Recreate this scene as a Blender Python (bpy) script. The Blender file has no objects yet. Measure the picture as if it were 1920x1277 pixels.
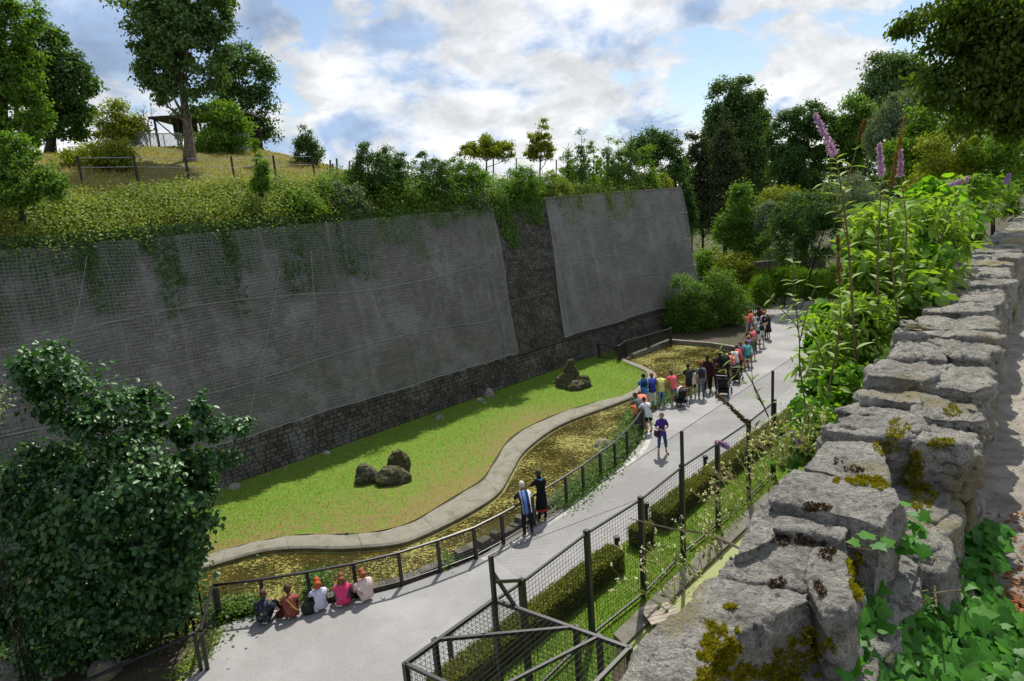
import bpy, bmesh, math, random
import numpy as np
from mathutils import Vector, Matrix, geometry
R_ = random.Random(7)
rng = np.random.default_rng(7)
SC = bpy.context.scene
COL = SC.collection
rad = math.radians

# ------------------------------------------------------------------ camera
FPX, PITCH, ROLL, EYE = 1250.0, rad(12.0), rad(4.27), 10.5
cp, sp = math.cos(PITCH), math.sin(PITCH)
FW = Vector((0, cp, -sp)); R0 = Vector((1, 0, 0)); U0 = Vector((0, sp, cp))
RT = math.cos(ROLL) * R0 - math.sin(ROLL) * U0
UP = math.sin(ROLL) * R0 + math.cos(ROLL) * U0
cam = bpy.data.cameras.new('camera')
cam.sensor_width = 36.0; cam.lens = 36.0 * FPX / 1920.0
cam.clip_start = 0.05; cam.clip_end = 3000
camo = bpy.data.objects.new('camera', cam); COL.objects.link(camo)
m = Matrix(((RT.x, UP.x, -FW.x), (RT.y, UP.y, -FW.y), (RT.z, UP.z, -FW.z))).to_4x4()
m.translation = (0, 0, EYE); camo.matrix_world = m
SC.camera = camo

def ray(x, y):
    return FW + RT * ((x - 960) / FPX) - UP * ((y - 638.5) / FPX)
def at(x, y, z=0.0):
    """ground position (in metres) seen at a place in the photograph"""
    d = ray(x, y); t = (z - EYE) / d.z
    return (d.x * t, d.y * t, z)
def atY(x, y, Y):
    d = ray(x, y); t = Y / d.y
    return Vector((d.x * t, Y, EYE + d.z * t))

# ------------------------------------------------------------------ light
SUNV = Vector((0.185, 0.645, 1.0)).normalized()
sun = bpy.data.lights.new('sun', 'SUN'); sun.energy = 5.0; sun.angle = rad(0.5); sun.color = (1.0, 0.95, 0.86)
suno = bpy.data.objects.new('sun', sun); COL.objects.link(suno)
suno.rotation_euler = SUNV.to_track_quat('Z', 'Y').to_euler()
W = bpy.data.worlds.new('World'); SC.world = W; W.use_nodes = True
nt = W.node_tree; nt.nodes.clear(); N = nt.nodes.new; LK = nt.links.new
def math_(op, a, b=None, c=None):
    n = N('ShaderNodeMath'); n.operation = op
    for i, v in enumerate((a, b, c)):
        if v is None: continue
        if isinstance(v, (int, float)): n.inputs[i].default_value = v
        else: LK(v, n.inputs[i])
    return n.outputs[0]
sky = N('ShaderNodeTexSky'); sky.sky_type = 'NISHITA'; sky.sun_disc = False
sky.sun_elevation = math.asin(SUNV.z); sky.sun_rotation = math.atan2(SUNV.x, SUNV.y)
sky.air_density = 1.0; sky.dust_density = 0.6; sky.ozone_density = 1.5
bg1 = N('ShaderNodeBackground'); bg1.inputs[1].default_value = 0.115
LK(sky.outputs[0], bg1.inputs[0])
tc = N('ShaderNodeTexCoord'); sx = N('ShaderNodeSeparateXYZ'); LK(tc.outputs['Generated'], sx.inputs[0])
zz = math_('ADD', math_('MAXIMUM', sx.outputs[2], -0.05), 0.50)
cx = N('ShaderNodeCombineXYZ'); LK(math_('DIVIDE', sx.outputs[0], zz), cx.inputs[0]); LK(math_('DIVIDE', sx.outputs[1], zz), cx.inputs[1])
def wnoise(scale, detail, rough, off, dist=0.0):
    mp = N('ShaderNodeMapping'); LK(cx.outputs[0], mp.inputs[0]); mp.inputs['Location'].default_value = off
    n = N('ShaderNodeTexNoise'); n.inputs['Scale'].default_value = scale; n.inputs['Detail'].default_value = detail
    n.inputs['Roughness'].default_value = rough; n.inputs['Distortion'].default_value = dist
    LK(mp.outputs[0], n.inputs['Vector']); return n.outputs[0]
def wramp(v, a, b):
    r = N('ShaderNodeMapRange'); r.interpolation_type = 'SMOOTHSTEP'
    r.inputs[1].default_value = a; r.inputs[2].default_value = b; LK(v, r.inputs[0]); return r.outputs[0]
CL = (8.7, 1.1, 0.9)
big = wnoise(1.9, 3, 0.5, CL, 0.2); med = wnoise(4.6, 12, 0.58, (4.4, 9.1, 1.0), 0.35); fine = wnoise(13.0, 8, 0.62, (1.2, 8.4, 2.0), 0.2)
dens = math_('ADD', math_('MULTIPLY', big, 0.55), math_('MULTIPLY', med, 0.45))
hzn = wramp(sx.outputs[2], 0.16, -0.02)
cover = wramp(math_('ADD', dens, math_('MULTIPLY', hzn, 0.10)), 0.458, 0.505)
edge = wramp(math_('ADD', math_('MULTIPLY', wnoise(2.6, 6, 0.55, (7.3, 2.1, 5.0), 0.2), 0.7), math_('MULTIPLY', med, 0.3)), 0.495, 0.585)
crm = N('ShaderNodeMixRGB'); LK(edge, crm.inputs[0]); crm.inputs[1].default_value = (0.97, 0.98, 1.0, 1); crm.inputs[2].default_value = (0.40, 0.54, 0.78, 1)
bright = math_('ADD', math_('MULTIPLY', wramp(fine, 0.3, 0.7), 0.16), math_('ADD', math_('MULTIPLY', wramp(med, 0.38, 0.62), 0.30), 0.60))
crs = N('ShaderNodeMixRGB'); crs.blend_type = 'MULTIPLY'; crs.inputs[0].default_value = 1.0
LK(crm.outputs[0], crs.inputs[1]); LK(bright, crs.inputs[2])
bg2 = N('ShaderNodeBackground'); LK(crs.outputs[0], bg2.inputs[0]); bg2.inputs[1].default_value = 1.0
mxs = N('ShaderNodeMixShader'); LK(math_('MULTIPLY', cover, 0.95), mxs.inputs[0]); LK(bg1.outputs[0], mxs.inputs[1]); LK(bg2.outputs[0], mxs.inputs[2])
wo = N('ShaderNodeOutputWorld'); LK(mxs.outputs[0], wo.inputs[0])
SC.view_settings.view_transform = 'Standard'; SC.view_settings.look = 'None'
SC.view_settings.exposure = 0.16; SC.view_settings.gamma = 1.0; SC.view_settings.use_curve_mapping = False
SC.cycles.max_bounces = 6; SC.cycles.diffuse_bounces = 3; SC.cycles.glossy_bounces = 2
SC.cycles.transmission_bounces = 4; SC.cycles.transparent_max_bounces = 12
SC.cycles.caustics_reflective = False; SC.cycles.caustics_refractive = False

# ------------------------------------------------------------------ materials
class NT:
    def __init__(s, name):
        s.m = bpy.data.materials.new(name); s.m.use_nodes = True; s.t = s.m.node_tree; s.t.nodes.clear()
        s.out = s.n('ShaderNodeOutputMaterial')
    def n(s, k): return s.t.nodes.new(k)
    def l(s, a, b): s.t.links.new(a, b)
    def put(s, inp, v):
        if v is None: return
        if hasattr(v, 'is_output') or isinstance(v, bpy.types.NodeSocket): s.l(v, inp)
        elif isinstance(v, tuple) and len(v) == 3 and inp.type == 'RGBA': inp.default_value = (*v, 1)
        else: inp.default_value = v
    def coord(s, which='Object', scale=None):
        c = s.n('ShaderNodeTexCoord').outputs[which]
        if scale:
            mp = s.n('ShaderNodeMapping'); s.l(c, mp.inputs[0]); mp.inputs['Scale'].default_value = scale; c = mp.outputs[0]
        return c
    def pos(s, scale=None):
        c = s.n('ShaderNodeNewGeometry').outputs['Position']
        if scale:
            mp = s.n('ShaderNodeMapping'); s.l(c, mp.inputs[0]); mp.inputs['Scale'].default_value = scale; c = mp.outputs[0]
        return c
    def noise(s, scale, detail=4, rough=0.55, vec=None, dist=0.0):
        n = s.n('ShaderNodeTexNoise'); n.inputs['Scale'].default_value = scale; n.inputs['Detail'].default_value = detail
        n.inputs['Roughness'].default_value = rough; n.inputs['Distortion'].default_value = dist
        if vec is not None: s.l(vec, n.inputs['Vector'])
        return n.outputs[0]
    def vor(s, scale, vec=None, feat='F1', out='Distance'):
        n = s.n('ShaderNodeTexVoronoi'); n.feature = feat; n.inputs['Scale'].default_value = scale
        if vec is not None: s.l(vec, n.inputs['Vector'])
        return n.outputs[out]
    def ramp(s, v, a, b, c=0.0, d=1.0):
        r = s.n('ShaderNodeMapRange'); r.interpolation_type = 'SMOOTHSTEP'
        for i, x in enumerate((a, b, c, d)): r.inputs[i + 1].default_value = x
        s.l(v, r.inputs[0]); return r.outputs[0]
    def mix(s, f, a, b, mode='MIX'):
        n = s.n('ShaderNodeMixRGB'); n.blend_type = mode
        s.put(n.inputs[0], f); s.put(n.inputs[1], a); s.put(n.inputs[2], b); return n.outputs[0]
    def mt(s, op, a, b=0.0):
        n = s.n('ShaderNodeMath'); n.operation = op; s.put(n.inputs[0], a); s.put(n.inputs[1], b); return n.outputs[0]
    def attr(s, name, out='Fac'):
        n = s.n('ShaderNodeAttribute'); n.attribute_name = name; return n.outputs[out]
    def bump(s, h, strength, dist=0.02):
        n = s.n('ShaderNodeBump'); n.inputs['Strength'].default_value = strength; n.inputs['Distance'].default_value = dist
        s.l(h, n.inputs['Height']); return n.outputs[0]
    def bsdf(s, col, rough=0.8, normal=None, metal=0.0, spec=0.3):
        b = s.n('ShaderNodeBsdfPrincipled'); s.put(b.inputs['Base Color'], col); s.put(b.inputs['Roughness'], rough)
        b.inputs['Metallic'].default_value = metal; b.inputs['Specular IOR Level'].default_value = spec
        if normal is not None: s.l(normal, b.inputs['Normal'])
        return b.outputs[0]
    def done(s, sh): s.l(sh, s.out.inputs[0]); return s.m

def simple(name, col, rough=0.7, var=0.25, scale=6.0, metal=0.0, spec=0.3, bump=0.0):
    k = NT(name); f = k.noise(scale, 5, 0.6, k.pos())
    c = k.mix(k.ramp(f, 0.3, 0.7), tuple(x * (1 - var) for x in col), tuple(min(1, x * (1 + var)) for x in col))
    nb = k.bump(k.noise(scale * 6, 3, 0.6, k.pos()), bump, 0.01) if bump else None
    return k.done(k.bsdf(c, rough, nb, metal, spec))

def leafmat(name, c1, c2, trans=0.35, gloss=0.10, c3=None, rough=0.5):
    gloss *= 0.5
    br = 1.3 if name in ('dark_leaves', 'green_leaves', 'poplar_leaves', 'bank_leaves', 'hazel_leaves', 'dark_maple_leaves', 'silvery_leaves', 'conifer_needles') else 1.0
    c1 = tuple(x * br for x in c1); c2 = tuple(x * br for x in c2)
    """c1..c2: per-leaf variation of the leaf's own colour"""
    k = NT(name); a = k.attr('rnd')
    c = k.mix(a, c1, c2)
    c = k.mix(k.ramp(k.attr('vein'), 0.88, 1.0, 0, 0.45), c, tuple(min(1, x * 1.5 + .03) for x in c2))
    if c3: c = k.mix(k.ramp(a, 0.9, 0.97), c, c3)
    c = k.mix(k.ramp(k.noise(0.8, 2, 0.5, k.pos()), 0.3, 0.7, 0.0, 0.45), c, tuple(0.5 * (x + y) * z for x, y, z in zip(c1, c2, (1.5, 1.25, 0.8))))
    d = k.n('ShaderNodeBsdfDiffuse'); k.put(d.inputs[0], c)
    t = k.n('ShaderNodeBsdfTranslucent'); k.put(t.inputs[0], k.mix(1.0, c, (1.7, 1.75, 0.6), 'MULTIPLY'))
    mx = k.n('ShaderNodeMixShader'); mx.inputs[0].default_value = trans; k.l(d.outputs[0], mx.inputs[1]); k.l(t.outputs[0], mx.inputs[2])
    g = k.n('ShaderNodeBsdfGlossy'); g.inputs['Roughness'].default_value = rough; g.inputs[0].default_value = (0.55, 0.6, 0.55, 1)
    m2 = k.n('ShaderNodeMixShader'); m2.inputs[0].default_value = gloss; k.l(mx.outputs[0], m2.inputs[1]); k.l(g.outputs[0], m2.inputs[2])
    return k.done(m2.outputs[0])

MT = {}
def mk_gravel():
    k = NT('gravel'); p = k.pos()
    n1 = k.noise(34, 5, 0.8, p); n2 = k.noise(0.35, 5, 0.6, p); v = k.vor(28, p); n3 = k.noise(1.9, 5, 0.65, p)
    c = k.mix(k.ramp(n1, 0.3, 0.7), (0.13, 0.128, 0.127), (0.42, 0.41, 0.395))
    c = k.mix(k.ramp(v, 0.02, 0.6, 0, .8), c, (0.25, 0.247, 0.243))
    c = k.mix(k.ramp(n2, 0.40, 0.65, 0, 0.5), c, (0.38, 0.38, 0.375))
    c = k.mix(k.ramp(n3, 0.52, 0.68, 0, 0.28), c, (0.20, 0.198, 0.19)); c = k.mix(k.ramp(k.noise(8, 4, 0.7, p), 0.64, 0.70, 0, 0.4), c, (0.17, 0.16, 0.14))
    return k.done(k.bsdf(c, 0.9, k.bump(k.mt('ADD', n1, v), 0.5, 0.01)))
MT['gravel'] = mk_gravel()
def mk_lawn(name, dry):
    k = NT(name); p = k.pos()
    n1 = k.noise(0.45, 6, 0.65, p); n2 = k.noise(26, 4, 0.7, p); n3 = k.noise(3.0, 5, 0.65, p)
    g = k.mix(k.ramp(n2, 0.3, 0.7), (0.072, 0.148, 0.014), (0.165, 0.295, 0.036))
    g = k.mix(k.ramp(n3, 0.40, 0.7, 0, 0.6), g, (0.17, 0.19, 0.04))
    if dry:
        a = k.attr('dry')
        f = k.mt('MULTIPLY', k.ramp(k.mt('ADD', k.mt('MULTIPLY', n3, 0.7), k.mt('MULTIPLY', n1, 0.5)), 0.40, 0.66), a)
        g = k.mix(k.mt('MULTIPLY', f, 0.95), g, k.mix(k.ramp(n2, 0.35, 0.65), (0.14, 0.115, 0.035), (0.27, 0.22, 0.085)))
    return k.done(k.bsdf(g, 0.95, k.bump(k.mt('ADD', n2, n3), 0.8, 0.04), 0, 0.1))
MT['lawn'] = mk_lawn('lawn_turf', True); MT['lawn2'] = mk_lawn('enclosure_turf', False)
def mk_soil():
    k = NT('soil'); p = k.pos(); n1 = k.noise(1.2, 6, 0.65, p); n2 = k.noise(20, 4, 0.7, p)
    c = k.mix(n2, (0.05, 0.04, 0.03), (0.11, 0.085, 0.06)); c = k.mix(k.ramp(n1, 0.45, 0.65), c, (0.05, 0.075, 0.02))
    return k.done(k.bsdf(c, 0.95, k.bump(n2, 0.7, 0.05)))
MT['soil'] = mk_soil(); MT['edging'] = simple('pale_concrete_edging', (0.42, 0.41, 0.39), 0.9, 0.25, 5, 0, 0.2, 0.4)
def mk_water():
    k = NT('pond_water'); p = k.pos((1.0, 1.55, 1.0))
    n1 = k.noise(8.0, 7, 0.72, p, 0.9); n2 = k.noise(0.42, 4, 0.55, k.pos()); n3 = k.noise(30, 3, 0.6, p)
    f = k.ramp(k.mt('ADD', n1, k.mt('MULTIPLY', k.mt('SUBTRACT', n2, 0.5), 0.48)), 0.545, 0.572)
    alg = k.mix(n3, (0.20, 0.185, 0.035), (0.37, 0.345, 0.10))
    wat = k.mix(k.ramp(k.noise(1.1, 3, 0.5, k.pos()), 0.3, 0.7), (0.030, 0.025, 0.006), (0.060, 0.048, 0.010))
    s1 = k.bsdf(wat, 0.07, k.bump(k.noise(8, 2, 0.5, p), 0.08, 0.02), 0, 0.5)
    s2 = k.bsdf(alg, 0.8, k.bump(n3, 0.6, 0.02), 0, 0.2)
    mx = k.n('ShaderNodeMixShader'); k.l(f, mx.inputs[0]); k.l(s1, mx.inputs[1]); k.l(s2, mx.inputs[2])
    return k.done(mx.outputs[0])
MT['water'] = mk_water()
def mk_weedwater():
    k = NT('duckweed_water'); p = k.pos(); n = k.noise(14, 4, 0.7, p); b = k.noise(0.8, 4, 0.6, p)
    c = k.mix(n, (0.20, 0.235, 0.06), (0.31, 0.34, 0.13)); c = k.mix(k.ramp(b, 0.55, 0.75), c, (0.12, 0.14, 0.04))
    return k.done(k.bsdf(c, 0.6))
MT['weed'] = mk_weedwater()
def mk_kerb():
    k = NT('pond_kerb_concrete'); p = k.pos(); n = k.noise(3, 6, 0.7, p); n2 = k.noise(40, 4, 0.7, p)
    c = k.mix(n, (0.13, 0.12, 0.09), (0.36, 0.34, 0.28)); c = k.mix(k.ramp(n2, 0.4, 0.7, 0, 0.6), c, (0.17, 0.16, 0.13)); c = k.mix(k.ramp(k.noise(1.3, 5, 0.7, p), 0.5, 0.65, 0, 0.6), c, (0.12, 0.12, 0.07))
    return k.done(k.bsdf(c, 0.9, k.bump(k.mt('ADD', n, n2), 0.7, 0.03)))
MT['kerb'] = mk_kerb()
MT['kerbface'] = simple('algae_stained_concrete', (0.19, 0.175, 0.06), 0.8, 0.3, 3)
def mk_wall():
    k = NT('old_wall_masonry')
    uv = k.n('ShaderNodeUVMap').outputs[0]
    n0 = k.noise(1.6, 4, 0.6, uv)
    off = k.mix(0.03, uv, k.n('ShaderNodeTexNoise').outputs[1])
    b = k.n('ShaderNodeTexBrick'); k.l(off, b.inputs[0]); b.inputs['Scale'].default_value = 1.0
    b.inputs['Brick Width'].default_value = 0.30; b.inputs['Row Height'].default_value = 0.15; b.inputs['Mortar Size'].default_value = 0.012
    b.inputs['Mortar Smooth'].default_value = 0.4; b.inputs['Color1'].default_value = (0.125, 0.112, 0.092, 1); b.inputs['Color2'].default_value = (0.24, 0.215, 0.18, 1)
    b.inputs['Mortar'].default_value = (0.08, 0.078, 0.07, 1)
    n1 = k.noise(0.35, 7, 0.68, uv); n2 = k.noise(7, 6, 0.7, uv)
    c = k.mix(k.ramp(n1, 0.50, 0.62, 0, 0.8), b.outputs[0], (0.36, 0.345, 0.33))
    c = k.mix(k.ramp(n1, 0.30, 0.46, 0.7, 0), c, (0.06, 0.075, 0.045))
    c = k.mix(k.ramp(n2, 0.3, 0.7, 0, 0.6), c, (0.10, 0.098, 0.09))
    return k.done(k.bsdf(c, 0.92, k.bump(k.mt('ADD', k.mt('MULTIPLY', b.outputs[1], -1.0), k.mt('MULTIPLY', n2, 0.6)), 0.9, 0.05)))
MT['wall'] = mk_wall()
def mk_brickstone():
    k = NT('rubble_wall_stone'); p = k.pos(); a = k.attr('rnd'); o = k.n('ShaderNodeObjectInfo').outputs['Random']
    n1 = k.noise(0.45, 6, 0.65, p); n2 = k.noise(16, 5, 0.7, p)
    v = k.mt('FRACT', k.mt('ADD', a, o))
    c = k.mix(v, (0.060, 0.055, 0.045), (0.155, 0.142, 0.118)); c = k.mix(k.ramp(v, 0.85, 0.93, 0, 0.5), c, (0.14, 0.10, 0.06))
    c = k.mix(k.ramp(n1, 0.53, 0.66, 0, 0.7), c, (0.25, 0.24, 0.215)); c = k.mix(k.ramp(n1, 0.34, 0.47, 0.85, 0), c, (0.045, 0.048, 0.026))
    c = k.mix(k.ramp(n2, 0.4, 0.75, 0, 0.55), c, (0.06, 0.058, 0.05))
    return k.done(k.bsdf(c, 0.9, k.bump(n2, 0.8, 0.03)))
MT['brick'] = mk_brickstone()
def mk_rock(name, green=0.0):
    k = NT(name); p = k.pos(); o = k.n('ShaderNodeObjectInfo').outputs['Random']
    n1 = k.noise(5.5, 8, 0.68, p, 0.4); n2 = k.noise(34, 6, 0.75, p); n3 = k.noise(1.7, 4, 0.6, p); n4 = k.noise(120, 4, 0.7, p)
    c = k.mix(k.ramp(n1, 0.3, 0.72), (0.25, 0.235, 0.20), (0.68, 0.65, 0.56))
    c = k.mix(k.ramp(n2, 0.50, 0.62, 0, 0.75), c, (0.64, 0.61, 0.54))
    c = k.mix(k.ramp(n2, 0.33, 0.45, 0.9, 0), c, (0.045, 0.043, 0.04)); c = k.mix(k.ramp(k.noise(11, 5, 0.7, p, 0.8), 0.56, 0.64, 0, 0.7), c, (0.09, 0.085, 0.078))
    c = k.mix(k.ramp(n4, 0.35, 0.6, 0.6, 0), c, (0.11, 0.108, 0.10))
    c = k.mix(k.ramp(k.mt('ADD', n3, k.mt('MULTIPLY', n2, 0.25)), 0.66, 0.74, 0, 0.65), c, (0.33, 0.27, 0.10))
    sp_ = k.vor(19, p); spn = k.noise(4.6, 3, 0.5, p)
    c = k.mix(k.mt('MULTIPLY', k.ramp(k.mt('ADD', sp_, k.mt('MULTIPLY', n2, .35)), 0.33, 0.42, .85, 0), k.ramp(spn, 0.55, 0.60)), c, (0.045, 0.045, 0.04))
    c = k.mix(k.mt('MULTIPLY', o, 0.25), c, (0.22, 0.215, 0.205))
    if green: c = k.mix(k.ramp(k.noise(3.1, 6, 0.7, p), 0.42, 0.62, 0, green), c, (0.08, 0.11, 0.018))
    h = k.mt('ADD', k.mt('MULTIPLY', n1, 1.6), k.mt('ADD', n2, k.mt('MULTIPLY', n4, 0.35)))
    return k.done(k.bsdf(c, 0.88, k.bump(h, 1.0, 0.05), 0, 0.25))
MT['rock'] = mk_rock('lichen_limestone'); MT['rockgreen'] = mk_rock('mossy_limestone', 0.9)
def mk_tufa():
    k = NT('mossy_tufa_rock'); p = k.pos(); n = k.noise(7, 7, 0.75, p, 0.6); n2 = k.noise(2.2, 5, 0.6, p)
    c = k.mix(k.ramp(n, 0.35, 0.65), (0.035, 0.032, 0.022), (0.20, 0.185, 0.13)); c = k.mix(k.ramp(n2, 0.42, 0.6, 0, 0.75), c, (0.075, 0.085, 0.02))
    return k.done(k.bsdf(c, 0.95, k.bump(n, 1.0, 0.12), 0, 0.1))
MT['tufa'] = mk_tufa()
MT['dirt'] = (lambda k: (lambda p: k.done(k.bsdf(k.mix(k.ramp(k.noise(6, 7, 0.7, p), 0.3, 0.7), (0.30, 0.265, 0.215), (0.56, 0.51, 0.43)), 0.95, k.bump(k.mt('ADD', k.noise(60, 5, 0.8, p), k.noise(9, 5, 0.7, p)), 1.0, 0.03))))(k.pos()))(NT('stony_dirt'))
MT['retain'] = MT['brick']; MT['mortar'] = simple('crumbly_lime_mortar', (0.17, 0.155, 0.13), 0.95, 0.4, 9, 0, 0.1, 1.0)
MT['iron'] = simple('black_painted_steel', (0.018, 0.018, 0.02), 0.42, 0.3, 9, 0.0, 0.5, 0.2)
MT['wire'] = simple('dark_wire', (0.022, 0.022, 0.024), 0.5, 0.2, 9, 0.3)
MT['galv'] = simple('galvanised_steel', (0.33, 0.34, 0.35), 0.45, 0.2, 9, 0.6)
MT['wood'] = simple('weathered_board', (0.36, 0.31, 0.25), 0.8, 0.25, 5, 0, 0.2, 0.5)
MT['darkwood'] = simple('dark_timber', (0.045, 0.038, 0.033), 0.8, 0.3, 5)
MT['white'] = simple('white_paint', (0.7, 0.7, 0.7), 0.6, 0.08)
MT['bark'] = simple('bark', (0.13, 0.105, 0.08), 0.9, 0.4, 7, 0, 0.1, 0.9)
MT['barkdark'] = simple('dark_bark', (0.05, 0.042, 0.033), 0.9, 0.4, 7, 0, 0.1, 0.9)
MT['stem'] = simple('green_brown_stem', (0.13, 0.10, 0.045), 0.7, 0.4, 12)
MT['drystem'] = simple('straw_stem', (0.36, 0.31, 0.12), 0.7, 0.3, 12)
MT['seed'] = simple('brown_seed_head', (0.14, 0.085, 0.04), 0.9, 0.4, 60, 0, 0.1, 0.8)
MT['lf_dark'] = leafmat('dark_leaves', (0.018, 0.052, 0.014), (0.062, 0.120, 0.022), 0.36, 0.07)
MT['lf_mid'] = leafmat('green_leaves', (0.034, 0.090, 0.013), (0.110, 0.195, 0.026), 0.40, 0.06)
MT['lf_poplar'] = leafmat('poplar_leaves', (0.032, 0.078, 0.022), (0.095, 0.155, 0.048), 0.28, 0.08)
MT['lf_bright'] = leafmat('bright_leaves', (0.060, 0.145, 0.014), (0.150, 0.260, 0.028), 0.42, 0.05)
MT['lf_yellow'] = leafmat('yellow_green_leaves', (0.10, 0.155, 0.014), (0.24, 0.27, 0.03), 0.4, 0.05)
MT['lf_blue'] = leafmat('silvery_leaves', (0.060, 0.095, 0.050), (0.15, 0.19, 0.13), 0.25, 0.08)
MT['lf_conifer'] = leafmat('conifer_needles', (0.020, 0.036, 0.014), (0.060, 0.068, 0.030), 0.15, 0.04)
MT['lf_hazel'] = leafmat('hazel_leaves', (0.016, 0.058, 0.018), (0.038, 0.105, 0.024), 0.24, 0.13, (0.11, 0.21, 0.022), 0.42)
MT['lf_ivy'] = leafmat('ivy_leaves', (0.012, 0.078, 0.006), (0.055, 0.215, 0.010), 0.32, 0.07, (0.20, 0.32, 0.03))
MT['lf_vine'] = leafmat('bright_vine_leaves', (0.065, 0.19, 0.012), (0.15, 0.33, 0.02), 0.45, 0.09, (0.30, 0.38, 0.04))
MT['lf_bud'] = leafmat('buddleia_leaves', (0.11, 0.20, 0.045), (0.22, 0.31, 0.09), 0.35, 0.08)
MT['lf_bank'] = leafmat('bank_leaves', (0.045, 0.10, 0.016), (0.22, 0.27, 0.060), 0.3, 0.05)
MT['lf_maple'] = leafmat('dark_maple_leaves', (0.020, 0.045, 0.006), (0.060, 0.095, 0.010), 0.38, 0.04)  # deep green leaf colour of the overhanging maple, same over the whole crown
MT['grass'] = leafmat('grass_blades', (0.07, 0.14, 0.014), (0.17, 0.25, 0.04), 0.35, 0.03)
MT['drygrass'] = leafmat('dry_grass', (0.16, 0.16, 0.04), (0.42, 0.36, 0.13), 0.35, 0.03)
MT['moss'] = leafmat('moss_tufts', (0.10, 0.10, 0.008), (0.27, 0.25, 0.02), 0.25, 0.0)
MT['brownmoss'] = leafmat('dry_brown_moss', (0.03, 0.018, 0.012), (0.09, 0.055, 0.035), 0.1, 0.0)
MT['litter'] = leafmat('fallen_leaves', (0.10, 0.04, 0.02), (0.32, 0.15, 0.07), 0.15, 0.05)
MT['petal'] = leafmat('lilac_petals', (0.26, 0.16, 0.52), (0.50, 0.36, 0.76), 0.3, 0.0)
MT['whiteflower'] = leafmat('white_flowers', (0.5, 0.5, 0.38), (0.8, 0.8, 0.7), 0.3, 0.0)
def mk_net():
    k = NT('grey_netting'); uv = k.n('ShaderNodeUVMap').outputs[0]; s = k.n('ShaderNodeSeparateXYZ'); k.l(uv, s.inputs[0])
    def line(c, n, w):
        f = k.mt('FRACT', k.mt('MULTIPLY', c, n)); return k.mt('LESS_THAN', f, w)
    g = k.mt('MAXIMUM', k.mt('MULTIPLY', line(s.outputs[0], 8.0, 0.13), 0.75), k.mt('MULTIPLY', line(s.outputs[1], 8.0, 0.16), 0.95))
    fold = k.noise(1.0, 5, 0.6, k.coord('UV', (3.4, 0.10, 1)))
    base = k.mt('ADD', k.ramp(fold, 0.46, 0.74, 0.02, 0.24), k.ramp(k.noise(0.5, 4, 0.6, uv), 0.4, 0.7, 0, 0.14))
    al = k.mt('MAXIMUM', k.mt('MULTIPLY', g, 0.40), base)
    al = k.mt('ADD', al, k.mt('MULTIPLY', k.attr('thick'), 0.20))
    d = k.n('ShaderNodeBsdfDiffuse'); k.put(d.inputs[0], k.mix(k.noise(0.5, 4, 0.6, uv), (0.32, 0.308, 0.285), (0.48, 0.465, 0.435)))
    t = k.n('ShaderNodeBsdfTransparent'); mx = k.n('ShaderNodeMixShader'); k.l(al, mx.inputs[0]); k.l(t.outputs[0], mx.inputs[1]); k.l(d.outputs[0], mx.inputs[2])
    return k.done(mx.outputs[0])
MT['net'] = mk_net()
def mk_finenet():
    k = NT('fine_bird_netting'); uv = k.n('ShaderNodeUVMap').outputs[0]; s = k.n('ShaderNodeSeparateXYZ'); k.l(uv, s.inputs[0])
    a = k.mt('FRACT', k.mt('MULTIPLY', k.mt('ADD', s.outputs[0], s.outputs[1]), 14.0)); b = k.mt('FRACT', k.mt('MULTIPLY', k.mt('SUBTRACT', s.outputs[0], s.outputs[1]), 14.0))
    g = k.mt('MAXIMUM', k.mt('LESS_THAN', a, 0.09), k.mt('LESS_THAN', b, 0.09))
    d = k.n('ShaderNodeBsdfDiffuse'); d.inputs[0].default_value = (0.05, 0.05, 0.05, 1)
    t = k.n('ShaderNodeBsdfTransparent'); mx = k.n('ShaderNodeMixShader'); k.l(k.mt('MULTIPLY', g, 0.8), mx.inputs[0]); k.l(t.outputs[0], mx.inputs[1]); k.l(d.outputs[0], mx.inputs[2])
    return k.done(mx.outputs[0])
MT['finenet'] = mk_finenet()
_cm = {}
def cloth(c, rough=0.85):
    g_ = sum(c) / 3; c = tuple(x * .86 + g_ * .14 for x in c); key = tuple(c)
    if key not in _cm: _cm[key] = simple('cloth', c, rough, 0.12, 14, 0, 0.15, 0.3)
    return _cm[key]
def skinm(c=(0.50, 0.27, 0.18)):
    if ('s', c) not in _cm: _cm[('s', c)] = simple('skin', c, 0.55, 0.08, 9, 0, 0.35)
    return _cm[('s', c)]
def hairm(c):
    if ('h', c) not in _cm: _cm[('h', c)] = simple('hair', c, 0.5, 0.45, 70, 0, 0.35, 0.6)
    return _cm[('h', c)]

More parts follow.
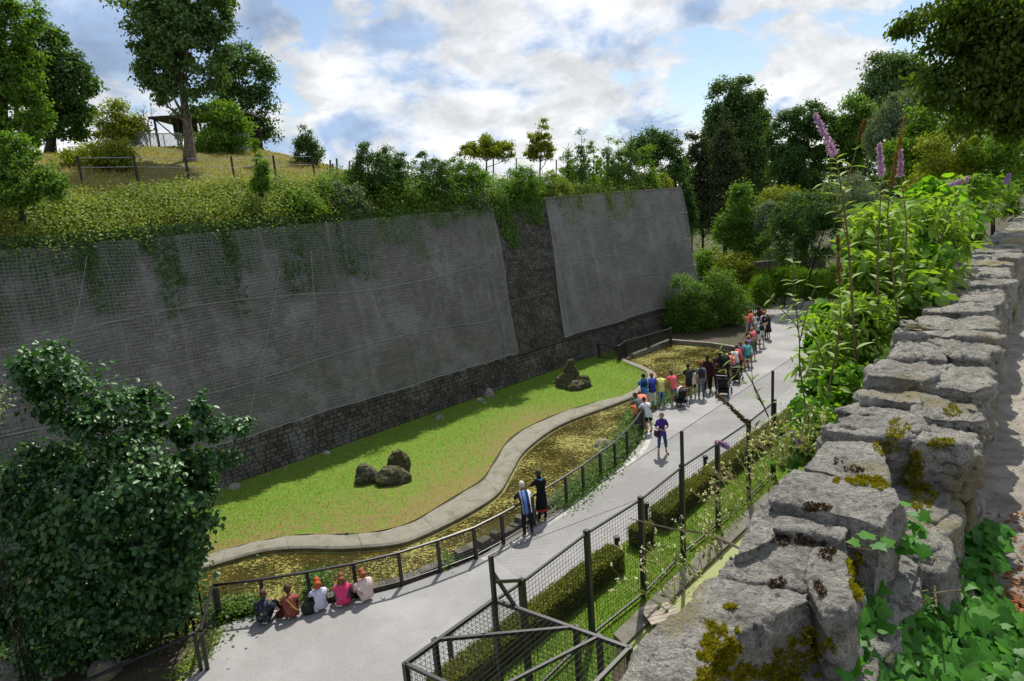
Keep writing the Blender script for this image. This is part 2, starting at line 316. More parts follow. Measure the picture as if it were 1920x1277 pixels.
# ------------------------------------------------------------------ object helpers
def tag(o, label=None, cat=None, group=None, kind=None):
    if label: o['label'] = label
    if cat: o['category'] = cat
    if group: o['group'] = group
    if kind: o['kind'] = kind
    return o
def link(o, parent=None):
    COL.objects.link(o)
    if parent is not None: o.parent = parent
    return o
def empty(name, loc, label=None, cat=None, group=None, rz=0.0):
    o = bpy.data.objects.new(name, None); o.location = loc; o.rotation_euler = (0, 0, rz); o.empty_display_size = 0.2
    link(o); return tag(o, label, cat, group)
def mesh(name, V, F, mat, parent=None, smooth=False, rnd=None, uv=None, loc=None):
    """V (n,3); F: (m,k) array or list of faces; world coordinates unless parent is given (then parent's)"""
    me = bpy.data.meshes.new(name)
    V = np.asarray(V, dtype=np.float32).reshape(-1, 3)
    if isinstance(F, np.ndarray) and F.ndim == 2:
        me.vertices.add(len(V)); me.vertices.foreach_set('co', V.ravel())
        k = F.shape[1]; me.loops.add(F.size); me.loops.foreach_set('vertex_index', F.astype(np.int32).ravel())
        me.polygons.add(len(F)); me.polygons.foreach_set('loop_start', np.arange(0, F.size, k, dtype=np.int32))
        me.polygons.foreach_set('loop_total', np.full(len(F), k, dtype=np.int32))
        me.update(calc_edges=True)
    else:
        me.from_pydata(V.tolist(), [], [list(f) for f in F]); me.update()
    if smooth: me.polygons.foreach_set('use_smooth', np.ones(len(me.polygons), dtype=bool))
    if rnd is not None:
        a = me.attributes.new('rnd', 'FLOAT', 'FACE'); a.data.foreach_set('value', np.asarray(rnd, dtype=np.float32))
    if uv is not None:
        l = me.uv_layers.new(name='UVMap'); vi = np.empty(len(me.loops), dtype=np.int32); me.loops.foreach_get('vertex_index', vi)
        l.data.foreach_set('uv', np.asarray(uv, dtype=np.float32)[vi].ravel())
    if isinstance(mat, (list, tuple)):
        for x in mat: me.materials.append(x)
    elif mat is not None: me.materials.append(mat)
    o = bpy.data.objects.new(name, me)
    if loc is not None: o.location = loc
    link(o, parent); return o
class MB:
    def __init__(s): s.V = []; s.F = []; s.mi = []
    def add(s, V, F, mi=0):
        b = len(s.V); s.V += [tuple(v) for v in V]; s.F += [tuple(b + i for i in f) for f in F]; s.mi += [mi] * len(F); return s
    def box(s, c, size, rz=0.0, taper=1.0, mi=0):
        x, y, z = (a / 2 for a in size); P = []
        for dz, k in ((-z, 1), (z, taper)):
            for dx, dy in ((-x, -y), (x, -y), (x, y), (-x, y)):
                dx *= k; dy *= k
                P.append((c[0] + dx * math.cos(rz) - dy * math.sin(rz), c[1] + dx * math.sin(rz) + dy * math.cos(rz), c[2] + dz))
        return s.add(P, [(3, 2, 1, 0), (4, 5, 6, 7), (0, 1, 5, 4), (1, 2, 6, 5), (2, 3, 7, 6), (3, 0, 4, 7)], mi)
    def tube(s, pts, r, k=6, cap=True, mi=0, flat=1.0):
        pts = [Vector(p) for p in pts]; n = len(pts)
        if isinstance(r, (int, float)): r = [r] * n
        V = []; F = []; u = None
        for i, p in enumerate(pts):
            d = (pts[min(i + 1, n - 1)] - pts[max(i - 1, 0)])
            d = d.normalized() if d.length > 1e-9 else Vector((0, 0, 1))
            if u is None: u = d.orthogonal().normalized()
            else:
                u = (u - d * u.dot(d)); u = u.normalized() if u.length > 1e-6 else d.orthogonal().normalized()
            w = d.cross(u)
            for j in range(k):
                a = 2 * math.pi * (j + 0.5) / k; V.append(p + (u * math.cos(a) + w * math.sin(a) * flat) * r[i])
        for i in range(n - 1):
            for j in range(k): F.append((i * k + j, i * k + (j + 1) % k, (i + 1) * k + (j + 1) % k, (i + 1) * k + j))
        if cap: F.append(tuple(range(k - 1, -1, -1))); F.append(tuple((n - 1) * k + j for j in range(k)))
        return s.add(V, F, mi)
    def bar(s, a, b, w, h=None):
        """rectangular bar from a to b, upright section"""
        h = h or w; a = Vector(a); b = Vector(b); d = (b - a).normalized()
        up = Vector((0, 0, 1)) if abs(d.z) < 0.95 else Vector((0, 1, 0))
        x = d.cross(up).normalized(); y = x.cross(d).normalized(); V = []
        for p in (a, b):
            for sx_, sy_ in ((-1, -1), (1, -1), (1, 1), (-1, 1)): V.append(p + x * sx_ * w / 2 + y * sy_ * h / 2)
        return s.add(V, [(0, 3, 2, 1), (4, 5, 6, 7), (0, 1, 5, 4), (1, 2, 6, 5), (2, 3, 7, 6), (3, 0, 4, 7)])
    def build(s, name, mat, parent=None, smooth=False, loc=None):
        o = mesh(name, s.V, s.F, mat, parent, smooth, loc=loc)
        if any(s.mi): o.data.polygons.foreach_set('material_index', s.mi)
        return o
def poly_sheet(name, pts, z, mat, holes=(), kind='structure', bump=None):
    loops = [[Vector((p[0], p[1], 0)) for p in pts]] + [[Vector((p[0], p[1], 0)) for p in h] for h in holes]
    tris = geometry.tessellate_polygon(loops); flat = [v for l in loops for v in l]
    F = []
    for t in tris:
        a, b, c = (flat[i] for i in t)
        F.append(t if (b - a).cross(c - a).z > 0 else t[::-1])
    o = mesh(name, [(v.x, v.y, z) for v in flat], F, mat); tag(o, kind=kind); return o
def smooth_line(pts, n=8, closed=False):
    out = []; P = [Vector(p) for p in pts]; m = len(P)
    for i in range(m if closed else m - 1):
        a, b, c, d = (P[(i + k) % m] if closed else P[min(max(i + k, 0), m - 1)] for k in (-1, 0, 1, 2))
        for j in range(n):
            t = j / n
            out.append(0.5 * ((2 * b) + (c - a) * t + (2 * a - 5 * b + 4 * c - d) * t * t + (3 * b - a - 3 * c + d) * t ** 3))
    if not closed: out.append(P[-1])
    return out
def vnoise(P, seed=0):
    P = np.asarray(P, dtype=np.float64); I = np.floor(P).astype(np.int64); f = P - I; f = f * f * (3 - 2 * f)
    def h(i, j, k):
        n = (i * 374761393 + j * 668265263 + k * 2147483647 + seed * 1274126177) & 0xffffffff
        n = ((n ^ (n >> 13)) * 1274126177) & 0xffffffff
        return ((n ^ (n >> 16)) & 0xffff) / 65535.0
    r = 0
    for a in (0, 1):
        for b in (0, 1):
            for c in (0, 1):
                r = r + h(I[:, 0] + a, I[:, 1] + b, I[:, 2] + c) * (f[:, 0] if a else 1 - f[:, 0]) * (f[:, 1] if b else 1 - f[:, 1]) * (f[:, 2] if c else 1 - f[:, 2])
    return r
def fbm(P, seed=0, oct=4, gain=0.5):
    r = 0; amp = 1; tot = 0; P = np.asarray(P, float)
    for o in range(oct): r = r + amp * vnoise(P * 2 ** o, seed + o); tot += amp; amp *= gain
    return r / tot * 2 - 1
def unit(a): return a / np.maximum(np.linalg.norm(a, axis=-1, keepdims=True), 1e-9)

# leaves --------------------------------------------------------------
def leaves(name, P, D, Nn, L, Wd, mat, parent=None, shape='quad', rnd=None, stuff=True):
    n = len(P); D = unit(D); S = unit(np.cross(D, Nn)); Nn = np.cross(S, D)
    L = np.broadcast_to(np.asarray(L, float), (n,))[:, None]; Wd = np.broadcast_to(np.asarray(Wd, float), (n,))[:, None]
    if shape == 'quad':
        V = np.stack([P, P + D * L * 0.45 + S * Wd / 2 + Nn * Wd * 0.15, P + D * L, P + D * L * 0.45 - S * Wd / 2 + Nn * Wd * 0.15], 1)
        F = np.arange(4 * n).reshape(n, 4); r = rng.random(n) if rnd is None else rnd
    elif shape == 'tri':
        V = np.stack([P - S * Wd / 2, P + S * Wd / 2, P + D * L], 1); F = np.arange(3 * n).reshape(n, 3); r = rng.random(n) if rnd is None else rnd
    else:
        V = np.stack([P, P + D * L * .25 + S * Wd * .42 + Nn * Wd * .12, P + D * L * .62 + S * Wd * .42 + Nn * Wd * .1 - Nn * L * .03, P + D * L - Nn * L * .14,
                      P + D * L * .62 - S * Wd * .42 + Nn * Wd * .1 - Nn * L * .03, P + D * L * .25 - S * Wd * .42 + Nn * Wd * .12], 1)
        b = (np.arange(n) * 6)[:, None]
        F = np.concatenate([b + np.array([[0, 1, 2, 3]]), b + np.array([[0, 3, 4, 5]])], 1).reshape(-1, 4)
        r = rng.random(n) if rnd is None else rnd; r = np.repeat(r, 2)
    o = mesh(name, V.reshape(-1, 3), F, mat, parent, rnd=r)
    if stuff: o['kind'] = 'stuff'
    return o
def rand_dir(n): return unit(rng.normal(size=(n, 3)))
def in_ellipsoids(ells, n, shell=0.5):
    w = np.array([e[3] * e[4] * e[5] for e in ells]); w = w ** .68; idx = rng.choice(len(ells), n, p=w / w.sum()); E_ = np.array(ells, float)[idx]
    d = rand_dir(n); r = (shell + (1 - shell) * rng.random(n)) ** 0.6
    return E_[:, :3] + d * r[:, None] * E_[:, 3:6]
def crown_pts(ells, nclu, nleaf, sig, shell=0.5, cone=None):
    C = in_ellipsoids(ells, nclu, shell) if cone is None else cone(nclu)
    wgt = rng.random(nclu) ** 1.5 + 0.25; idx = rng.choice(nclu, nleaf, p=wgt / wgt.sum())
    sg = sig * (0.6 + 0.8 * rng.random(nclu))[idx][:, None]
    off = rng.normal(size=(nleaf, 3)) * sg * np.array([1, 1, 0.7])
    return C, C[idx] + off, off
def tree(name, label, cat, loc, H, ells, nleaf, lsize, mat, tr=0.2, bark='barkdark', group=None, nclu=None, sig=None, shell=0.5, lean=(0, 0),
         limbs=14, cone=None, droop=0.0, shape='quad', lw=0.6, copy_of=None, trunk_to=0.7, rz=0.0, scale=None):
    root = empty(name, loc, label, cat, group, rz)
    if scale: root.scale = scale
    if copy_of is not None:
        for ch in copy_of.children:
            c = ch.copy(); COL.objects.link(c); c.parent = root
            c.matrix_parent_inverse = Matrix.Identity(4)
        return root
    if nclu is None: nclu = max(20, nleaf // 45)
    if sig is None: sig = H * 0.035
    C, P, off = crown_pts(ells, nclu, nleaf, sig, shell, cone)
    ctr = np.average(np.array(ells)[:, :3], axis=0) if cone is None else np.array([0, 0, H * .5])
    out = unit(P - ctr)
    Nn = unit(rand_dir(nleaf) * 0.8 + out * 0.5 + np.array([0, 0, 0.6])); D = unit(np.cross(Nn, rand_dir(nleaf)) + np.array([0, 0, -0.35 - droop]))
    leaves('crown', P, D, Nn, lsize * (0.6 + 0.8 * rng.random(nleaf)), lsize * lw * (0.7 + 0.6 * rng.random(nleaf)), mat, root, shape)
    b = MB(); top = Vector((lean[0], lean[1], H * trunk_to)); n = 7; tp = []
    for i in range(n + 1):
        f = i / n; tp.append(Vector((top.x * f + 0.35 * tr * math.sin(f * 5 + H), top.y * f, top.z * f)))
    rr = [tr * (1.35 if i == 0 else 1.0 - 0.8 * i / n) for i in range(n + 1)]
    b.tube([tp[0] - Vector((0, 0, 0.4))] + tp, [rr[0] * 1.15] + rr, 8)
    b.build('trunk', MT[bark], root, True)
    lb = MB()
    for i in range(min(limbs, nclu)):
        c = Vector(C[i]); k = min(n - 1, max(2, int((c.z / max(top.z, .1)) * n * 0.75))); a = tp[k]
        mid = a.lerp(c, 0.5) + Vector((0, 0, -0.04 * H + R_.uniform(-.02, .04) * H))
        lb.tube([a, mid, c], [rr[k] * 0.55, rr[k] * 0.32, rr[k] * 0.08], 5)
    if lb.V: lb.build('branches', MT[bark], root, True)
    return root

# ================================================================== SETTING
WD = np.array([0.7058, 0.7084]); WN = np.array([-0.7084, 0.7058]); WP = np.array([0.0, 36.89]); BAT = 0.2; WTOP = 10.3
def wp(t, b, z):
    p = WP + WD * t + WN * b; return (float(p[0]), float(p[1]), float(z))
def wpa(t, b, z):
    t = np.asarray(t, float); b = np.asarray(b, float)
    return np.stack([WP[0] + WD[0] * t + WN[0] * b, WP[1] + WD[1] * t + WN[1] * b, np.broadcast_to(z, t.shape)], -1)

kerb_out = [at(*p) for p in [(330, 1084), (372, 1070), (430, 1052), (500, 1034), (570, 1029), (640, 1030), (740, 1022), (800, 1002), (880, 962), (935, 925), (960, 885), (985, 845), (1040, 803), (1100, 777), (1180, 748), (1212, 728), (1231, 705), (1215, 692), (1170, 674)]]
kerb_in = [at(*p) for p in [(330, 1050), (370, 1044), (440, 1026), (500, 1012), (560, 1003), (640, 1002), (710, 996), (775, 977), (845, 935), (905, 897), (932, 855), (965, 815), (1040, 778), (1110, 756), (1172, 740), (1195, 725), (1213, 706), (1200, 693), (1160, 678)]]
KO = smooth_line(kerb_out, 5); KI = smooth_line(kerb_in, 5)
near_edge = [at(*p) for p in [(1400, 650), (1393, 680), (1360, 705), (1328, 716), (1288, 730), (1240, 747), (1205, 757), (1178, 775), (1160, 800), (1145, 830), (1098, 880), (1040, 925), (942, 1003), (890, 1035), (820, 1065), (752, 1090), (668, 1110), (580, 1128), (490, 1135), (400, 1165), (330, 1195)]]
NE = smooth_line(near_edge, 4)
back_edge = [at(*p) for p in [(1186, 668), (1255, 640), (1330, 646), (1390, 655)]]
pond = [Vector(p) for p in KO] + [Vector(p) for p in back_edge] + [Vector(p) for p in NE]
BIG = 900
poly_sheet('ground', [(-BIG, -60), (BIG, -60), (BIG, BIG), (-BIG, BIG)], -0.012, MT['soil'], [pond])
wat = poly_sheet('pond_water', pond, -0.13, MT['water']); tag(wat, 'shallow green pond with yellow algae patches')
b = MB(); n = len(pond)
for i in range(n):
    a, c = pond[i], pond[(i + 1) % n]
    b.add([(a.x, a.y, -0.9), (c.x, c.y, -0.9), (c.x, c.y, -0.016), (a.x, a.y, -0.016)], [(0, 1, 2, 3), (3, 2, 1, 0)][:1])
tag(b.build('pond_side', MT['kerbface']), kind='structure')
tag(poly_sheet('pond_bed', [(p.x, p.y) for p in pond], -0.88, MT['soil']), kind='structure')
# lawn, finely gridded between the kerb and the wall foot
b = MB()
fine_ki = [Vector(p) for p in KI]
# lawn as strips from the kerb line to the wall foot; 'dry' painted by how near the kerb it lies
V = []; F = []; dry = []; NB = 16
foot_t = np.linspace(-24.0, 9.6, len(fine_ki))
for i, p in enumerate(fine_ki):
    t = foot_t[i]; q = Vector(wp(t, 0.05, 0))
    for j in range(NB + 1):
        f = j / NB; v = p.lerp(q, f); zz_ = 0.02 + 0.10 * math.sin(min(f * 1.3, 1) * math.pi / 2) + 0.02 * math.sin(v.x * 2.1) * math.sin(v.y * 1.7) * (f * (1 - f) * 4)
        V.append((v.x, v.y, zz_)); dry.append(max(0.12, 1.15 - f * 2.0) * (1.0 if i < 58 else max(0.2, 1 - (i - 58) * .12)))
for i in range(len(fine_ki) - 1):
    for j in range(NB): a = i * (NB + 1) + j; F.append((a, a + 1, a + NB + 2, a + NB + 1)[::-1])
lawn = mesh('lawn', V, F, MT['lawn'], smooth=True); tag(lawn, kind='structure')
a_ = lawn.data.attributes.new('dry', 'FLOAT', 'POINT'); a_.data.foreach_set('value', np.array(dry, dtype=np.float32))
# lawn's own grass: short blades
LV = np.array(V).reshape(len(fine_ki), NB + 1, 3); dr = np.array(dry).reshape(len(fine_ki), NB + 1)
n = 42000; ii = rng.integers(0, len(fine_ki) - 1, n); fj = rng.random(n) * (NB - .01); jj = fj.astype(int); fr = (fj - jj)[:, None]; g = rng.random(n)[:, None]
P = (LV[ii, jj] * (1 - fr) + LV[ii, jj + 1] * fr) * (1 - g) + (LV[ii + 1, jj] * (1 - fr) + LV[ii + 1, jj + 1] * fr) * g
keep = rng.random(n) > dr[ii, jj] * 0.7; P = P[keep]; n = len(P)
D = unit(np.array([0, 0, 1.0]) + rng.normal(size=(n, 3)) * 0.5)
leaves('lawn_grass', P, D, rand_dir(n), 0.06 * (0.6 + 0.8 * rng.random(n)), 0.02, MT['grass'], None, 'tri')
# kerb
b = MB(); V = []; F = []
for i in range(len(KO)):
    o_, c_ = KO[i], KI[i]; c_ = c_.lerp(o_, .07 + .04 * math.sin(i * 1.3)); d = (o_ - c_)
    for f, z in ((1.0, -0.42), (1.0, -0.06), (0.985, 0.015), (0.90, 0.065), (0.4, 0.085), (0.06, 0.06), (0.0, 0.0)):
        w = c_ + d * f; V.append((w.x, w.y, z))
K = 7
for i in range(len(KO) - 1):
    for j in range(K - 1): F.append((i * K + j, i * K + j + 1, (i + 1) * K + j + 1, (i + 1) * K + j))
kb = empty('pond_kerb', (KO[0].x, KO[0].y, 0), 'curving concrete kerb between lawn and pond', 'kerb'); ko0 = (KO[0].x, KO[0].y, 0)
KV = np.array(V).reshape(len(KO), K, 3) - np.array(ko0)
cuts = list(range(0, len(KO) - 1, 9)) + [len(KO) - 1]
for a, c in zip(cuts[:-1], cuts[1:]):
    if c <= a: continue
    R = KV[a:c + 1].copy(); R[-1] = R[-1] * .965 + R[-2] * .035; R[-1][:, 2] = KV[c][:, 2]; m = len(R)
    F = [(i * K + j, (i + 1) * K + j, (i + 1) * K + j + 1, i * K + j + 1) for i in range(m - 1) for j in range(K - 1)]
    F += [tuple(range(K)), tuple((m - 1) * K + j for j in range(K - 1, -1, -1))]
    o = mesh('kerb_segment', R.reshape(-1, 3), F, [MT['kerb'], MT['kerbface']], kb)
    o.data.polygons.foreach_set('material_index', [1 if (i % (K - 1)) == 0 and i < (m - 1) * (K - 1) else 0 for i in range(len(F))])
# waterline ledge
b = MB()
for i in range(len(KO) - 1):
    a, c = KO[i], KO[i + 1]; d = (c - a).normalized(); nn = Vector((d.y, -d.x, 0))
    if nn.dot(a - KI[i]) < 0: nn = -nn
    b.add([(a.x, a.y, -0.09), (c.x, c.y, -0.09), (c.x + nn.x * .06, c.y + nn.y * .06, -0.126), (a.x + nn.x * .06, a.y + nn.y * .06, -0.126)], [(0, 1, 2, 3)])
b.V = [(x - ko0[0], y - ko0[1], z) for x, y, z in b.V]; b.build('algae_ledge', MT['kerbface'], kb)
# path
path_pts = [at(*p) for p in [(1434, 590), (1418, 590), (1385, 565), (1420, 560), (1490, 576), (1545, 590), (1575, 640), (1520, 740), (1400, 855), (1235, 975), (1152, 1030), (1010, 1143), (850, 1277)]] + [(-2.4, 9.0, 0), (-8.2, 9.0, 0)] + [at(*p) for p in [(345, 1277), (400, 1205), (412, 1175), (490, 1146), (580, 1140), (668, 1122), (752, 1101), (820, 1077), (890, 1049), (942, 1020), (1000, 985), (1063, 948), (1130, 895), (1172, 862), (1203, 830), (1210, 800), (1212, 780), (1240, 762), (1290, 742), (1330, 728), (1368, 715), (1400, 690), (1412, 655), (1420, 620)]]
poly_sheet('path', path_pts, 0.004, MT['gravel'])
bl = smooth_line([at(*p) for p in [(905, 1050), (945, 1030), (1003, 995), (1066, 958), (1133, 905), (1176, 872), (1210, 838), (1222, 800)]], 6); V = []
for i, p in enumerate(bl):
    d = (bl[min(i + 1, len(bl) - 1)] - bl[max(i - 1, 0)]).normalized(); s_ = Vector((d.y, -d.x, 0)); V += [(p.x - s_.x * .11, p.y - s_.y * .11, .009), (p.x + s_.x * .11, p.y + s_.y * .11, .009)]
tag(mesh('path_edging', V, [(2 * i, 2 * i + 1, 2 * i + 3, 2 * i + 2) for i in range(len(bl) - 1)], MT['edging']), kind='structure')
# bank of soil between path and water is the ground itself; low dark edging wall on the pond side
# enclosure lawn to the right of the path
encl = [at(*p) for p in [(850, 1277), (1010, 1143), (1152, 1030), (1235, 975), (1400, 855), (1520, 740), (1620, 740), (1700, 820), (1500, 960), (1400, 962), (1290, 1062), (1160, 1182)]] + [(0.6, 9.0, 0), (-2.4, 9.0, 0)]
poly_sheet('enclosure_lawn', encl, 0.0, MT['lawn2'])
ev = [Vector(p) for p in encl]
def inside(x, y, P_):
    c = False; j = len(P_) - 1
    for i in range(len(P_)):
        if (P_[i].y > y) != (P_[j].y > y) and x < (P_[j].x - P_[i].x) * (y - P_[i].y) / (P_[j].y - P_[i].y) + P_[i].x: c = not c
        j = i
    return c
pts = []
while len(pts) < 26000:
    x = R_.uniform(-3, 11); y = R_.uniform(9, 26)
    if inside(x, y, ev): pts.append((x, y, 0))
P = np.array(pts); n = len(P)
leaves('enclosure_grass', P, unit(np.array([0, 0, 1.0]) + rng.normal(size=(n, 3)) * 0.45), rand_dir(n), 0.09 * (0.6 + 0.8 * rng.random(n)), 0.018, MT['grass'], None, 'tri')
# duck pool strip: concrete edge and duckweed water, further right
e1 = [at(*p) for p in [(1150, 1195), (1290, 1062), (1400, 962), (1480, 890)]]; e2 = [at(*p) for p in [(1172, 1216), (1309, 1081), (1418, 977), (1500, 902)]]
pool = [Vector(p) for p in e2]; pool += [p + Vector((1.5, -1.3, 0)) for p in pool[::-1]]
poly_sheet('side_lawn', [at(1400, 860)[:2], at(1520, 745)[:2], at(1570, 640)[:2], at(1540, 592)[:2], (60, 62), (30, 33), (12, 14), (3, 6), (0.6, 9)], -0.006, MT['lawn2'])
n = 9000; P = np.stack([rng.uniform(8, 50, n), rng.uniform(18, 60, n), rng.random(n) * .5], 1); k_ = (P[:, 0] > P[:, 1] * .52 + 3.5) & (P[:, 0] < P[:, 1] * .95 - 1) ; P = P[k_]
Nn = unit(rand_dir(len(P)) * .8 + np.array([0, 0, 1])); leaves('slope_undergrowth', P, unit(np.cross(Nn, rand_dir(len(P)))), Nn, .3 * (.5 + rng.random(len(P))), .2, MT['lf_mid'])
poly_sheet('duckweed_pool', pool, 0.02, MT['weed'])
b = MB()
for i in range(3):
    a, c, d, e = (Vector(q) for q in (e1[i], e1[i + 1], e2[i + 1], e2[i]))
    b.add([(v.x, v.y, 0.1) for v in (a, e, d, c)] + [(v.x, v.y, -0.1) for v in (a, e, d, c)], [(0, 1, 2, 3), (0, 4, 5, 1), (2, 6, 7, 3), (1, 5, 6, 2)])
tag(b.build('pool_edging', MT['kerb']), 'narrow concrete edging along the duckweed pool', 'kerb')

# ------------------------------------------------------------------ the great wall
T0, T1 = -34.0, 22.0
V = []; UV = []; NTt, NZ = 90, 16
for i in range(NTt + 1):
    t = T0 + (T1 - T0) * i / NTt
    for j in range(NZ + 1):
        z = -0.2 + (WTOP + 0.2) * j / NZ; V.append(wp(t - (0.14 * z if False else 0), BAT * z, z)); UV.append((t, z))
F = [(i * (NZ + 1) + j, (i + 1) * (NZ + 1) + j, (i + 1) * (NZ + 1) + j + 1, i * (NZ + 1) + j + 1) for i in range(NTt) for j in range(NZ)]
# return face at the corner
base = len(V)
for i in range(13):
    for j in range(NZ + 1):
        z = -0.2 + (WTOP + 0.2) * j / NZ; V.append(wp(T1 + 0.001 - 0.0 * z, BAT * z + i * 2.0, z)); UV.append((i * 2.0, z))
F += [(base + i * (NZ + 1) + j, base + (i + 1) * (NZ + 1) + j, base + (i + 1) * (NZ + 1) + j + 1, base + i * (NZ + 1) + j + 1) for i in range(12) for j in range(NZ)]
gw = mesh('fortress_wall', V, F, MT['wall'], uv=UV); tag(gw, 'high sloping stone fortress wall hung with grey netting behind the lawn', 'wall')
def stonebox(b_, t0, t1, z0, z1, pr_, mi=0):
    j = lambda: R_.uniform(-0.012, 0.012)
    P = []
    for z in (z0, z1):
        for t in (t0, t1): P.append((t + j(), z + j()))
    dq = (P[0], P[1], P[3], P[2]); V = []
    e = R_.uniform(0.0, 0.02)
    for t, z in dq: V.append(wp(t, BAT * z + 0.03, z))
    cx_ = sum(q[0] for q in dq) / 4; cz_ = sum(q[1] for q in dq) / 4
    for t, z in dq:
        t2 = t + (cx_ - t) * 0.10; z2 = z + (cz_ - z) * 0.12; V.append(wp(t2, BAT * z2 - pr_ - R_.uniform(0, 0.015), z2))
    b_.add(V, [(4, 5, 6, 7), (0, 1, 5, 4), (1, 2, 6, 5), (2, 3, 7, 6), (3, 0, 4, 7)])
stones = []
z = 0.0
while z < WTOP - 0.1:
    h = R_.uniform(0.12, 0.19)
    for (ta, tb, proud) in ((-17.2, 22.0, 0.05),) if z < 1.72 else (((-0.5 + 0.12 * (z - 2) * 0.25, 6.3, 0.03),)):
        t = ta + R_.uniform(0, .2)
        while t < tb:
            w = R_.uniform(0.20, 0.42); te = min(t + w, tb)
            stones.append((t, te, z, z + h, proud + R_.uniform(0, 0.03))); t = te + 0.018
    z += h + 0.016
def px_size(s):
    c = wp((s[0] + s[1]) / 2, 0, (s[2] + s[3]) / 2); return (s[1] - s[0]) * (s[3] - s[2]) / (c[0] ** 2 + c[1] ** 2 + 100)
stones.sort(key=px_size, reverse=True)
for s in stones[:300]:
    b = MB(); stonebox(b, *s); b.build('stone', MT['brick'], gw)
b = MB()
for s in stones[300:]: stonebox(b, *s)
rest = mesh('small_stones', b.V, b.F, MT['brick'], gw, rnd=np.repeat(rng.random(len(stones) - 300), 5)); rest['kind'] = 'stuff'
# ledge at the foot of the masonry on the right, and coping
b = MB()
for i in range(34):
    t0 = -0.2 + i * 0.66; z0 = 1.74
    p = [wp(t0, BAT * z0 - 0.17, z0), wp(t0 + .64, BAT * z0 - 0.17, z0), wp(t0 + .64, BAT * z0 + 0.1, z0 + .02), wp(t0, BAT * z0 + 0.1, z0 + .02)]
    b.add(p + [(x, y, z_ - .1) for x, y, z_ in p], [(0, 1, 2, 3), (0, 4, 5, 1), (1, 5, 6, 2), (3, 7, 4, 0)])
b.build('ledge', MT['brick'], gw)
b = MB()
for i in range(17):
    t0 = 5.6 + i * 0.97; b.add([wp(t0, BAT * WTOP - 0.16, WTOP), wp(t0 + .95, BAT * WTOP - 0.16, WTOP), wp(t0 + .95, BAT * WTOP + 0.45, WTOP), wp(t0, BAT * WTOP + 0.45, WTOP), wp(t0, BAT * WTOP - 0.16, WTOP + .13), wp(t0 + .95, BAT * WTOP - 0.16, WTOP + .13), wp(t0 + .95, BAT * WTOP + 0.45, WTOP + .13), wp(t0, BAT * WTOP + 0.45, WTOP + .13)],
                              [(3, 2, 1, 0), (4, 5, 6, 7), (0, 1, 5, 4), (1, 2, 6, 5), (2, 3, 7, 6), (3, 0, 4, 7)])
b.build('coping', MT['kerb'], gw)

# netting -------------------------------------------------------------
def net(name, label, tb0, tb1, tt0, tt1, z0, z1, off, ropes, seed):
    root = empty(name, wp((tb0 + tb1) / 2, 0, z0), label, 'netting'); o0 = Vector(root.location)
    nt_, nz_ = int((tb1 - tb0) * 4), 26; V = []; UV = []; th = []
    S_ = np.linspace(0, 1, nt_ + 1); Z_ = np.linspace(0, 1, nz_ + 1)
    for a in S_:
        for c in Z_:
            z = z0 + (z1 - z0) * c; t = (tb0 + (tb1 - tb0) * a) * (1 - c) + (tt0 + (tt1 - tt0) * a) * c
            bulge = off + 0.06 * math.sin(t * 2.3 + seed) + 0.035 * math.sin(t * 6.1 + z * .5 + seed) + 0.04 * math.sin(z * 1.0 + t * .25) + 0.06 * (1 - c) * math.sin(t * .8)
            dz = 0.04 * math.sin(t * 0.9 + seed) * (1 - c)
            p = wp(t, BAT * z - max(0.16, bulge), z + dz); V.append((p[0] - o0.x, p[1] - o0.y, p[2] - o0.z)); UV.append((t + 0.06 * math.sin(z * 1.3 + t), z + 0.05 * math.sin(t * 1.7)))
    F = [(i * (nz_ + 1) + j, (i + 1) * (nz_ + 1) + j, (i + 1) * (nz_ + 1) + j + 1, i * (nz_ + 1) + j + 1) for i in range(nt_) for j in range(nz_)]
    s = mesh('net_sheet', V, F, MT['net'], root, True, uv=UV)
    A = np.array(UV); ed = np.clip(1 - np.abs((A[:, 0] - (tb1 if seed == 0 else tb0) + (A[:, 1] - 2) * (-0.03))) / 3.0, 0, 1)
    at_ = s.data.attributes.new('thick', 'FLOAT', 'POINT')
    at_.data.foreach_set('value', ((0.25 if seed == 0 else 1.0) + ed * vnoise(np.stack([A[:, 0] * 5, A[:, 1] * .15, A[:, 0] * 0], 1), 3) * 1.1).astype(np.float32))
    VV = np.array(V).reshape(nt_ + 1, nz_ + 1, 3)
    for zf, amp in ropes:
        pts = []
        for i in range(0, nt_ + 1, 2):
            t = tb0 + (tb1 - tb0) * i / nt_; c = min(0.999, max(0, (zf + amp * math.sin(t * 0.33 + zf) - z0) / (z1 - z0))) * nz_; j = int(c); f = c - j
            v = VV[i, j] * (1 - f) + VV[i, min(j + 1, nz_)] * f; pts.append(Vector(v) + Vector((-WN[0], -WN[1], 0)) * 0.03)
        MB().tube(pts, 0.016, 4, False).build('seam_rope', MT['netrope'], root)
    for edge, nm in ((VV[:, 0], 'hem_rope'), (VV[-1 if seed == 0 else 0, :], 'edge_rope')):
        MB().tube([Vector(v) + Vector((0.01, -0.02, 0)) for v in edge], 0.022, 4, False).build(nm, MT['netrope'], root)
    return root, VV
MT['netrope'] = simple('net_rope', (0.30, 0.30, 0.29), 0.8, 0.15)
n1, VV1 = net('bird_netting', 'long grey netting covering the left part of the fortress wall', -30.0, 0.4, -30.0, 0.9, 1.86, WTOP - .25, 0.30, ((4.1, .22), (7.0, .3)), 0)
n2, VV2 = net('bird_netting', 'grey netting panel on the right end of the fortress wall', 4.75, 21.95, 5.7, 21.95, 1.86, WTOP - .02, 0.24, ((4.4, .12), (6.3, .14), (8.4, .14)), 2)
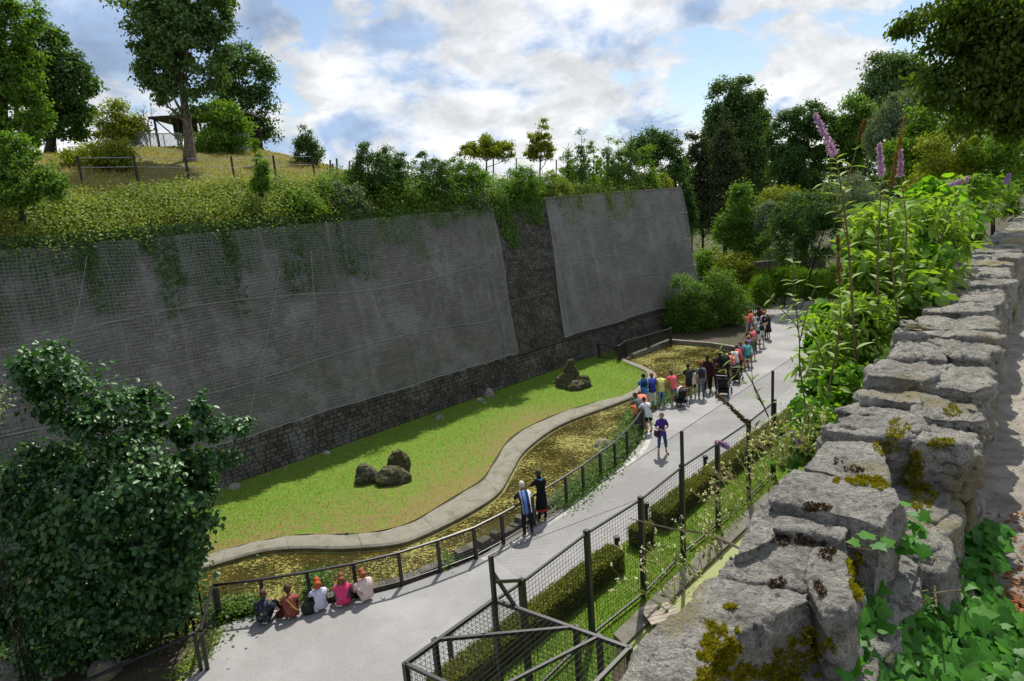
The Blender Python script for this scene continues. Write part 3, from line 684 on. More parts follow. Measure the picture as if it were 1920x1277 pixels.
# slack lines over the left netting
def on_wall(px, py, off):
    d = ray(px, py); dd = np.array([d.x, d.y]); t = (BAT * EYE - off + WN @ WP) / (WN @ dd - BAT * d.z); return Vector((d.x * t, d.y * t, EYE + d.z * t))
for (x0, y0, x1, y1, rt) in ((163, 480, 128, 650, n1), (525, 505, 465, 790, n1), (583, 470, 590, 640, n1), (835, 470, 780, 690, n1), (840, 430, 835, 600, n1), (905, 430, 950, 650, n1), (1125, 520, 1135, 560, n2)):
    a, c = on_wall(x0, y0, .5) - rt.location, on_wall(x1, y1, .5) - rt.location
    MB().tube([a, a.lerp(c, .5) + Vector((.05, 0, -.05)), c], .010, 4, False).build('slack_line', MT['netrope'], rt)

# ------------------------------------------------------------------ terrain behind the wall
def crest(t): return np.interp(t, [-40, -26, -16, -12.5, -6.0, -3.2, -1.7, 0, 4, 12, 22], [4.5, 4.5, 4.4, 4.75, 4.75, 4.0, 2.9, 2.0, 1.5, 1.0, 0.5])
def hill_z(t, b):
    c = crest(t); return WTOP - 0.12 + np.interp(b, [2.0, 4.5, 7.5, 12, 16, 20, 70], [0.0, 0.30, 0.52, 0.80, 0.98, 1.0, 1.0]) * c
tt = np.linspace(-40, 21.8, 150); bb = np.concatenate([np.linspace(2.1, 20, 46), np.linspace(21, 70, 14)])
G = np.stack(np.meshgrid(tt, bb, indexing='ij'), -1).reshape(-1, 2)
nz = fbm(np.stack([G[:, 0] * .8, G[:, 1] * .8, G[:, 0] * 0], 1), 5) * 0.22 * np.clip((G[:, 1] - 2.1), 0, 1)
Z = hill_z(G[:, 0], G[:, 1]) + nz
V = wpa(G[:, 0], G[:, 1], Z); nb_ = len(bb)
I = (np.arange(len(tt) - 1)[:, None] * nb_ + np.arange(nb_ - 1)[None]).reshape(-1)
F = np.stack([I, I + nb_, I + nb_ + 1, I + 1], 1)
def mk_hill():
    k = NT('dry_hill_grass'); p = k.pos(); n1 = k.noise(0.5, 6, 0.65, p); n2 = k.noise(9, 5, 0.75, p); n3 = k.noise(2.2, 4, 0.6, k.pos((0.5, 1, 3.5)))
    c = k.mix(k.ramp(n2, 0.3, 0.7), (0.15, 0.14, 0.035), (0.34, 0.30, 0.10)); c = k.mix(k.ramp(n1, 0.42, 0.62), c, (0.14, 0.19, 0.035)); c = k.mix(k.ramp(n3, 0.4, 0.62, 0.6, 0), c, (0.12, 0.10, 0.035))
    return k.done(k.bsdf(c, 0.95, k.bump(k.mt('ADD', n2, k.mt('MULTIPLY', n3, 2.0)), 1.0, 0.15)))
MT['hill'] = mk_hill()
hl = mesh('hillside', V, F, MT['hill'], smooth=True); tag(hl, kind='structure')
def on_hill(x, y):
    q = np.array([x, y]) - WP; t = float(q @ WD); b_ = float(q @ WN); return float(hill_z(t, max(b_, 2.1)))
def hill_at(px, py, dmin=24.0):
    """first point of the hillside seen at a place in the photograph"""
    d = ray(px, py); d = d / d.y; Y = dmin
    while Y < 90:
        p = Vector((0, 0, EYE)) + d * Y; q = np.array([p.x, p.y]) - WP
        if q @ WN > 2.1 and p.z < on_hill(p.x, p.y): return (p.x, p.y, on_hill(p.x, p.y))
        Y += 0.1
    p = Vector((0, 0, EYE)) + d * 44; return (p.x, p.y, on_hill(p.x, p.y))
# tall dry grass on the slope
n = 30000; t = rng.uniform(-28, 4, n); b_ = 2.3 + rng.random(n) ** 1.2 * 14
P = wpa(t, b_, hill_z(t, b_)); far = b_ > 6.5
leaves('dry_hill_grass', P, unit(np.array([0.15, 0, 1.0]) + rng.normal(size=(n, 3)) * 0.35), rand_dir(n), np.where(far, 0.13, 0.42) * (0.5 + rng.random(n)), np.where(far, 0.04, 0.035), MT['drygrass'], None, 'tri')
# greenery spilling over the wall top (clumped)
def greenery(name, t0, t1, n, mat, size, over=0.9, up=0.9, seed=1, deep=2.8):
    nc = n // 55; tc_ = rng.uniform(t0, t1, nc); bc = BAT * WTOP - over + rng.random(nc) ** 0.9 * (over + deep)
    base = np.where(bc < 2.1, WTOP - 0.2 - (2.1 - bc) * 0.7, hill_z(tc_, bc)); zc = base + rng.random(nc) * up * (0.5 + 1.0 * vnoise(np.stack([tc_ * .45, tc_ * 0, tc_ * 0], 1), seed))
    idx = rng.integers(0, nc, n); off = rng.normal(size=(n, 3)) * 0.22
    P = wpa(tc_[idx], bc[idx], 0) + off; P[:, 2] += zc[idx]
    Nn = unit(rand_dir(n) * .7 + np.array([0.2, -0.2, 1.0])); D = unit(np.cross(Nn, rand_dir(n)) + np.array([0, 0, -.2]))
    return leaves(name, P, D, Nn, size * (.6 + .8 * rng.random(n)), size * .75, MT[mat])
greenery('bank_greenery', -30, -2, 80000, 'lf_bank', 0.11, 0.22, 0.45, 2, 2.8)
greenery('bank_greenery', -9, 6, 32000, 'lf_mid', 0.11, 0.5, 1.3, 3, 2.2)
greenery('bank_greenery', 5, 20.5, 16000, 'lf_bank', 0.13, 0.05, 0.7, 4, 2.0)
# creepers hanging behind the netting
def creeper(label, t0, t1, n, mat, zlo, streaks, mat2=None):
    k = streaks; st = rng.uniform(t0, t1, k); ln = (WTOP - zlo) * rng.random(k) ** 1.5; wd = 0.25 + 0.5 * rng.random(k); idx = rng.integers(0, k, n)
    t = st[idx] + rng.normal(size=n) * wd[idx] * 0.6; z = WTOP + .2 - rng.random(n) ** 0.8 * (ln[idx] + 0.6)
    P = wpa(t, BAT * z - 0.05 - rng.random(n) * .23, 0); P[:, 2] = z
    Nn = unit(rand_dir(n) * .5 + np.array([-WN[0], -WN[1], .6])); D = unit(np.cross(Nn, rand_dir(n)) + np.array([0, 0, -.8]))
    o = leaves('hanging_creeper', P, D, Nn, 0.13, 0.1, MT[mat]); tag(o, label, 'creeper'); return o
creeper('dark ivy hanging down the far left of the netted wall', -26, -8, 26000, 'lf_dark', 6.6, 60)
creeper('yellowish creeper trailing over the middle of the wall top', -8, 5.5, 8000, 'lf_mid', 8.0, 24)
creeper('thin creepers over the right netting panel', 6, 18, 2200, 'lf_bank', 8.6, 14)

# ------------------------------------------------------------------ retaining wall under the parapet, upper walkway
PZ = 9.4
par_out = [Vector((-0.55, 0.45, 0)), Vector((0.10, 1.25, 0)), Vector((0.35, 1.58, 0)), Vector((0.82, 2.12, 0)), Vector((1.34, 2.69, 0)), Vector((2.07, 3.62, 0)), Vector((3.05, 4.90, 0)), Vector((5.34, 7.70, 0)), Vector((7.15, 9.85, 0)), Vector((9.3, 12.3, 0)), Vector((14.5, 18.2, 0)), Vector((20, 24.2, 0)), Vector((34, 39, 0)), Vector((60, 66, 0))]
PW = 0.46
par_in = []
for i, p in enumerate(par_out):
    d = (par_out[min(i + 1, len(par_out) - 1)] - par_out[max(i - 1, 0)]).normalized(); par_in.append(p + Vector((d.y, -d.x, 0)) * PW)
b = MB()
for i in range(len(par_out) - 1):
    a, c = par_out[i], par_out[i + 1]; d = (c - a).normalized(); nn = Vector((-d.y, d.x, 0)) * -0.05
    a2, c2 = a + nn * -1.6 - nn * -1.6 + nn, c + nn
    b.add([(a2.x, a2.y, -.2), (c2.x, c2.y, -.2), (c2.x, c2.y, PZ - .3), (a2.x, a2.y, PZ - .3)], [(3, 2, 1, 0)])
rw = b.build('retaining_wall', MT['brick']); tag(rw, 'tall dark retaining wall below the stone parapet', 'wall')
wk = [(p.x, p.y) for p in par_in]
wk = [(par_in[0].x - .4, par_in[0].y - .6)] + wk + [(120, 60), (120, -60), (-2, -60)]
WKZ = 8.82
wkp = poly_sheet('upper_walkway', wk, WKZ, MT['dirt'])
# fine dirt relief near the camera: pebbles
pp = []
while len(pp) < 2600:
    s = R_.random() ** 1.6; i = s * 8; k = int(i); f = i - k; q = par_in[k].lerp(par_in[k + 1], f); w = 0.1 + R_.random() ** 1.2 * 2.4
    d = (par_in[k + 1] - par_in[k]).normalized(); q = q + Vector((d.y, -d.x, 0)) * w; pp.append((q.x, q.y, WKZ))
b = MB(); rr_ = []
for q in pp:
    r = R_.uniform(.004, .014) * (1.6 if R_.random() < .06 else 1); a = R_.uniform(0, 6.28)
    b.add([(q[0] + r * math.cos(a + k * 1.57) * R_.uniform(.7, 1.3), q[1] + r * math.sin(a + k * 1.57), q[2] - .002) for k in range(4)] + [(q[0], q[1], q[2] + r * .7)], [(0, 1, 4), (1, 2, 4), (2, 3, 4), (3, 0, 4)])
tag(b.build('pebbles', MT['dirt']), kind='stuff')

# rocks -----------------------------------------------------------------
def rockify(verts, faces, voxel, amp, freq, seed, name, mat, parent=None, keep=False, oct=5, strata=0.0, smooth=True):
    me = bpy.data.meshes.new('tmp'); me.from_pydata(verts, [], faces); me.update()
    bm = bmesh.new(); bm.from_mesh(me); bmesh.ops.recalc_face_normals(bm, faces=bm.faces); bm.to_mesh(me); bm.free()
    o = bpy.data.objects.new('tmp', me); COL.objects.link(o)
    md = o.modifiers.new('r', 'REMESH'); md.mode = 'VOXEL'; md.voxel_size = voxel
    dg = bpy.context.evaluated_depsgraph_get(); ev_ = o.evaluated_get(dg); m2 = bpy.data.meshes.new_from_object(ev_)
    bpy.data.objects.remove(o); bpy.data.meshes.remove(me)
    n = len(m2.vertices); co = np.empty(n * 3, np.float32); m2.vertices.foreach_get('co', co); co = co.reshape(-1, 3).astype(float)
    no = np.empty(n * 3, np.float32); m2.vertices.foreach_get('normal', no); no = no.reshape(-1, 3)
    q = co * freq + seed * 7.13
    d = fbm(q, seed % 50, oct, 0.55)
    rid = 1 - np.abs(fbm(q * 0.8 + 31, (seed + 7) % 50, 3)); pits = np.clip(fbm(q * 4.2 + 11, (seed + 3) % 50, 2) - 0.35, 0, 1)
    side = np.clip(1.2 - np.abs(no[:, 2]) * 1.6, 0, 1); st = fbm(np.stack([co[:, 0] * 2.5, co[:, 1] * 2.5, co[:, 2] * 42 + seed], 1), (seed + 9) % 50, 2)
    hf = fbm(co * 55 + seed, (seed + 5) % 50, 3)
    if strata: co += no * (st * side * strata + hf * strata * .45)[:, None]
    co += no * ((d * amp) + (rid - 0.8) * amp * 0.8 - pits * amp * 0.9)[:, None]
    m2.vertices.foreach_set('co', co.astype(np.float32).ravel())
    m2.polygons.foreach_set('use_smooth', np.full(len(m2.polygons), smooth)); m2.update()
    m2.materials.clear(); m2.materials.append(mat); m2.name = name
    ob = bpy.data.objects.new(name, m2); link(ob, parent); return ob
def prism(poly, z0, z1, tilt=(0, 0), shrink=0.93, jitter=0.012, seed=0):
    r = random.Random(seed); n = len(poly); cx_ = sum(p[0] for p in poly) / n; cy_ = sum(p[1] for p in poly) / n; V = []
    for k, z in ((shrink, z0), (1.0, z0 + (z1 - z0) * .45), (1.0, z1 - 0.012), (0.975, z1)):
        for p in poly:
            x = cx_ + (p[0] - cx_) * k + r.uniform(-jitter, jitter); y = cy_ + (p[1] - cy_) * k + r.uniform(-jitter, jitter)
            V.append((x, y, z + (tilt[0] * (x - cx_) + tilt[1] * (y - cy_) if z > z0 + .01 else 0)))
    F = [tuple(range(n - 1, -1, -1)), tuple(3 * n + i for i in range(n))]
    for k in range(3):
        for i in range(n): F.append((k * n + i, k * n + (i + 1) % n, (k + 1) * n + (i + 1) % n, (k + 1) * n + i))
    return V, F
par = empty('stone_parapet', (par_out[2].x, par_out[2].y, WKZ), 'rough dry stone parapet with mossy blocks running along the upper walkway', 'wall')
PO = Vector(par.location)
def loc_(vs): return [(v[0] - PO.x, v[1] - PO.y, v[2] - PO.z) for v in vs]
named = [
 ([(1281, 1135), (1306, 1086), (1350, 1080), (1430, 1095), (1511, 1108), (1523, 1122), (1460, 1150), (1400, 1180), (1350, 1225), (1318, 1277), (1300, 1340), (1100, 1340), (1150, 1277), (1205, 1195)], 9.40, .42, (0.02, -.04)),
 ([(1345, 1077), (1372, 1040), (1398, 1016), (1420, 1004), (1460, 1008), (1530, 1020), (1522, 1050), (1530, 1102), (1430, 1090)], 9.39, .25, (0, .05)),
 ([(1526, 1022), (1578, 1020), (1590, 1055), (1597, 1092), (1622, 1112), (1588, 1152), (1553, 1146), (1524, 1098), (1518, 1060)], 9.41, .34, (0, -.04)),
 ([(1426, 952), (1458, 1002), (1410, 1028), (1375, 1035)], 9.43, .14, (0.1, 0)),
 ([(1428, 948), (1450, 941), (1494, 945), (1595, 968), (1580, 1016), (1540, 1000), (1490, 992), (1440, 985)], 9.43, .22, (0, 0)),
 ([(1450, 913), (1465, 897), (1487, 883), (1545, 887), (1620, 899), (1680, 912), (1694, 935), (1672, 962), (1651, 985), (1595, 968), (1494, 943), (1448, 937)], 9.47, .40, (-.03, .03)),
 ([(1508, 878), (1530, 852), (1557, 830), (1600, 828), (1648, 836), (1662, 870), (1667, 908), (1645, 910), (1560, 886)], 9.44, .30, (0, .03)),
]
sd = 11
for poly, zt, th, tilt in named:
    pw = [at(x, y, zt)[:2] for x, y in poly]; V, F = prism(pw, zt - th, zt, tilt, seed=sd); sd += 1
    rockify(loc_(V), F, 0.0070, 0.020, 8.0, sd, 'stone', MT['rock'], par, strata=.015)
# inner facing courses near the camera and the run beyond
def along(s):
    L = 0
    for i in range(len(par_out) - 1):
        l = (par_out[i + 1] - par_out[i]).length
        if s <= L + l: f = (s - L) / l; return par_out[i].lerp(par_out[i + 1], f), (par_out[i + 1] - par_out[i]).normalized()
        L += l
    return par_out[-1], (par_out[-1] - par_out[-2]).normalized()
def block(s0, s1, w0, w1, z0, z1, jt=0.03, seed=0):
    r = random.Random(seed); P = []
    for s, w in ((s0, w0), ((s0 + s1) / 2, w0 - .02), (s1, w0), (s1, w1), ((s0 + s1) / 2, w1 + .03), (s0, w1)):
        p, d = along(s + r.uniform(-jt, jt) * .6); q = p + Vector((d.y, -d.x, 0)) * (w + r.uniform(-jt, jt)); P.append((q.x, q.y))
    return prism(P[::-1] if False else P[::-1], z0, z1, (r.uniform(-.03, .03), r.uniform(-.03, .03)), 0.97, .012, seed)
rr = random.Random(5)
# lower courses (face towards the walkway), from under the camera outwards
for course, (za, zb) in enumerate(((8.78, 8.98), (8.97, 9.18))):
    s = 0.5 + 0.13 * course
    while s < 22:
        L = rr.uniform(.20, .38) * (1 + s * .02); far = s > 9
        V, F = block(s, s + L - .015, .10, PW + rr.uniform(-.03, .05), za, zb + rr.uniform(-.02, .02), .02, rr.randint(0, 999)); sd += 1
        rockify(loc_(V), F, 0.016 if s < 5 else (0.03 if not far else 0.05), 0.022, 6.5, sd, 'stone', MT['rockgreen'] if rr.random() < .3 else MT['rock'], par, strata=.012)
        s += L
# top course beyond the named stones
cm = MB(); cl = [along(x) for x in np.arange(3.25, 60, .3)]; V = []
for p, d in cl:
    s_ = Vector((d.y, -d.x, 0))
    for w, z in ((.05, 8.7), (.03, 9.33), (PW - .05, 9.33), (PW - .05, 8.7)): q = p + s_ * w; V.append((q.x - PO.x, q.y - PO.y, z - PO.z))
cm.add(V, [(i * 4 + j, (i + 1) * 4 + j, (i + 1) * 4 + j + 1, i * 4 + j + 1) for i in range(len(cl) - 1) for j in range(3)]); cm.build('mortar_core', MT['mortar'], par)
s = 3.0
while s < 60:
    L = rr.choice((.10, .14, .2, .3, .42)) * rr.uniform(.85, 1.15) if s < 8 else rr.choice((.09, .13, .2, .3)) * (1 + s * .05)
    zt = (9.385 if s < 3.7 else 9.42) + rr.uniform(-.03, .025); far = s > 11; split = rr.random() < (.6 if L > .22 else .12)
    L = L * .7 if s < 4.6 else L; split = True if s < 4.6 else split; sx0 = PW * rr.uniform(.3, .68); cuts = [(-.02 + rr.uniform(-.04, .06), PW + .02)] if not split else [(-.02, sx0 + .004), (sx0, PW + .03)]
    for w0, w1 in cuts:
        V, F = block(s, s + L + .008, w0 + rr.uniform(-.03, .03), w1 + rr.uniform(-.05, .03), 9.16, zt + rr.uniform(-.025, .02), .03, rr.randint(0, 9999)); sd += 1
        rockify(loc_(V), F, 0.011 if s < 4.8 else (0.018 if s < 8 else (0.035 if not far else 0.06)), 0.036, 7.5, sd, 'stone', MT['rock'], par, strata=.022)
    s += L
# infill under the named stones
s = 0.9
while s < 3.7:
    V, F = block(s, s + .30, .04, PW * .93, 8.95, 9.2, .02, rr.randint(0, 999)); sd += 1
    rockify(loc_(V), F, 0.013, 0.02, 6.5, sd, 'stone', MT['rock'], par); s += .31
# outer facing seen past the left edge
bpy.context.view_layer.update(); DG = bpy.context.evaluated_depsgraph_get()
def moss_on(label, patches, mat, sz, hgt):
    """tufts rooted on the real stone surfaces around the given places"""
    P, D, Nn_ = [], [], []; r = random.Random(9)
    for px, py, rx, ry, n in patches:
        for _ in range(n):
            a = r.uniform(0, 6.283); q = math.sqrt(r.random()) * 1.15; x = px + math.cos(a) * q * rx; y = py + math.sin(a) * q * ry
            w = fbm(np.array([[x * .06, y * .06, px * .1]]), 4, 3)[0]
            if q > .75 + w * 1.1 or w < -.28: continue
            d = ray(x, y).normalized(); ok, loc, nor, ix, ob, _m = SC.ray_cast(DG, Vector((0, 0, EYE)), d)
            if not ok or not ob.name.startswith('stone') or loc.z < 8.7: continue
            P.append(tuple(loc - nor * .002)); v = (nor + Vector((r.gauss(0, .5), r.gauss(0, .5), r.gauss(0, .5) + .3))).normalized(); D.append(tuple(v))
    P = np.array(P); D = np.array(D); L = sz * (.5 + rng.random(len(P))); L = L * (1 + .8 * vnoise(P * 40, 2))
    o = leaves('moss', P, D, rand_dir(len(P)), L, L * .6, MT[mat], None, 'tri'); o['label'] = label
moss_on('yellow green moss cushions on the parapet stones', [(1345, 1215, 40, 52, 3600), (1372, 1250, 42, 40, 2800), (1330, 1270, 40, 20, 1600), (1500, 1225, 60, 45, 3600), (1450, 1262, 70, 22, 2400), (1612, 900, 45, 12, 1400), (1645, 910, 20, 8, 500), (1715, 895, 28, 40, 2200), (1725, 935, 30, 35, 1800), (1710, 865, 25, 25, 1200), (1600, 1075, 18, 42, 1500), (1608, 1112, 14, 22, 600), (1760, 828, 30, 13, 900), (1690, 805, 32, 27, 1300), (1665, 835, 25, 18, 700), (1368, 1138, 14, 6, 250), (1790, 770, 20, 14, 500)], 'moss', .008, .01)
moss_on('dry brown moss patches on the parapet stones', [(1478, 1014, 30, 16, 1300), (1518, 1020, 32, 14, 1300), (1545, 1038, 22, 14, 700), (1525, 952, 32, 9, 900), (1455, 1092, 22, 12, 600), (1538, 1102, 14, 26, 700), (1560, 868, 20, 10, 600), (1605, 882, 30, 12, 700)], 'brownmoss', .006, .01)

# ------------------------------------------------------------------ lawn rocks
def lump(px, py, w, h, z=.1, d=None, seed=0, name='rock', parent=None, mat='rockgreen', peak=0.0, base=None, dp=.8):
    """irregular boulder standing at a place of the lawn; w,h metres"""
    x, y, _ = at(px, py, z); r = random.Random(seed); V = []; F = []; n = 9
    for j, (k, zz_) in enumerate(((1.0, -.12), (1.05, .25), (.85, .65), (.45 if not peak else .28, 1.0))):
        for i in range(n):
            a = 2 * math.pi * i / n; q = k * r.uniform(.82, 1.15)
            V.append((x + math.cos(a) * w / 2 * q, y + math.sin(a) * w / 2 * dp * q, z + zz_ * h * r.uniform(.92, 1.06)))
    F = [tuple(range(n - 1, -1, -1)), tuple(3 * n + i for i in range(n))]
    for k in range(3):
        for i in range(n): F.append((k * n + i, k * n + (i + 1) % n, (k + 1) * n + (i + 1) % n, (k + 1) * n + i))
    return V, F
def boulder(label, lumps, grp=None):
    x, y, z = at(*lumps[0][:2], .1); root = empty('rock_group', (x, y, z), label, 'rocks')
    for i, (px, py, w, h, pk) in enumerate(lumps):
        V, F = lump(px, py, w, h, .1, seed=i * 3 + int(px), peak=pk); V = [(a - x, b_ - y, c - z) for a, b_, c in V]
        rockify(V, F, 0.045, 0.11, 2.6, int(px) + i, 'boulder', MT['tufa'], root, strata=.03)
boulder('three low mossy boulders on the near lawn', [(688, 902, .95, .75, 0), (735, 903, 1.25, .62, 0), (748, 882, 1.05, .85, 0)])
boulder('pointed mossy rock pile on the far lawn', [(1062, 724, 1.25, .75, 0), (1072, 722, .9, 1.45, 1), (1094, 725, .95, .62, 0), (1080, 728, 1.2, .42, 0)])
small = [(612, 852, .42, 'flat pale stone at the foot of the wall left of the lawn'), (918, 745, .55, 'upright pale slab at the wall foot'), (900, 752, .42, 'grey stone beside the upright pale slab'), (822, 785, .60, 'low stone half sunk at the wall foot'), (440, 916, .55, 'pale flat slab beside the hazel bush'), (908, 757, .3, 'small pale stone below the upright slab')]
for i, (px, py, w, lb) in enumerate(small):
    V, F = lump(px, py, w, w * (.9 if 'upright' in lb and i == 1 else .38), .08, seed=40 + i, peak=(i == 1)); x, y, _ = at(px, py, .08)
    o = rockify([(a - x, b_ - y, c) for a, b_, c in V], F, .035, .05, 4, 60 + i, 'stone', MT['rock'] if i not in (3,) else MT['rockgreen']); o.location = (x, y, 0); tag(o, lb, 'stone')
for px, py, w, lb in ((932, 740, .16, 'small chip of pale rubble right of the upright slab'), (880, 766, .14, 'tiny white rubble chip left of the slab cluster on the sunny edge'), (960, 738, .12, 'lone small pebble right of the slab cluster at the wall foot'), (760, 802, .16, 'small stone on the lawn between the sunk stone and the flat pale one'), (847, 776, .13, 'small stone right of the low sunk stone'), (700, 818, .2, 'low grey rubble stone at the wall foot above the near boulders'), (660, 833, .18, 'rubble stone right of the flat pale stone'), (640, 846, .12, 'tiny pale chip just right of the flat pale stone'), (535, 878, .2, 'rubble stone at the wall foot far left of the flat pale stone'), (570, 868, .12, 'tiny white chip on the shaded grass left of the flat pale stone'), (500, 892, .16, 'dim rubble stone at the wall foot right of the hazel bush'), (1000, 735, .12, 'tiny chip on the grass left of the pointed rock pile'), (650, 1000, .12, 'small stone on the dry grass edge above the kerb')):
    q = MB().box((0, 0, w * .15), (w, w * .7, w * .4), R_.uniform(0, 3), .6)
    o = q.build('rubble_stone', MT['kerb']); x, y, _ = at(px, py, .1); o.location = (x, y, .10); tag(o, lb, 'stone', 'loose stones on the lawn under the wall')

# big pale boulder in the near bank and bank ivy
V, F = lump(1132, 842, 1.0, .45, -.3, seed=5); x, y, _ = at(1132, 842, -.3)
o = rockify([(a - x, c - y, d_ ) for a, c, d_ in V], F, .05, .08, 2, 77, 'bank_boulder', MT['kerb']); o.location = (x, y, 0); tag(o, 'pale rounded boulder in the pond by the curved railing', 'boulder')
def scatter_line(pts, n, w, zlo, zhi, seed=0):
    P = [Vector(p) for p in pts]; L = [0]
    for i in range(len(P) - 1): L.append(L[-1] + (P[i + 1] - P[i]).length)
    s = rng.random(n) * L[-1]; X = np.interp(s, L, [p.x for p in P]); Y = np.interp(s, L, [p.y for p in P])
    d = unit(np.stack([np.gradient(X), np.gradient(Y)], 1)) if False else None
    off = rng.normal(size=(n, 2)) * w; return np.stack([X + off[:, 0], Y + off[:, 1], rng.uniform(zlo, zhi, n)], 1)
def cover(name, pts, n, w, zlo, zhi, mat, size, label=None, cat=None):
    P = scatter_line(pts, n, w, zlo, zhi); Nn = unit(rand_dir(n) * .7 + np.array([0, -.2, 1.0])); D = unit(np.cross(Nn, rand_dir(n)))
    return leaves(name, P, D, Nn, size * (.6 + .8 * rng.random(n)), size * .8, MT[mat])
cover('bank_ivy', [at(*p) for p in [(1050, 950), (1105, 905), (1145, 865), (1178, 825), (1190, 800), (1195, 778)]], 9000, .32, -.2, .25, 'lf_mid', .10)
cover('bank_ivy', [at(*p) for p in [(400, 1160), (440, 1148), (490, 1140)]], 2600, .18, -.05, .3, 'lf_mid', .09)
cover('bank_ivy', [at(*p) for p in [(590, 1105), (600, 1100)]], 900, .22, -.3, .5, 'lf_mid', .10)
cover('bank_ivy', [at(*p) for p in [(1205, 765), (1250, 750), (1300, 735)]], 3500, .3, -.3, .15, 'lf_mid', .10)
cover('bank_ivy', [at(*p) for p in [(330, 1277), (375, 1230), (400, 1190)]], 1500, .15, 0, .12, 'lf_bank', .06)
cover('bank_ivy', [at(*p) for p in [(830, 1062), (850, 1050)]], 400, .15, -.2, .2, 'lf_mid', .09)
# low dark edging wall of blocks behind the railing
ed = smooth_line([at(*p) for p in [(580, 1130), (668, 1112), (752, 1091), (820, 1066), (890, 1037), (942, 1005), (1000, 968), (1050, 933)]], 6)
ew = empty('pond_edging_wall', ed[0], 'low dark block edging wall between the railing and the pond', 'wall')
L = 0; i = 0
for i in range(len(ed) - 1):
    a, c = ed[i], ed[i + 1]; m_ = (a + c) / 2 - ed[0]; rz = math.atan2(c.y - a.y, c.x - a.x); h = R_.choice((.10, .14, .30)) if i > 14 else .12
    MB().box((m_.x, m_.y, h / 2 - .2), ((c - a).length * .97, .30, h + .4), rz, .97).build('edging_block', MT['brick'], ew)

# ================================================================== FENCES
def rail_fence(name, label, tops, posts, zr=1.0, pw=.085, rail=.07, mesh_=True, baseoff=-.15, cat='railing'):
    P = [Vector(at(*p, zr)) for p in tops]; o0 = Vector((P[0].x, P[0].y, 0)); root = empty(name, o0, label, cat)
    for i in range(len(P) - 1):
        pass
    MB().tube([p - o0 for p in P], rail * .6, 6).build('top_rail', MT['iron'], root, False)
    Q = [Vector(at(*p, zr)) for p in posts]
    for q in Q:
        q = q - o0; MB().box((q.x, q.y, (zr + baseoff) / 2 - .02), (pw, pw, zr - baseoff - .02), .6).build('post', MT['iron'], root)
    MB().tube([Vector((p.x, p.y, .12)) - Vector((o0.x, o0.y, 0)) for p in P], .015, 4).build('bottom_rail', MT['iron'], root)
    if mesh_:
        b = MB(); 
        for i in range(len(P) - 1):
            a, c = P[i], P[i + 1]; L = (c - a).length; k = max(1, int(L / .085))
            for j in range(k): 
                q = a.lerp(c, j / k) - o0; b.tube([(q.x, q.y, .12), (q.x, q.y, zr)], .0032, 3, False)
        for z in np.arange(.2, zr, .085): b.tube([(p.x - o0.x, p.y - o0.y, z) for p in P], .0032, 3, False)
        b.build('wire_mesh', MT['wire'], root)
    return root
railA = [(375, 1183), (398, 1098), (485, 1087), (575, 1073), (662, 1057), (747, 1037), (820, 1014), (888, 990), (940, 964), (1000, 930), (1060, 893), (1092, 873), (1125, 848), (1152, 830), (1175, 806), (1192, 786), (1203, 770), (1204, 752), (1196, 738)]
rail_fence('pond_railing', 'curved black railing with square posts along the near pond bank', railA, [(376, 1186), (399, 1101), (405, 1100), (488, 1088), (575, 1074), (662, 1058), (747, 1038), (820, 1015), (888, 991), (940, 965), (998, 932), (1060, 894), (1092, 874), (1125, 849), (1152, 831), (1175, 807), (1203, 771), (1197, 739)])
rail_fence('pond_railing', 'straight black railing in front of the hazel bush, lower left corner', [(-20, 1345), (160, 1277), (366, 1187)], [(364, 1188), (160, 1278)], mesh_=False)
rail_fence('pond_railing', 'black railing hidden behind the crowd at the far pond', [(1200, 735), (1240, 712), (1290, 700), (1328, 688), (1365, 674), (1385, 650), (1400, 622), (1402, 590)], [(1200, 735), (1240, 712), (1290, 700), (1328, 688), (1365, 674), (1385, 650), (1400, 622)], mesh_=False)
# gate-like railing at far end
gp = [(1401, 566), (1412, 571), (1423, 577), (1434, 582)]; P = [Vector(at(x, y, 1.35)) for x, y in gp]; o0 = Vector((P[0].x, P[0].y, 0))
g = empty('platform_railing', o0, 'black panel railing behind the children in orange', 'railing')
for z, nm in ((1.35, 'top_rail'), (.25, 'bottom_rail')): MB().bar(Vector((P[0].x, P[0].y, z)) - o0, Vector((P[-1].x, P[-1].y, z)) - o0, .06).build(nm, MT['iron'], g)
for i in range(9):
    q = P[0].lerp(P[-1], i / 8) - o0; w = .12 if i == 8 else .045; MB().box((q.x, q.y, .7), (w, w, 1.4)).build('post', MT['iron'], g)
q = P[-1] - o0; q2 = Vector(at(1434, 600, 1.35)) - o0
MB().bar((q.x, q.y, 1.33), (q2.x, q2.y, 1.33), .06).build('side_rail', MT['iron'], g)
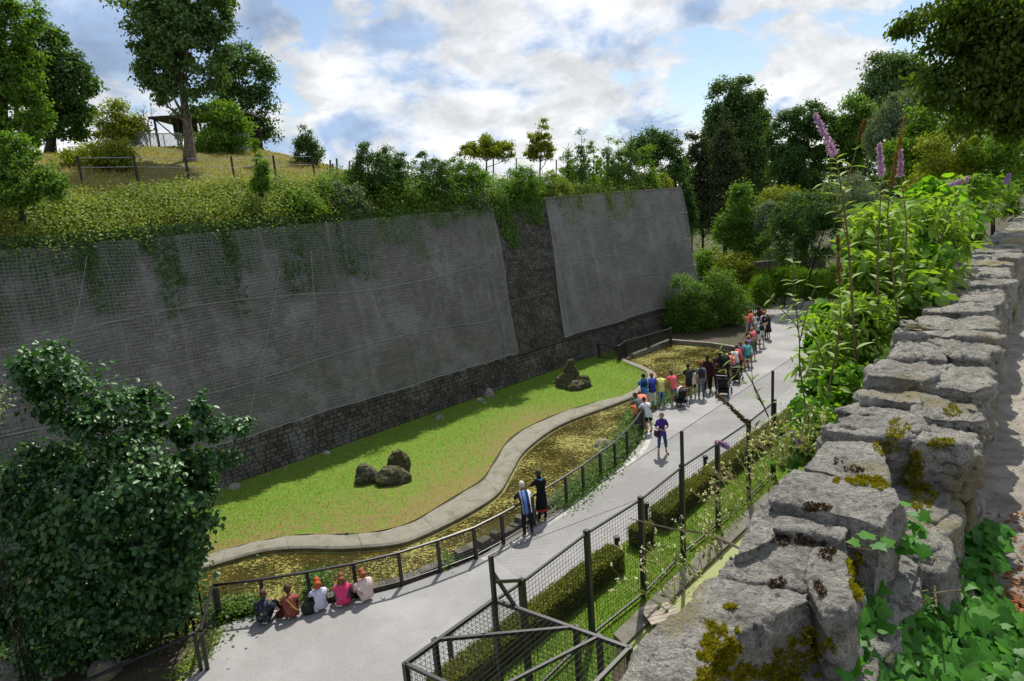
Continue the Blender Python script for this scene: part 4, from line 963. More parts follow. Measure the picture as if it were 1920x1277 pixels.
# baluster railing at the back of the pond
B = [Vector(at(*p, 1.0)) for p in [(1122, 645), (1160, 649), (1172, 640), (1257, 616)]]; o0 = Vector((B[0].x, B[0].y, 0))
g = empty('baluster_railing', o0, 'dark timber baluster railing between wall foot and far pond', 'railing')
MB().tube([p - o0 for p in B], .05, 4).build('top_rail', MT['darkwood'], g)
MB().tube([Vector((p.x, p.y, .12)) - o0 for p in B], .04, 4).build('bottom_rail', MT['darkwood'], g)
for i in (0, 1, 2, 3):
    q = B[i] - o0; MB().box((q.x, q.y, .5), (.16, .16, 1.1)).build('post', MT['darkwood'], g)
m_ = (B[2] + B[3]) / 2 - o0; MB().box((m_.x, m_.y, .5), (.16, .16, 1.05)).build('post', MT['darkwood'], g)
for i in range(3):
    a, c = B[i], B[i + 1]; k = int((c - a).length / .15)
    for j in range(1, k):
        q = a.lerp(c, j / k) - o0; MB().box((q.x, q.y, .56), (.035, .035, .86)).build('baluster', MT['darkwood'], g)
# ledge beneath it and concrete side of far basin
b = MB(); pa = [Vector(at(*p)) for p in [(1186, 668), (1255, 640), (1330, 646), (1390, 655)]]
for i in range(3):
    a, c = pa[i], pa[i + 1]; b.bar((a.x, a.y, -.1), (c.x, c.y, -.1), .25, .5)
tag(b.build('basin_edge', MT['kerb']), 'pale concrete edge at the back of the far pond', 'kerb')

# tall mesh enclosure in the foreground -----------------------------------
FZ = 2.8
top = [Vector(at(x, y, FZ)) for x, y in [(926, 1125), (978, 1090), (1100, 998), (1201, 935), (1278, 874), (1345, 830), (1404, 790), (1452, 752)]]
o0 = Vector((top[0].x, top[0].y, 0))
fe = empty('mesh_fence', o0, 'tall black wire mesh fence along the hedge and enclosure lawn', 'fence')
for i, p in enumerate(top):
    q = p - o0; z1 = FZ + .06 if i not in (0,) else FZ + .04
    MB().box((q.x, q.y, z1 / 2), (.12 if i else .09, .12 if i else .09, z1), .85).build('post', MT['iron'], fe)
    if i < len(top) - 1:
        c = top[i + 1] - o0
        MB().bar((q.x, q.y, FZ - .03), (c.x, c.y, FZ - .03), .05).build('top_rail', MT['iron'], fe)
        MB().bar((q.x, q.y, .12), (c.x, c.y, .12), .05).build('bottom_rail', MT['iron'], fe)
def wiremesh(corners, parent, o0, su=.105, sv=.105, r=.0046, name='wire_mesh'):
    """corners a,b (bottom) c,d (top): a-b bottom edge, d-c top edge"""
    a, b_, c, d = (Vector(v) for v in corners); b = MB(); L = (b_ - a).length; Hh = (d - a).length; k = max(2, int(L / su)); m = max(2, int(Hh / sv))
    for i in range(k + 1):
        f = i / k; b.tube([a.lerp(b_, f) - o0, d.lerp(c, f) - o0], r, 3, False)
    for j in range(m + 1):
        f = j / m; b.tube([a.lerp(d, f) - o0, b_.lerp(c, f) - o0], r, 3, False)
    return b.build(name, MT['wire'], parent)
for i in range(len(top) - 1):
    a, c = top[i], top[i + 1]; wiremesh([(a.x, a.y, .12), (c.x, c.y, .12), (c.x, c.y, FZ - .03), (a.x, a.y, FZ - .03)], fe, o0)
# poles that stand above the fence and carry the fine netting
ZP = 3.95
pole_top = []
for x, y in ((920, 1042), (1278, 808), (1449, 695)):
    p = Vector(at(x, y, ZP)); pole_top.append(p)
fn = empty('net_canopy', Vector((pole_top[0].x, pole_top[0].y, 0)), 'fine dark netting strung on poles above the mesh fence', 'netting'); o1 = Vector(fn.location)
for p, zb in zip(pole_top, (FZ, 0, 0)):
    q = p - o1; MB().box((q.x, q.y, (ZP + zb) / 2), (.075, .075, ZP - zb), .8).build('pole', MT['iron'], fn)
ext = pole_top[2] + (pole_top[2] - pole_top[1]) * 1.2
wl = [pole_top[0], pole_top[1], pole_top[2], ext]
MB().tube([p - o1 for p in wl], .008, 3, False).build('top_wire', MT['wire'], fn)
low = [top[1], top[4], top[7], top[7] + (top[7] - top[6]) * 2.5]
V = []; UV = []; F = []; s = 0
for i in range(4):
    if i: s += (wl[i] - wl[i - 1]).length
    V += [tuple(wl[i] - o1), tuple(Vector(low[i]) - o1)]; UV += [(s, 1.2), (s, 0)]
    if i: F.append((2 * i - 2, 2 * i - 1, 2 * i + 1, 2 * i))
mesh('net_sheet', V, F, MT['finenet'], fn, uv=UV)
q0 = pole_top[0] - o1; f0 = top[1] - o1
MB().bar((q0.x, q0.y, ZP - .55), (f0.x, f0.y, FZ + .02), .06).build('brace', MT['iron'], fn)
MB().tube([q0, Vector(at(1100, 940, 3.2)) - o1 + Vector((0, 0, 0)), Vector(at(1190, 1150, 2.0)) - o1][:1] + [Vector((top[3].x, top[3].y, FZ)) - o1], .006, 3, False).build('stay_wire', MT['wire'], fn)
# cage in front: roof frame and sides
cg = [Vector(at(x, y, FZ)) for x, y in [(926, 1125), (815, 1200), (760, 1245)]]; cr = [Vector(at(x, y, FZ)) for x, y in [(926, 1125), (1080, 1176), (1180, 1216)]]
o2 = Vector((cg[0].x, cg[0].y, 0)); ca = empty('mesh_cage', o2, 'black steel cage with wire mesh sides and diagonal roof bars in front of the fence', 'cage')
far_l, far_r = cg[2], cr[2]; near_r = far_r + (cg[2] - cg[0]) * 1.0; near_l = Vector(at(860, 1300, FZ))
def bar_(a, c, w=.06, nm='frame_bar'): MB().bar(Vector(a) - o2, Vector(c) - o2, w).build(nm, MT['iron'], ca)
bar_(cg[0], cg[2], .07); bar_(cr[0], cr[2], .07); bar_(cg[2], near_r, .06); bar_(cr[2], near_r, .07); bar_(cg[1], cr[1], .06, 'roof_bar'); bar_(Vector(cr[1]).lerp(cr[2], .45), Vector(cg[2]).lerp(near_r, .55), .055, 'roof_bar')
for q in (cg[1], cg[2], cr[1], cr[2], Vector(cr[1]).lerp(cr[2], .45), near_r):
    q = q - o2; MB().box((q.x, q.y, FZ / 2), (.09, .09, FZ + .06), .85).build('post', MT['iron'], ca)
for a, c in ((cg[0], cg[2]), (cr[0], cr[2]), (cg[2], near_r)):
    wiremesh([(a.x, a.y, .1), (c.x, c.y, .1), (c.x, c.y, FZ), (a.x, a.y, FZ)], ca, o2)
wiremesh([cg[0] + Vector((0, 0, .02)), cr[2] + Vector((0, 0, .02)), near_r + Vector((0, 0, .02)), cg[2] + Vector((0, 0, .02))], ca, o2, .105, .105, .0046, 'roof_mesh')
a = pole_top[0]; 
bar_((cg[0].x, cg[0].y, ZP - .5), (cr[0].lerp(cr[1], .28)), .06, 'brace')

# hedges ------------------------------------------------------------------
def hedge(name, label, a, c, w=.55, h=.62, n=5000, zt=0.6):
    n = int(n * 1.5)
    a = Vector(at(*a)); c = Vector(at(*c)); d = (c - a).normalized(); s = Vector((-d.y, d.x, 0)); L = (c - a).length
    root = empty(name, a, label, 'hedge')
    m_ = (c - a) / 2; MB().box((m_.x, m_.y, h * .46), (L * .96, w * .84, h * .9), math.atan2(d.y, d.x)).build('inner_twigs', MT['hedgecore'], root)
    u = rng.random(n) * L; side = rng.random(n); v = (rng.random(n) - .5) * w; z = np.full(n, h) + rng.normal(size=n) * .025
    sd_ = side < .5; v = np.where(sd_, np.sign(rng.random(n) - .5) * w / 2 + rng.normal(size=n) * .02, v); z = np.where(sd_, rng.random(n) * h, z)
    en = side > .93; u = np.where(en, np.round(rng.random(n)) * L, u); z = np.where(en, rng.random(n) * h, z)
    P = np.stack([d.x * u + s.x * v, d.y * u + s.y * v, z], 1)
    Nn = unit(rand_dir(n) + np.array([0, 0, .5])); D = unit(np.cross(Nn, rand_dir(n)) + np.array([0, 0, .3]))
    leaves('hedge_leaves', P, D, Nn, .055 * (.7 + .6 * rng.random(n)), .04, MT['lf_hedge'], root)
MT['hedgecore'] = simple('hedge_twigs', (0.03, 0.035, 0.012), 0.9, .3); MT['lf_hedge'] = leafmat('box_hedge_leaves', (0.085, 0.115, 0.018), (0.22, 0.24, 0.05), .3, .06)
hedge('box_hedge', 'long clipped box hedge between cage and first gap, nearest the camera', (820, 1330), (1156, 1062), n=15000)
hedge('box_hedge', 'tiny square box shrub alone between two hedge gaps', (1190, 1028), (1215, 1010), .5, .58, 1300)
hedge('box_hedge', 'middle clipped box hedge along the path', (1232, 992), (1318, 922), n=4500)
hedge('box_hedge', 'farther clipped box hedge along the path behind the fence', (1322, 918), (1500, 783), n=9000)
for i, (x, y, lb) in enumerate(((1157, 1052, 'short dark bollard at the end of the near hedge'), (1212, 985, 'short dark bollard between the small box shrub and the middle hedge'), (1322, 892, 'square topped lamp stub beside the far hedge'), (848, 1245, 'thin dark stake inside the cage hedge'))):
    p = at(x, y); r = empty('bollard', p, lb, 'bollard'); MB().box((0, 0, .33), (.11, .11, .66)).build('post', MT['iron'], r); MB().box((0.02, 0, .72), (.16, .16, .12)).build('cap', MT['iron'], r)
# plank ramp
p = Vector(at(1240, 1150, .25)); r = empty('plank_ramp', (p.x, p.y, 0.12), 'small weathered plank ramp on the duckweed pool', 'ramp', rz=rad(12))
for i in range(5): MB().box((0, (i - 2) * .145, .14), (.85, .13, .03), R_.uniform(-.01, .01)).build('plank', MT['wood'], r)
for sx_ in (-.32, .32): MB().box((sx_, 0, .09), (.06, .7, .07)).build('batten', MT['darkwood'], r)
# rock lining at the far path end
g = empty('rock_edging', at(1440, 567), 'line of low dark rocks edging the far bend of the path', 'rocks'); o0 = Vector(g.location)
for i, (x, y) in enumerate([(1402, 556), (1418, 560), (1434, 563), (1450, 566), (1466, 569), (1484, 573), (1502, 577), (1520, 582), (1538, 588)]):
    V, F = lump(x, y, 1.1 + .2 * math.sin(i * 3), .75, 0, seed=i + 90); rockify([(a - o0.x, c - o0.y, d) for a, c, d in V], F, .10, .12, 1.5, i + 80, 'rock', MT['rock'], g)

# hill: posts, barriers, shelter ----------------------------------------------
hp = [(155, 330), (259, 327), (355, 328), (440, 325), (518, 322), (590, 318)]
g = empty('post_and_wire_fence', hill_at(155, 345), 'post and wire fence across the dry slope below the mound', 'fence'); o0 = Vector(g.location); tp_ = []
for x, y in hp:
    h_ = Vector(hill_at(x, y + 14)) - o0; MB().box((h_.x, h_.y, h_.z + .5), (.09, .09, 1.25), R_.uniform(0, 1)).build('post', MT['darkwood'], g); tp_.append(h_ + Vector((0, 0, 1.05)))
for dz in (0, -.4): MB().tube([p + Vector((0, 0, dz)) for p in tp_], .012, 3, False).build('wire', MT['galv'], g)
def barrier(px0, py0, px1, py1, label):
    a = atY(px0, py0 + 2, 40.5); c = atY(px1, py1 + 2, 40.5)
    root = empty('crowd_barrier', a, label, 'barrier', 'steel crowd barriers on the mound'); d = c - a
    fr = MB(); fr.tube([(0, 0, .15), (0, 0, 1.0), (0, 0, 1.08), tuple(d * .02 + Vector((0, 0, 1.12))), tuple(d * .98 + Vector((0, 0, 1.12))), tuple(d + Vector((0, 0, 1.08))), tuple(d + Vector((0, 0, .15)))], .03, 5); fr.tube([(0, 0, .22), tuple(d + Vector((0, 0, .22)))], .025, 5); fr.build('frame', MT['galv'], root)
    for i in range(1, 15):
        q = d * (i / 15); MB().tube([q + Vector((0, 0, .22)), q + Vector((0, 0, 1.1))], .016, 4, False).build('bar', MT['galv'], root)
    for f in (.1, .9):
        q = d * f; n_ = Vector((-d.y, d.x, 0)).normalized() * .3; MB().tube([q - n_, q + Vector((0, 0, .22)), q + n_], .022, 4).build('foot', MT['galv'], root)
bars = [(250, 278, 278, 286), (280, 286, 312, 286), (312, 286, 345, 286), (366, 286, 406, 286), (408, 286, 442, 285), (442, 285, 470, 284)]
names = ['leftmost steel barrier sloping up beside the shrub', 'steel barrier at the left corner below the shelter', 'steel barrier directly left of the big tree trunk', 'steel barrier directly right of the big tree trunk', 'middle right steel barrier under the bright bush', 'rightmost steel barrier at the end of the row']
for b_, nm in zip(bars, names): barrier(*b_, nm)
c = Vector(hill_at(345, 284, 34)) + Vector((0, 4.0, 0)); sh = empty('timber_shelter', c, 'open dark timber shelter with flat roof on top of the mound', 'shelter', rz=0.05); sh.scale = (.72, .72, .92)
MB().box((0, 0, 2.45), (7.8, 4.5, .14)).build('roof', MT['darkwood'], sh); MB().box((0, -2.28, 2.43), (7.9, .06, .18)).build('fascia', MT['darkwood'], sh)
for i in range(5):
    for yy in (-2.0, 2.0): MB().box((-3.6 + 1.8 * i, yy, 1.2), (.14, .14, 2.4)).build('post', MT['darkwood'], sh)
for i in range(4):
    x0 = -3.6 + 1.8 * i
    MB().bar((x0 + .1, -2.0, 1.0 if i % 2 else 2.3), (x0 + 1.7, -2.0, 2.3 if i % 2 else 1.0), .08).build('brace', MT['darkwood'], sh)
MB().box((1.9, 2.0, 1.3), (3.6, .08, 2.1)).build('back_wall', MT['darkwood'], sh); MB().box((-2.8, 2.0, 1.9), (2.0, .08, 1.0)).build('back_wall', MT['darkwood'], sh)
tp2 = [(619, 327, 615, 300), (633, 325, 631, 297), (625, 325, 623, 307)]
g = empty('mesh_fence_remnant', atY(625, 328, 36), 'leaning dark mesh fence posts on the skyline at the mound foot', 'fence'); o0 = Vector(g.location)
for x0, y0, x1, y1 in tp2: MB().tube([atY(x0, y0 + 8, 36) - o0, atY(x1 + (4 if x1 == 615 else 0), y1, 36) - o0], .05, 5).build('post', MT['iron'], g)
g = empty('skyline_fence', atY(655, 330, 40), 'thin wire fence on dark posts along the shrubs of the wall top', 'fence'); o0 = Vector(g.location); tp_ = []
for x, y in ((655, 302), (765, 304), (925, 298), (968, 297), (1043, 300)):
    tY = 37 + (x - 655) * .025; a = atY(x, y + 30, tY) - o0; c = atY(x, y, tY) - o0; MB().tube([a, c], .045, 5).build('post', MT['iron'], g); tp_.append(c)
MB().tube(tp_, .012, 3, False).build('wire', MT['galv'], g)

# ================================================================== TREES
def tpx(name, label, base, Y, blobs, top=None, n=9000, ls=.22, mat='lf_dark', tr=.3, cat='tree', group=None, nclu=None, sig=None, shell=.5, limbs=14, bark='barkdark', droop=0, lw=.65, zbase=None, dscale=.8, shape='quad'):
    if Y == 'wall': Y = wallY(base[0], 3.0)
    b_ = atY(base[0], base[1], Y) if not isinstance(base[0], Vector) else base[0]; Y = b_.y; S = Y / FPX * 1.02
    if zbase is not None: drop = b_.z - zbase; b_ = Vector((b_.x, b_.y, zbase))
    n = int(n * (1.55 if Y and Y < 50 else 2.2)); ls *= .74 if Y and Y < 50 else .85; nclu = int((nclu or n // 70) * 1.15); sig = sig or 6.0
    E = []
    for (px, py, rx, ry) in blobs:
        c = atY(px, py, Y) - b_; E.append((c.x, R_.uniform(-.3, .3) * rx * S, c.z, rx * S, rx * S * dscale, ry * S))
    if top is None: tb = max(blobs, key=lambda q: -q[1]); top = (tb[0], tb[1])
    t = atY(top[0], top[1], Y) - b_
    sg = sig * S if sig else None
    return tree(name, label, cat, b_, t.z, E, n, ls, MT[mat], tr, bark, group, nclu, sg, shell, (t.x, 0), limbs, None, droop, shape, lw, None, 1.0)
def wallY(px, b):
    d = ray(px, 380); d2 = np.array([d.x, d.y]); s = (b + WN @ WP) / (WN @ d2); return float(d2[1] * s)
# on the mound
h3 = Vector(hill_at(355, 303, 30))
tpx('broadleaf_tree', 'tall tree with bare leaning trunk in the middle of the grassy mound', (h3,), 0, [(335, 20, 75, 50), (285, 70, 42, 45), (300, 120, 45, 45), (360, 90, 60, 60), (330, 60, 70, 50), (310, 165, 35, 28), (390, 130, 35, 40), (250, 10, 45, 14), (395, 40, 38, 45), (368, 180, 22, 30), (322, 195, 26, 16), (345, -30, 80, 50)], (328, 40), 21000, .26, 'lf_poplar', .27, bark='bark', nclu=210, sig=7)
tpx('broadleaf_tree', 'slender open tree right behind the leaning trunk on the mound', (462, 292), 47, [(440, 110, 42, 30), (470, 145, 40, 40), (420, 140, 30, 40), (495, 170, 20, 45), (450, 190, 35, 40), (495, 235, 20, 30), (425, 190, 30, 25), (478, 255, 28, 25)], (445, 110), 9500, .26, 'lf_dark', .16, nclu=150, sig=7)
tpx('broadleaf_tree', 'dark dense tree standing left of the shelter with low spreading branches', (95, 292), 44, [(95, 110, 45, 55), (120, 165, 50, 55), (90, 210, 45, 45), (140, 225, 40, 32), (75, 75, 35, 35), (60, 160, 50, 60), (155, 140, 12, 30)], (95, 100), 16000, .30, 'lf_dark', .3, nclu=240)
tpx('broadleaf_tree', 'huge dark tree cut by the left edge of the photo', (0, 300), 36, [(0, 60, 60, 70), (30, 120, 55, 70), (10, 210, 65, 60), (-40, 120, 60, 80), (45, 215, 45, 45), (30, 20, 40, 30)], (0, 60), 15000, .26, 'lf_mid', .35, nclu=220)
tpx('bright_shrub', 'bright green bush against the right end of the shelter', (420, 292), 41, [(415, 225, 38, 32), (440, 245, 28, 32), (400, 215, 24, 20), (432, 270, 38, 22), (410, 258, 30, 24)], None, 7200, .20, 'lf_bright', .06, cat='bush', nclu=110)
tpx('shrub', 'small green bush in front of the shelter right of the tree trunk', (395, 290), 39.5, [(392, 258, 28, 12), (385, 268, 30, 14)], None, 1700, .17, 'lf_mid', .05, cat='bush', nclu=50)
tpx('shrub', 'yellow green bush on the left side of the shelter', (215, 290), 41, [(215, 215, 22, 26), (235, 240, 34, 26), (205, 255, 20, 30), (255, 250, 22, 20)], None, 5600, .19, 'lf_yellow', .07, cat='bush', nclu=110)
tpx('shrub', 'loose green bush sprawling on the left shoulder of the mound', (190, 325), 33, [(180, 290, 50, 20), (215, 285, 35, 22), (140, 295, 28, 16), (225, 300, 22, 22)], None, 5200, .17, 'lf_yellow', .05, cat='bush', nclu=130)
r = empty('bare_tree', atY(285, 290, 40), 'leafless twiggy sapling in front of the left end of the shelter', 'tree'); b = MB()
def twig(p, d, L, r0, lv):
    q = p + d * L; b.tube([p, q], [r0, r0 * .6], 4, False)
    if lv:
        for _ in range(3): twig(p.lerp(q, R_.uniform(.5, 1)), (d + Vector((R_.uniform(-.7, .7), R_.uniform(-.5, .5), R_.uniform(-.2, .5)))).normalized(), L * .62, r0 * .55, lv - 1)
twig(Vector((0, 0, 0)), Vector((.05, 0, 1)), 1.3, .05, 4); b.build('trunk', MT['bark'], r)
tpx('conifer', 'small dark pointed evergreen alone at the right end of the mound', (578, 306), 40, [(576, 285, 25, 20), (574, 268, 20, 16), (572, 252, 10, 16), (590, 292, 16, 12)], (573, 244), 4200, .14, 'lf_dark', .06, nclu=90, sig=4)
tpx('ivy_clad_post', 'ivy wrapped post poking up from the bank greenery', (488, 352), 'wall', [(488, 330, 13, 22), (487, 308, 11, 14), (490, 345, 14, 12)], (488, 300), 2200, .14, 'lf_mid', .06, cat='post', nclu=40, sig=4)
tpx('shrub', 'pale sapling leaning beside the rightmost barrier', (480, 300), 37, [(477, 270, 6, 10), (483, 285, 7, 10)], None, 500, .13, 'lf_bright', .03, cat='bush', nclu=14, sig=3)
tpx('shrub', 'large dark and bright bush at the left edge above the netting', (40, 400), wallY(40, 2.6), [(20, 280, 35, 28), (50, 320, 45, 30), (20, 350, 60, 40), (85, 345, 32, 30), (0, 300, 40, 40)], None, 10000, .15, 'lf_mid', .06, cat='bush', nclu=160)
# shrubs along the wall top, middle
def wallshrub(label, px, ytop, wpx, ybase, mat, n, Y=None, ls=.15, nm='shrub'):
    t = 0
    Yb = wallY(px, 3.2 if not Y else 2.3)
    return tpx(nm, label, (px, ybase), Yb, [(px, (ytop + ybase) / 2 + (ybase - ytop) * .12, wpx / 2, (ybase - ytop) * .36), (px + wpx * .1, ybase - 8, wpx * .5, 16), (px - wpx * .12, ytop + (ybase - ytop) * .22, wpx * .18, (ybase - ytop) * .22), (px + wpx * .2, ytop + (ybase - ytop) * .35, wpx * .2, (ybase - ytop) * .2)], None, n, ls, mat, .05, cat='bush', nclu=max(20, n // 40), sig=4)
wallshrub('spiky dark elder shrub, first from the left on the wall top middle', 697, 268, 85, 350, 'lf_dark', 5200)
wallshrub('spiky dark shrub just left of the middle skyline posts', 735, 270, 60, 352, 'lf_dark', 3600)
wallshrub('dark bushy shrub above the middle of the netting', 800, 288, 90, 355, 'lf_dark', 5200)
wallshrub('rounded green shrub below the spreading yellow tree', 866, 296, 90, 350, 'lf_mid', 4600)
wallshrub('low bluish shrub hanging over the netting edge', 650, 340, 75, 400, 'lf_blue', 3400, 28.5)
wallshrub('bluish tuft hanging beside the bare masonry', 893, 352, 48, 395, 'lf_blue', 2400, 35)
wallshrub('low dark bush right of the ivy clad post', 560, 355, 90, 405, 'lf_mid', 3600, 27)
wallshrub('green bush above the bare masonry strip', 975, 305, 80, 365, 'lf_mid', 4200, 39)
wallshrub('yellowish shrub left of the bright maple sapling', 1035, 318, 60, 358, 'lf_bank', 2600, 42)
tpx('spreading_tree', 'small spreading yellow green tree on the skyline over the wall', (915, 350), 52, [(905, 277, 34, 18), (882, 287, 24, 12), (938, 284, 28, 13), (912, 266, 18, 12)], (910, 265), 3800, .22, 'lf_yellow', .1, nclu=52, sig=4.5, shell=.2)
tpx('open_tree', 'thin open tree with sparse tufts on the skyline right of the spreading tree', (1012, 350), 50, [(1008, 264, 28, 26), (1022, 236, 15, 20), (1003, 286, 26, 14), (1028, 280, 14, 20)], (1015, 240), 2000, .2, 'lf_yellow', .08, nclu=44, sig=3.0, shell=.1)
wcol = [(1065, 255, 30, 345, 'lf_mid', 'dark upright shrub, leftmost of the upright ones on the wall top'), (1090, 245, 26, 335, 'lf_poplar', 'slim upright shrub beside the leftmost upright one'), (1113, 262, 60, 362, 'lf_bright', 'bright maple sapling draped over the wall coping'), (1140, 250, 30, 340, 'lf_poplar', 'slim dark shrub behind the bright maple sapling'), (1160, 262, 28, 340, 'lf_mid', 'dark upright shrub fourth along the skyline'), (1183, 236, 36, 345, 'lf_poplar', 'tallest feathery upright shrub on the wall top'), (1208, 270, 46, 358, 'lf_bright', 'bright leafy sapling near the wall corner'), (1243, 320, 24, 356, 'lf_yellow', 'small yellow plant at the wall corner')]
for px, yt, w, yb, mt, lb in wcol:
    tpx('upright_shrub', lb, (px, yb), wallY(px, 3.2), [(px, (yt + yb) / 2 + 14, w * .42, (yb - yt) * .36), (px + 2, yt + 16, w * .18, 16), (px - 2, yb - 12, w * .6, 18)], (px, yt + 10), 1900 if w < 40 else 3000, .15, mt, .05, cat='bush', nclu=40, sig=4)
tpx('broadleaf_tree', 'rounded dark tree with bare twig tips behind the wall corner', (1235, 420), 62, [(1220, 275, 38, 28), (1250, 300, 30, 40), (1262, 340, 22, 60), (1200, 285, 22, 20)], None, 6500, .26, 'lf_dark', .2, nclu=120, zbase=6)

# beyond the wall corner
tpx('poplar', 'tall columnar poplar on the skyline right of the wall', (1385, 450), 88, [(1360, 195, 28, 45), (1395, 180, 32, 32), (1385, 250, 48, 60), (1405, 300, 35, 70), (1345, 250, 22, 50)], (1385, 170), 17000, .42, 'lf_poplar', .5, nclu=260, sig=6, zbase=0)
tpx('poplar', 'narrow dark poplar leaning against the tall columnar one', (1420, 450), 90, [(1425, 225, 16, 25), (1428, 270, 16, 40), (1422, 320, 18, 40)], (1424, 215), 4800, .42, 'lf_poplar', .3, nclu=80, sig=5, zbase=0)
tpx('spruce', 'brown green spruce in front of the tall poplar', (1360, 460), 74, [(1360, 235, 10, 30), (1360, 285, 24, 40), (1362, 340, 34, 50), (1362, 395, 40, 45)], (1358, 215), 12000, .30, 'lf_conifer', .3, nclu=200, sig=5, zbase=0, droop=.5)
for px, yt, lb in ((1297, 245, 'thin ragged conifer, left one of a sparse pair beyond the wall corner'), (1318, 258, 'thin ragged conifer, right one of a sparse pair beyond the wall corner')):
    tpx('ragged_conifer', lb, (px, 460), 76, [(px, yt + 20, 8, 22), (px, yt + 65, 16, 32), (px + 3, yt + 125, 18, 40)], (px, yt), 3600, .30, 'lf_conifer', .16, nclu=80, sig=4, zbase=0, droop=.5)
tpx('cypress', 'dark narrow evergreen touching the wall corner', (1284, 470), 66, [(1283, 345, 10, 34), (1284, 400, 16, 45)], (1283, 320), 4500, .22, 'lf_dark', .14, nclu=70, sig=4, zbase=0)
tpx('broadleaf_tree', 'big dark round tree with bare lower limbs right of the poplars', (1510, 440), 70, [(1505, 215, 38, 20), (1480, 255, 35, 40), (1530, 250, 38, 45), (1500, 310, 48, 50), (1475, 325, 28, 50)], (1505, 220), 12000, .32, 'lf_dark', .4, nclu=180, zbase=1)
tpx('broadleaf_tree', 'mid green tree between the round tree and the tallest right poplar', (1605, 430), 72, [(1600, 215, 34, 32), (1590, 270, 38, 50), (1630, 250, 34, 50)], (1602, 190), 9500, .32, 'lf_mid', .35, nclu=150, zbase=2)
tpx('poplar', 'tall ragged poplar rising behind the trees on the right', (1675, 420), 84, [(1665, 125, 30, 28), (1640, 155, 24, 28), (1690, 160, 38, 45), (1660, 200, 48, 45), (1715, 190, 34, 60)], (1670, 110), 14000, .42, 'lf_poplar', .45, nclu=210, sig=7, zbase=3)
tpx('weeping_tree', 'bluish weeping tree in front of the tall ragged poplar', (1680, 420), 62, [(1690, 210, 34, 42), (1665, 260, 34, 55), (1710, 260, 30, 50)], None, 9500, .26, 'lf_blue', .25, nclu=150, droop=2.0, zbase=3)
tpx('broadleaf_tree', 'mid green tree behind the orange tipped bush', (1735, 420), 52, [(1735, 225, 32, 28), (1725, 280, 40, 45), (1690, 300, 34, 45)], None, 7600, .24, 'lf_bright', .25, nclu=130, zbase=4)
tpx('weeping_tree', 'green weeping willow behind the far right bushes', (1830, 420), 56, [(1830, 205, 40, 42), (1800, 230, 34, 42), (1870, 240, 40, 50)], None, 8000, .26, 'lf_mid', .3, nclu=130, droop=2.0, zbase=5)
tpx('broadleaf_bush', 'bright yellow green bush with orange tips, left one at the right edge', (1780, 380), 30, [(1770, 275, 48, 34), (1740, 300, 28, 34), (1800, 290, 40, 40), (1790, 340, 75, 40)], None, 9500, .15, 'lf_yellow', .1, nclu=200, cat='bush', zbase=7)
tpx('broadleaf_bush', 'yellow green bush with orange tips touching the right edge', (1870, 380), 29, [(1860, 280, 45, 32), (1900, 290, 40, 40), (1880, 340, 60, 40)], None, 8500, .15, 'lf_bright', .1, nclu=180, cat='bush', zbase=7)
tpx('shrub', 'tall light shrub at the foot of the slope left of the dark round bush', (1390, 480), 62, [(1390, 380, 26, 36), (1375, 425, 32, 40), (1402, 440, 36, 45)], None, 7600, .24, 'lf_mid', .1, nclu=150, cat='bush', zbase=0)
tpx('shrub', 'yellow feathery shrub peeping over the dark round bush', (1465, 410), 62, [(1465, 375, 34, 22), (1490, 372, 18, 12)], None, 3600, .2, 'lf_yellow', .08, nclu=80, cat='bush', zbase=2)
tpx('shrub', 'silver grey shrub beside the yellow feathery one', (1442, 430), 60, [(1442, 400, 18, 20), (1440, 420, 22, 20)], None, 2600, .18, 'lf_blue', .06, nclu=60, cat='bush', zbase=1)
tpx('shrub', 'large dark round bush in the middle distance', (1500, 510), 54, [(1500, 400, 55, 40), (1470, 450, 45, 45), (1530, 440, 50, 50), (1560, 390, 40, 40)], None, 11000, .20, 'lf_dark', .1, nclu=200, cat='bush', zbase=0)
tpx('shrub', 'silvery bush with small leaves behind the lilac flower spikes', (1600, 400), 44, [(1600, 360, 34, 36), (1620, 400, 40, 40)], None, 6500, .15, 'lf_blue', .08, nclu=140, cat='bush', zbase=3)
tpx('shrub', 'bright bush left of the golden bush near the wall corner', (1335, 520), 60, [(1325, 490, 24, 24), (1335, 515, 30, 24)], None, 4200, .2, 'lf_bright', .08, nclu=90, cat='bush', zbase=0)
tpx('shrub', 'golden green round bush behind the pond side bush', (1385, 540), 58, [(1385, 505, 34, 28), (1360, 500, 24, 24), (1395, 530, 28, 20)], None, 6000, .2, 'lf_yellow', .08, nclu=110, cat='bush', zbase=0)
tpx('shrub', 'dense bush hanging over the back of the pond, left half', (1290, 640), 48, [(1285, 555, 36, 40), (1275, 590, 34, 36), (1310, 570, 32, 45), (1300, 610, 40, 30)], None, 11000, .18, 'lf_mid', .1, nclu=190, cat='bush', zbase=-.2)
tpx('shrub', 'dense bush hanging over the back of the pond, right half', (1350, 640), 49, [(1345, 535, 32, 34), (1365, 570, 34, 38), (1340, 600, 38, 40), (1375, 610, 26, 30)], None, 12000, .18, 'lf_mid', .1, nclu=200, cat='bush', zbase=-.2)
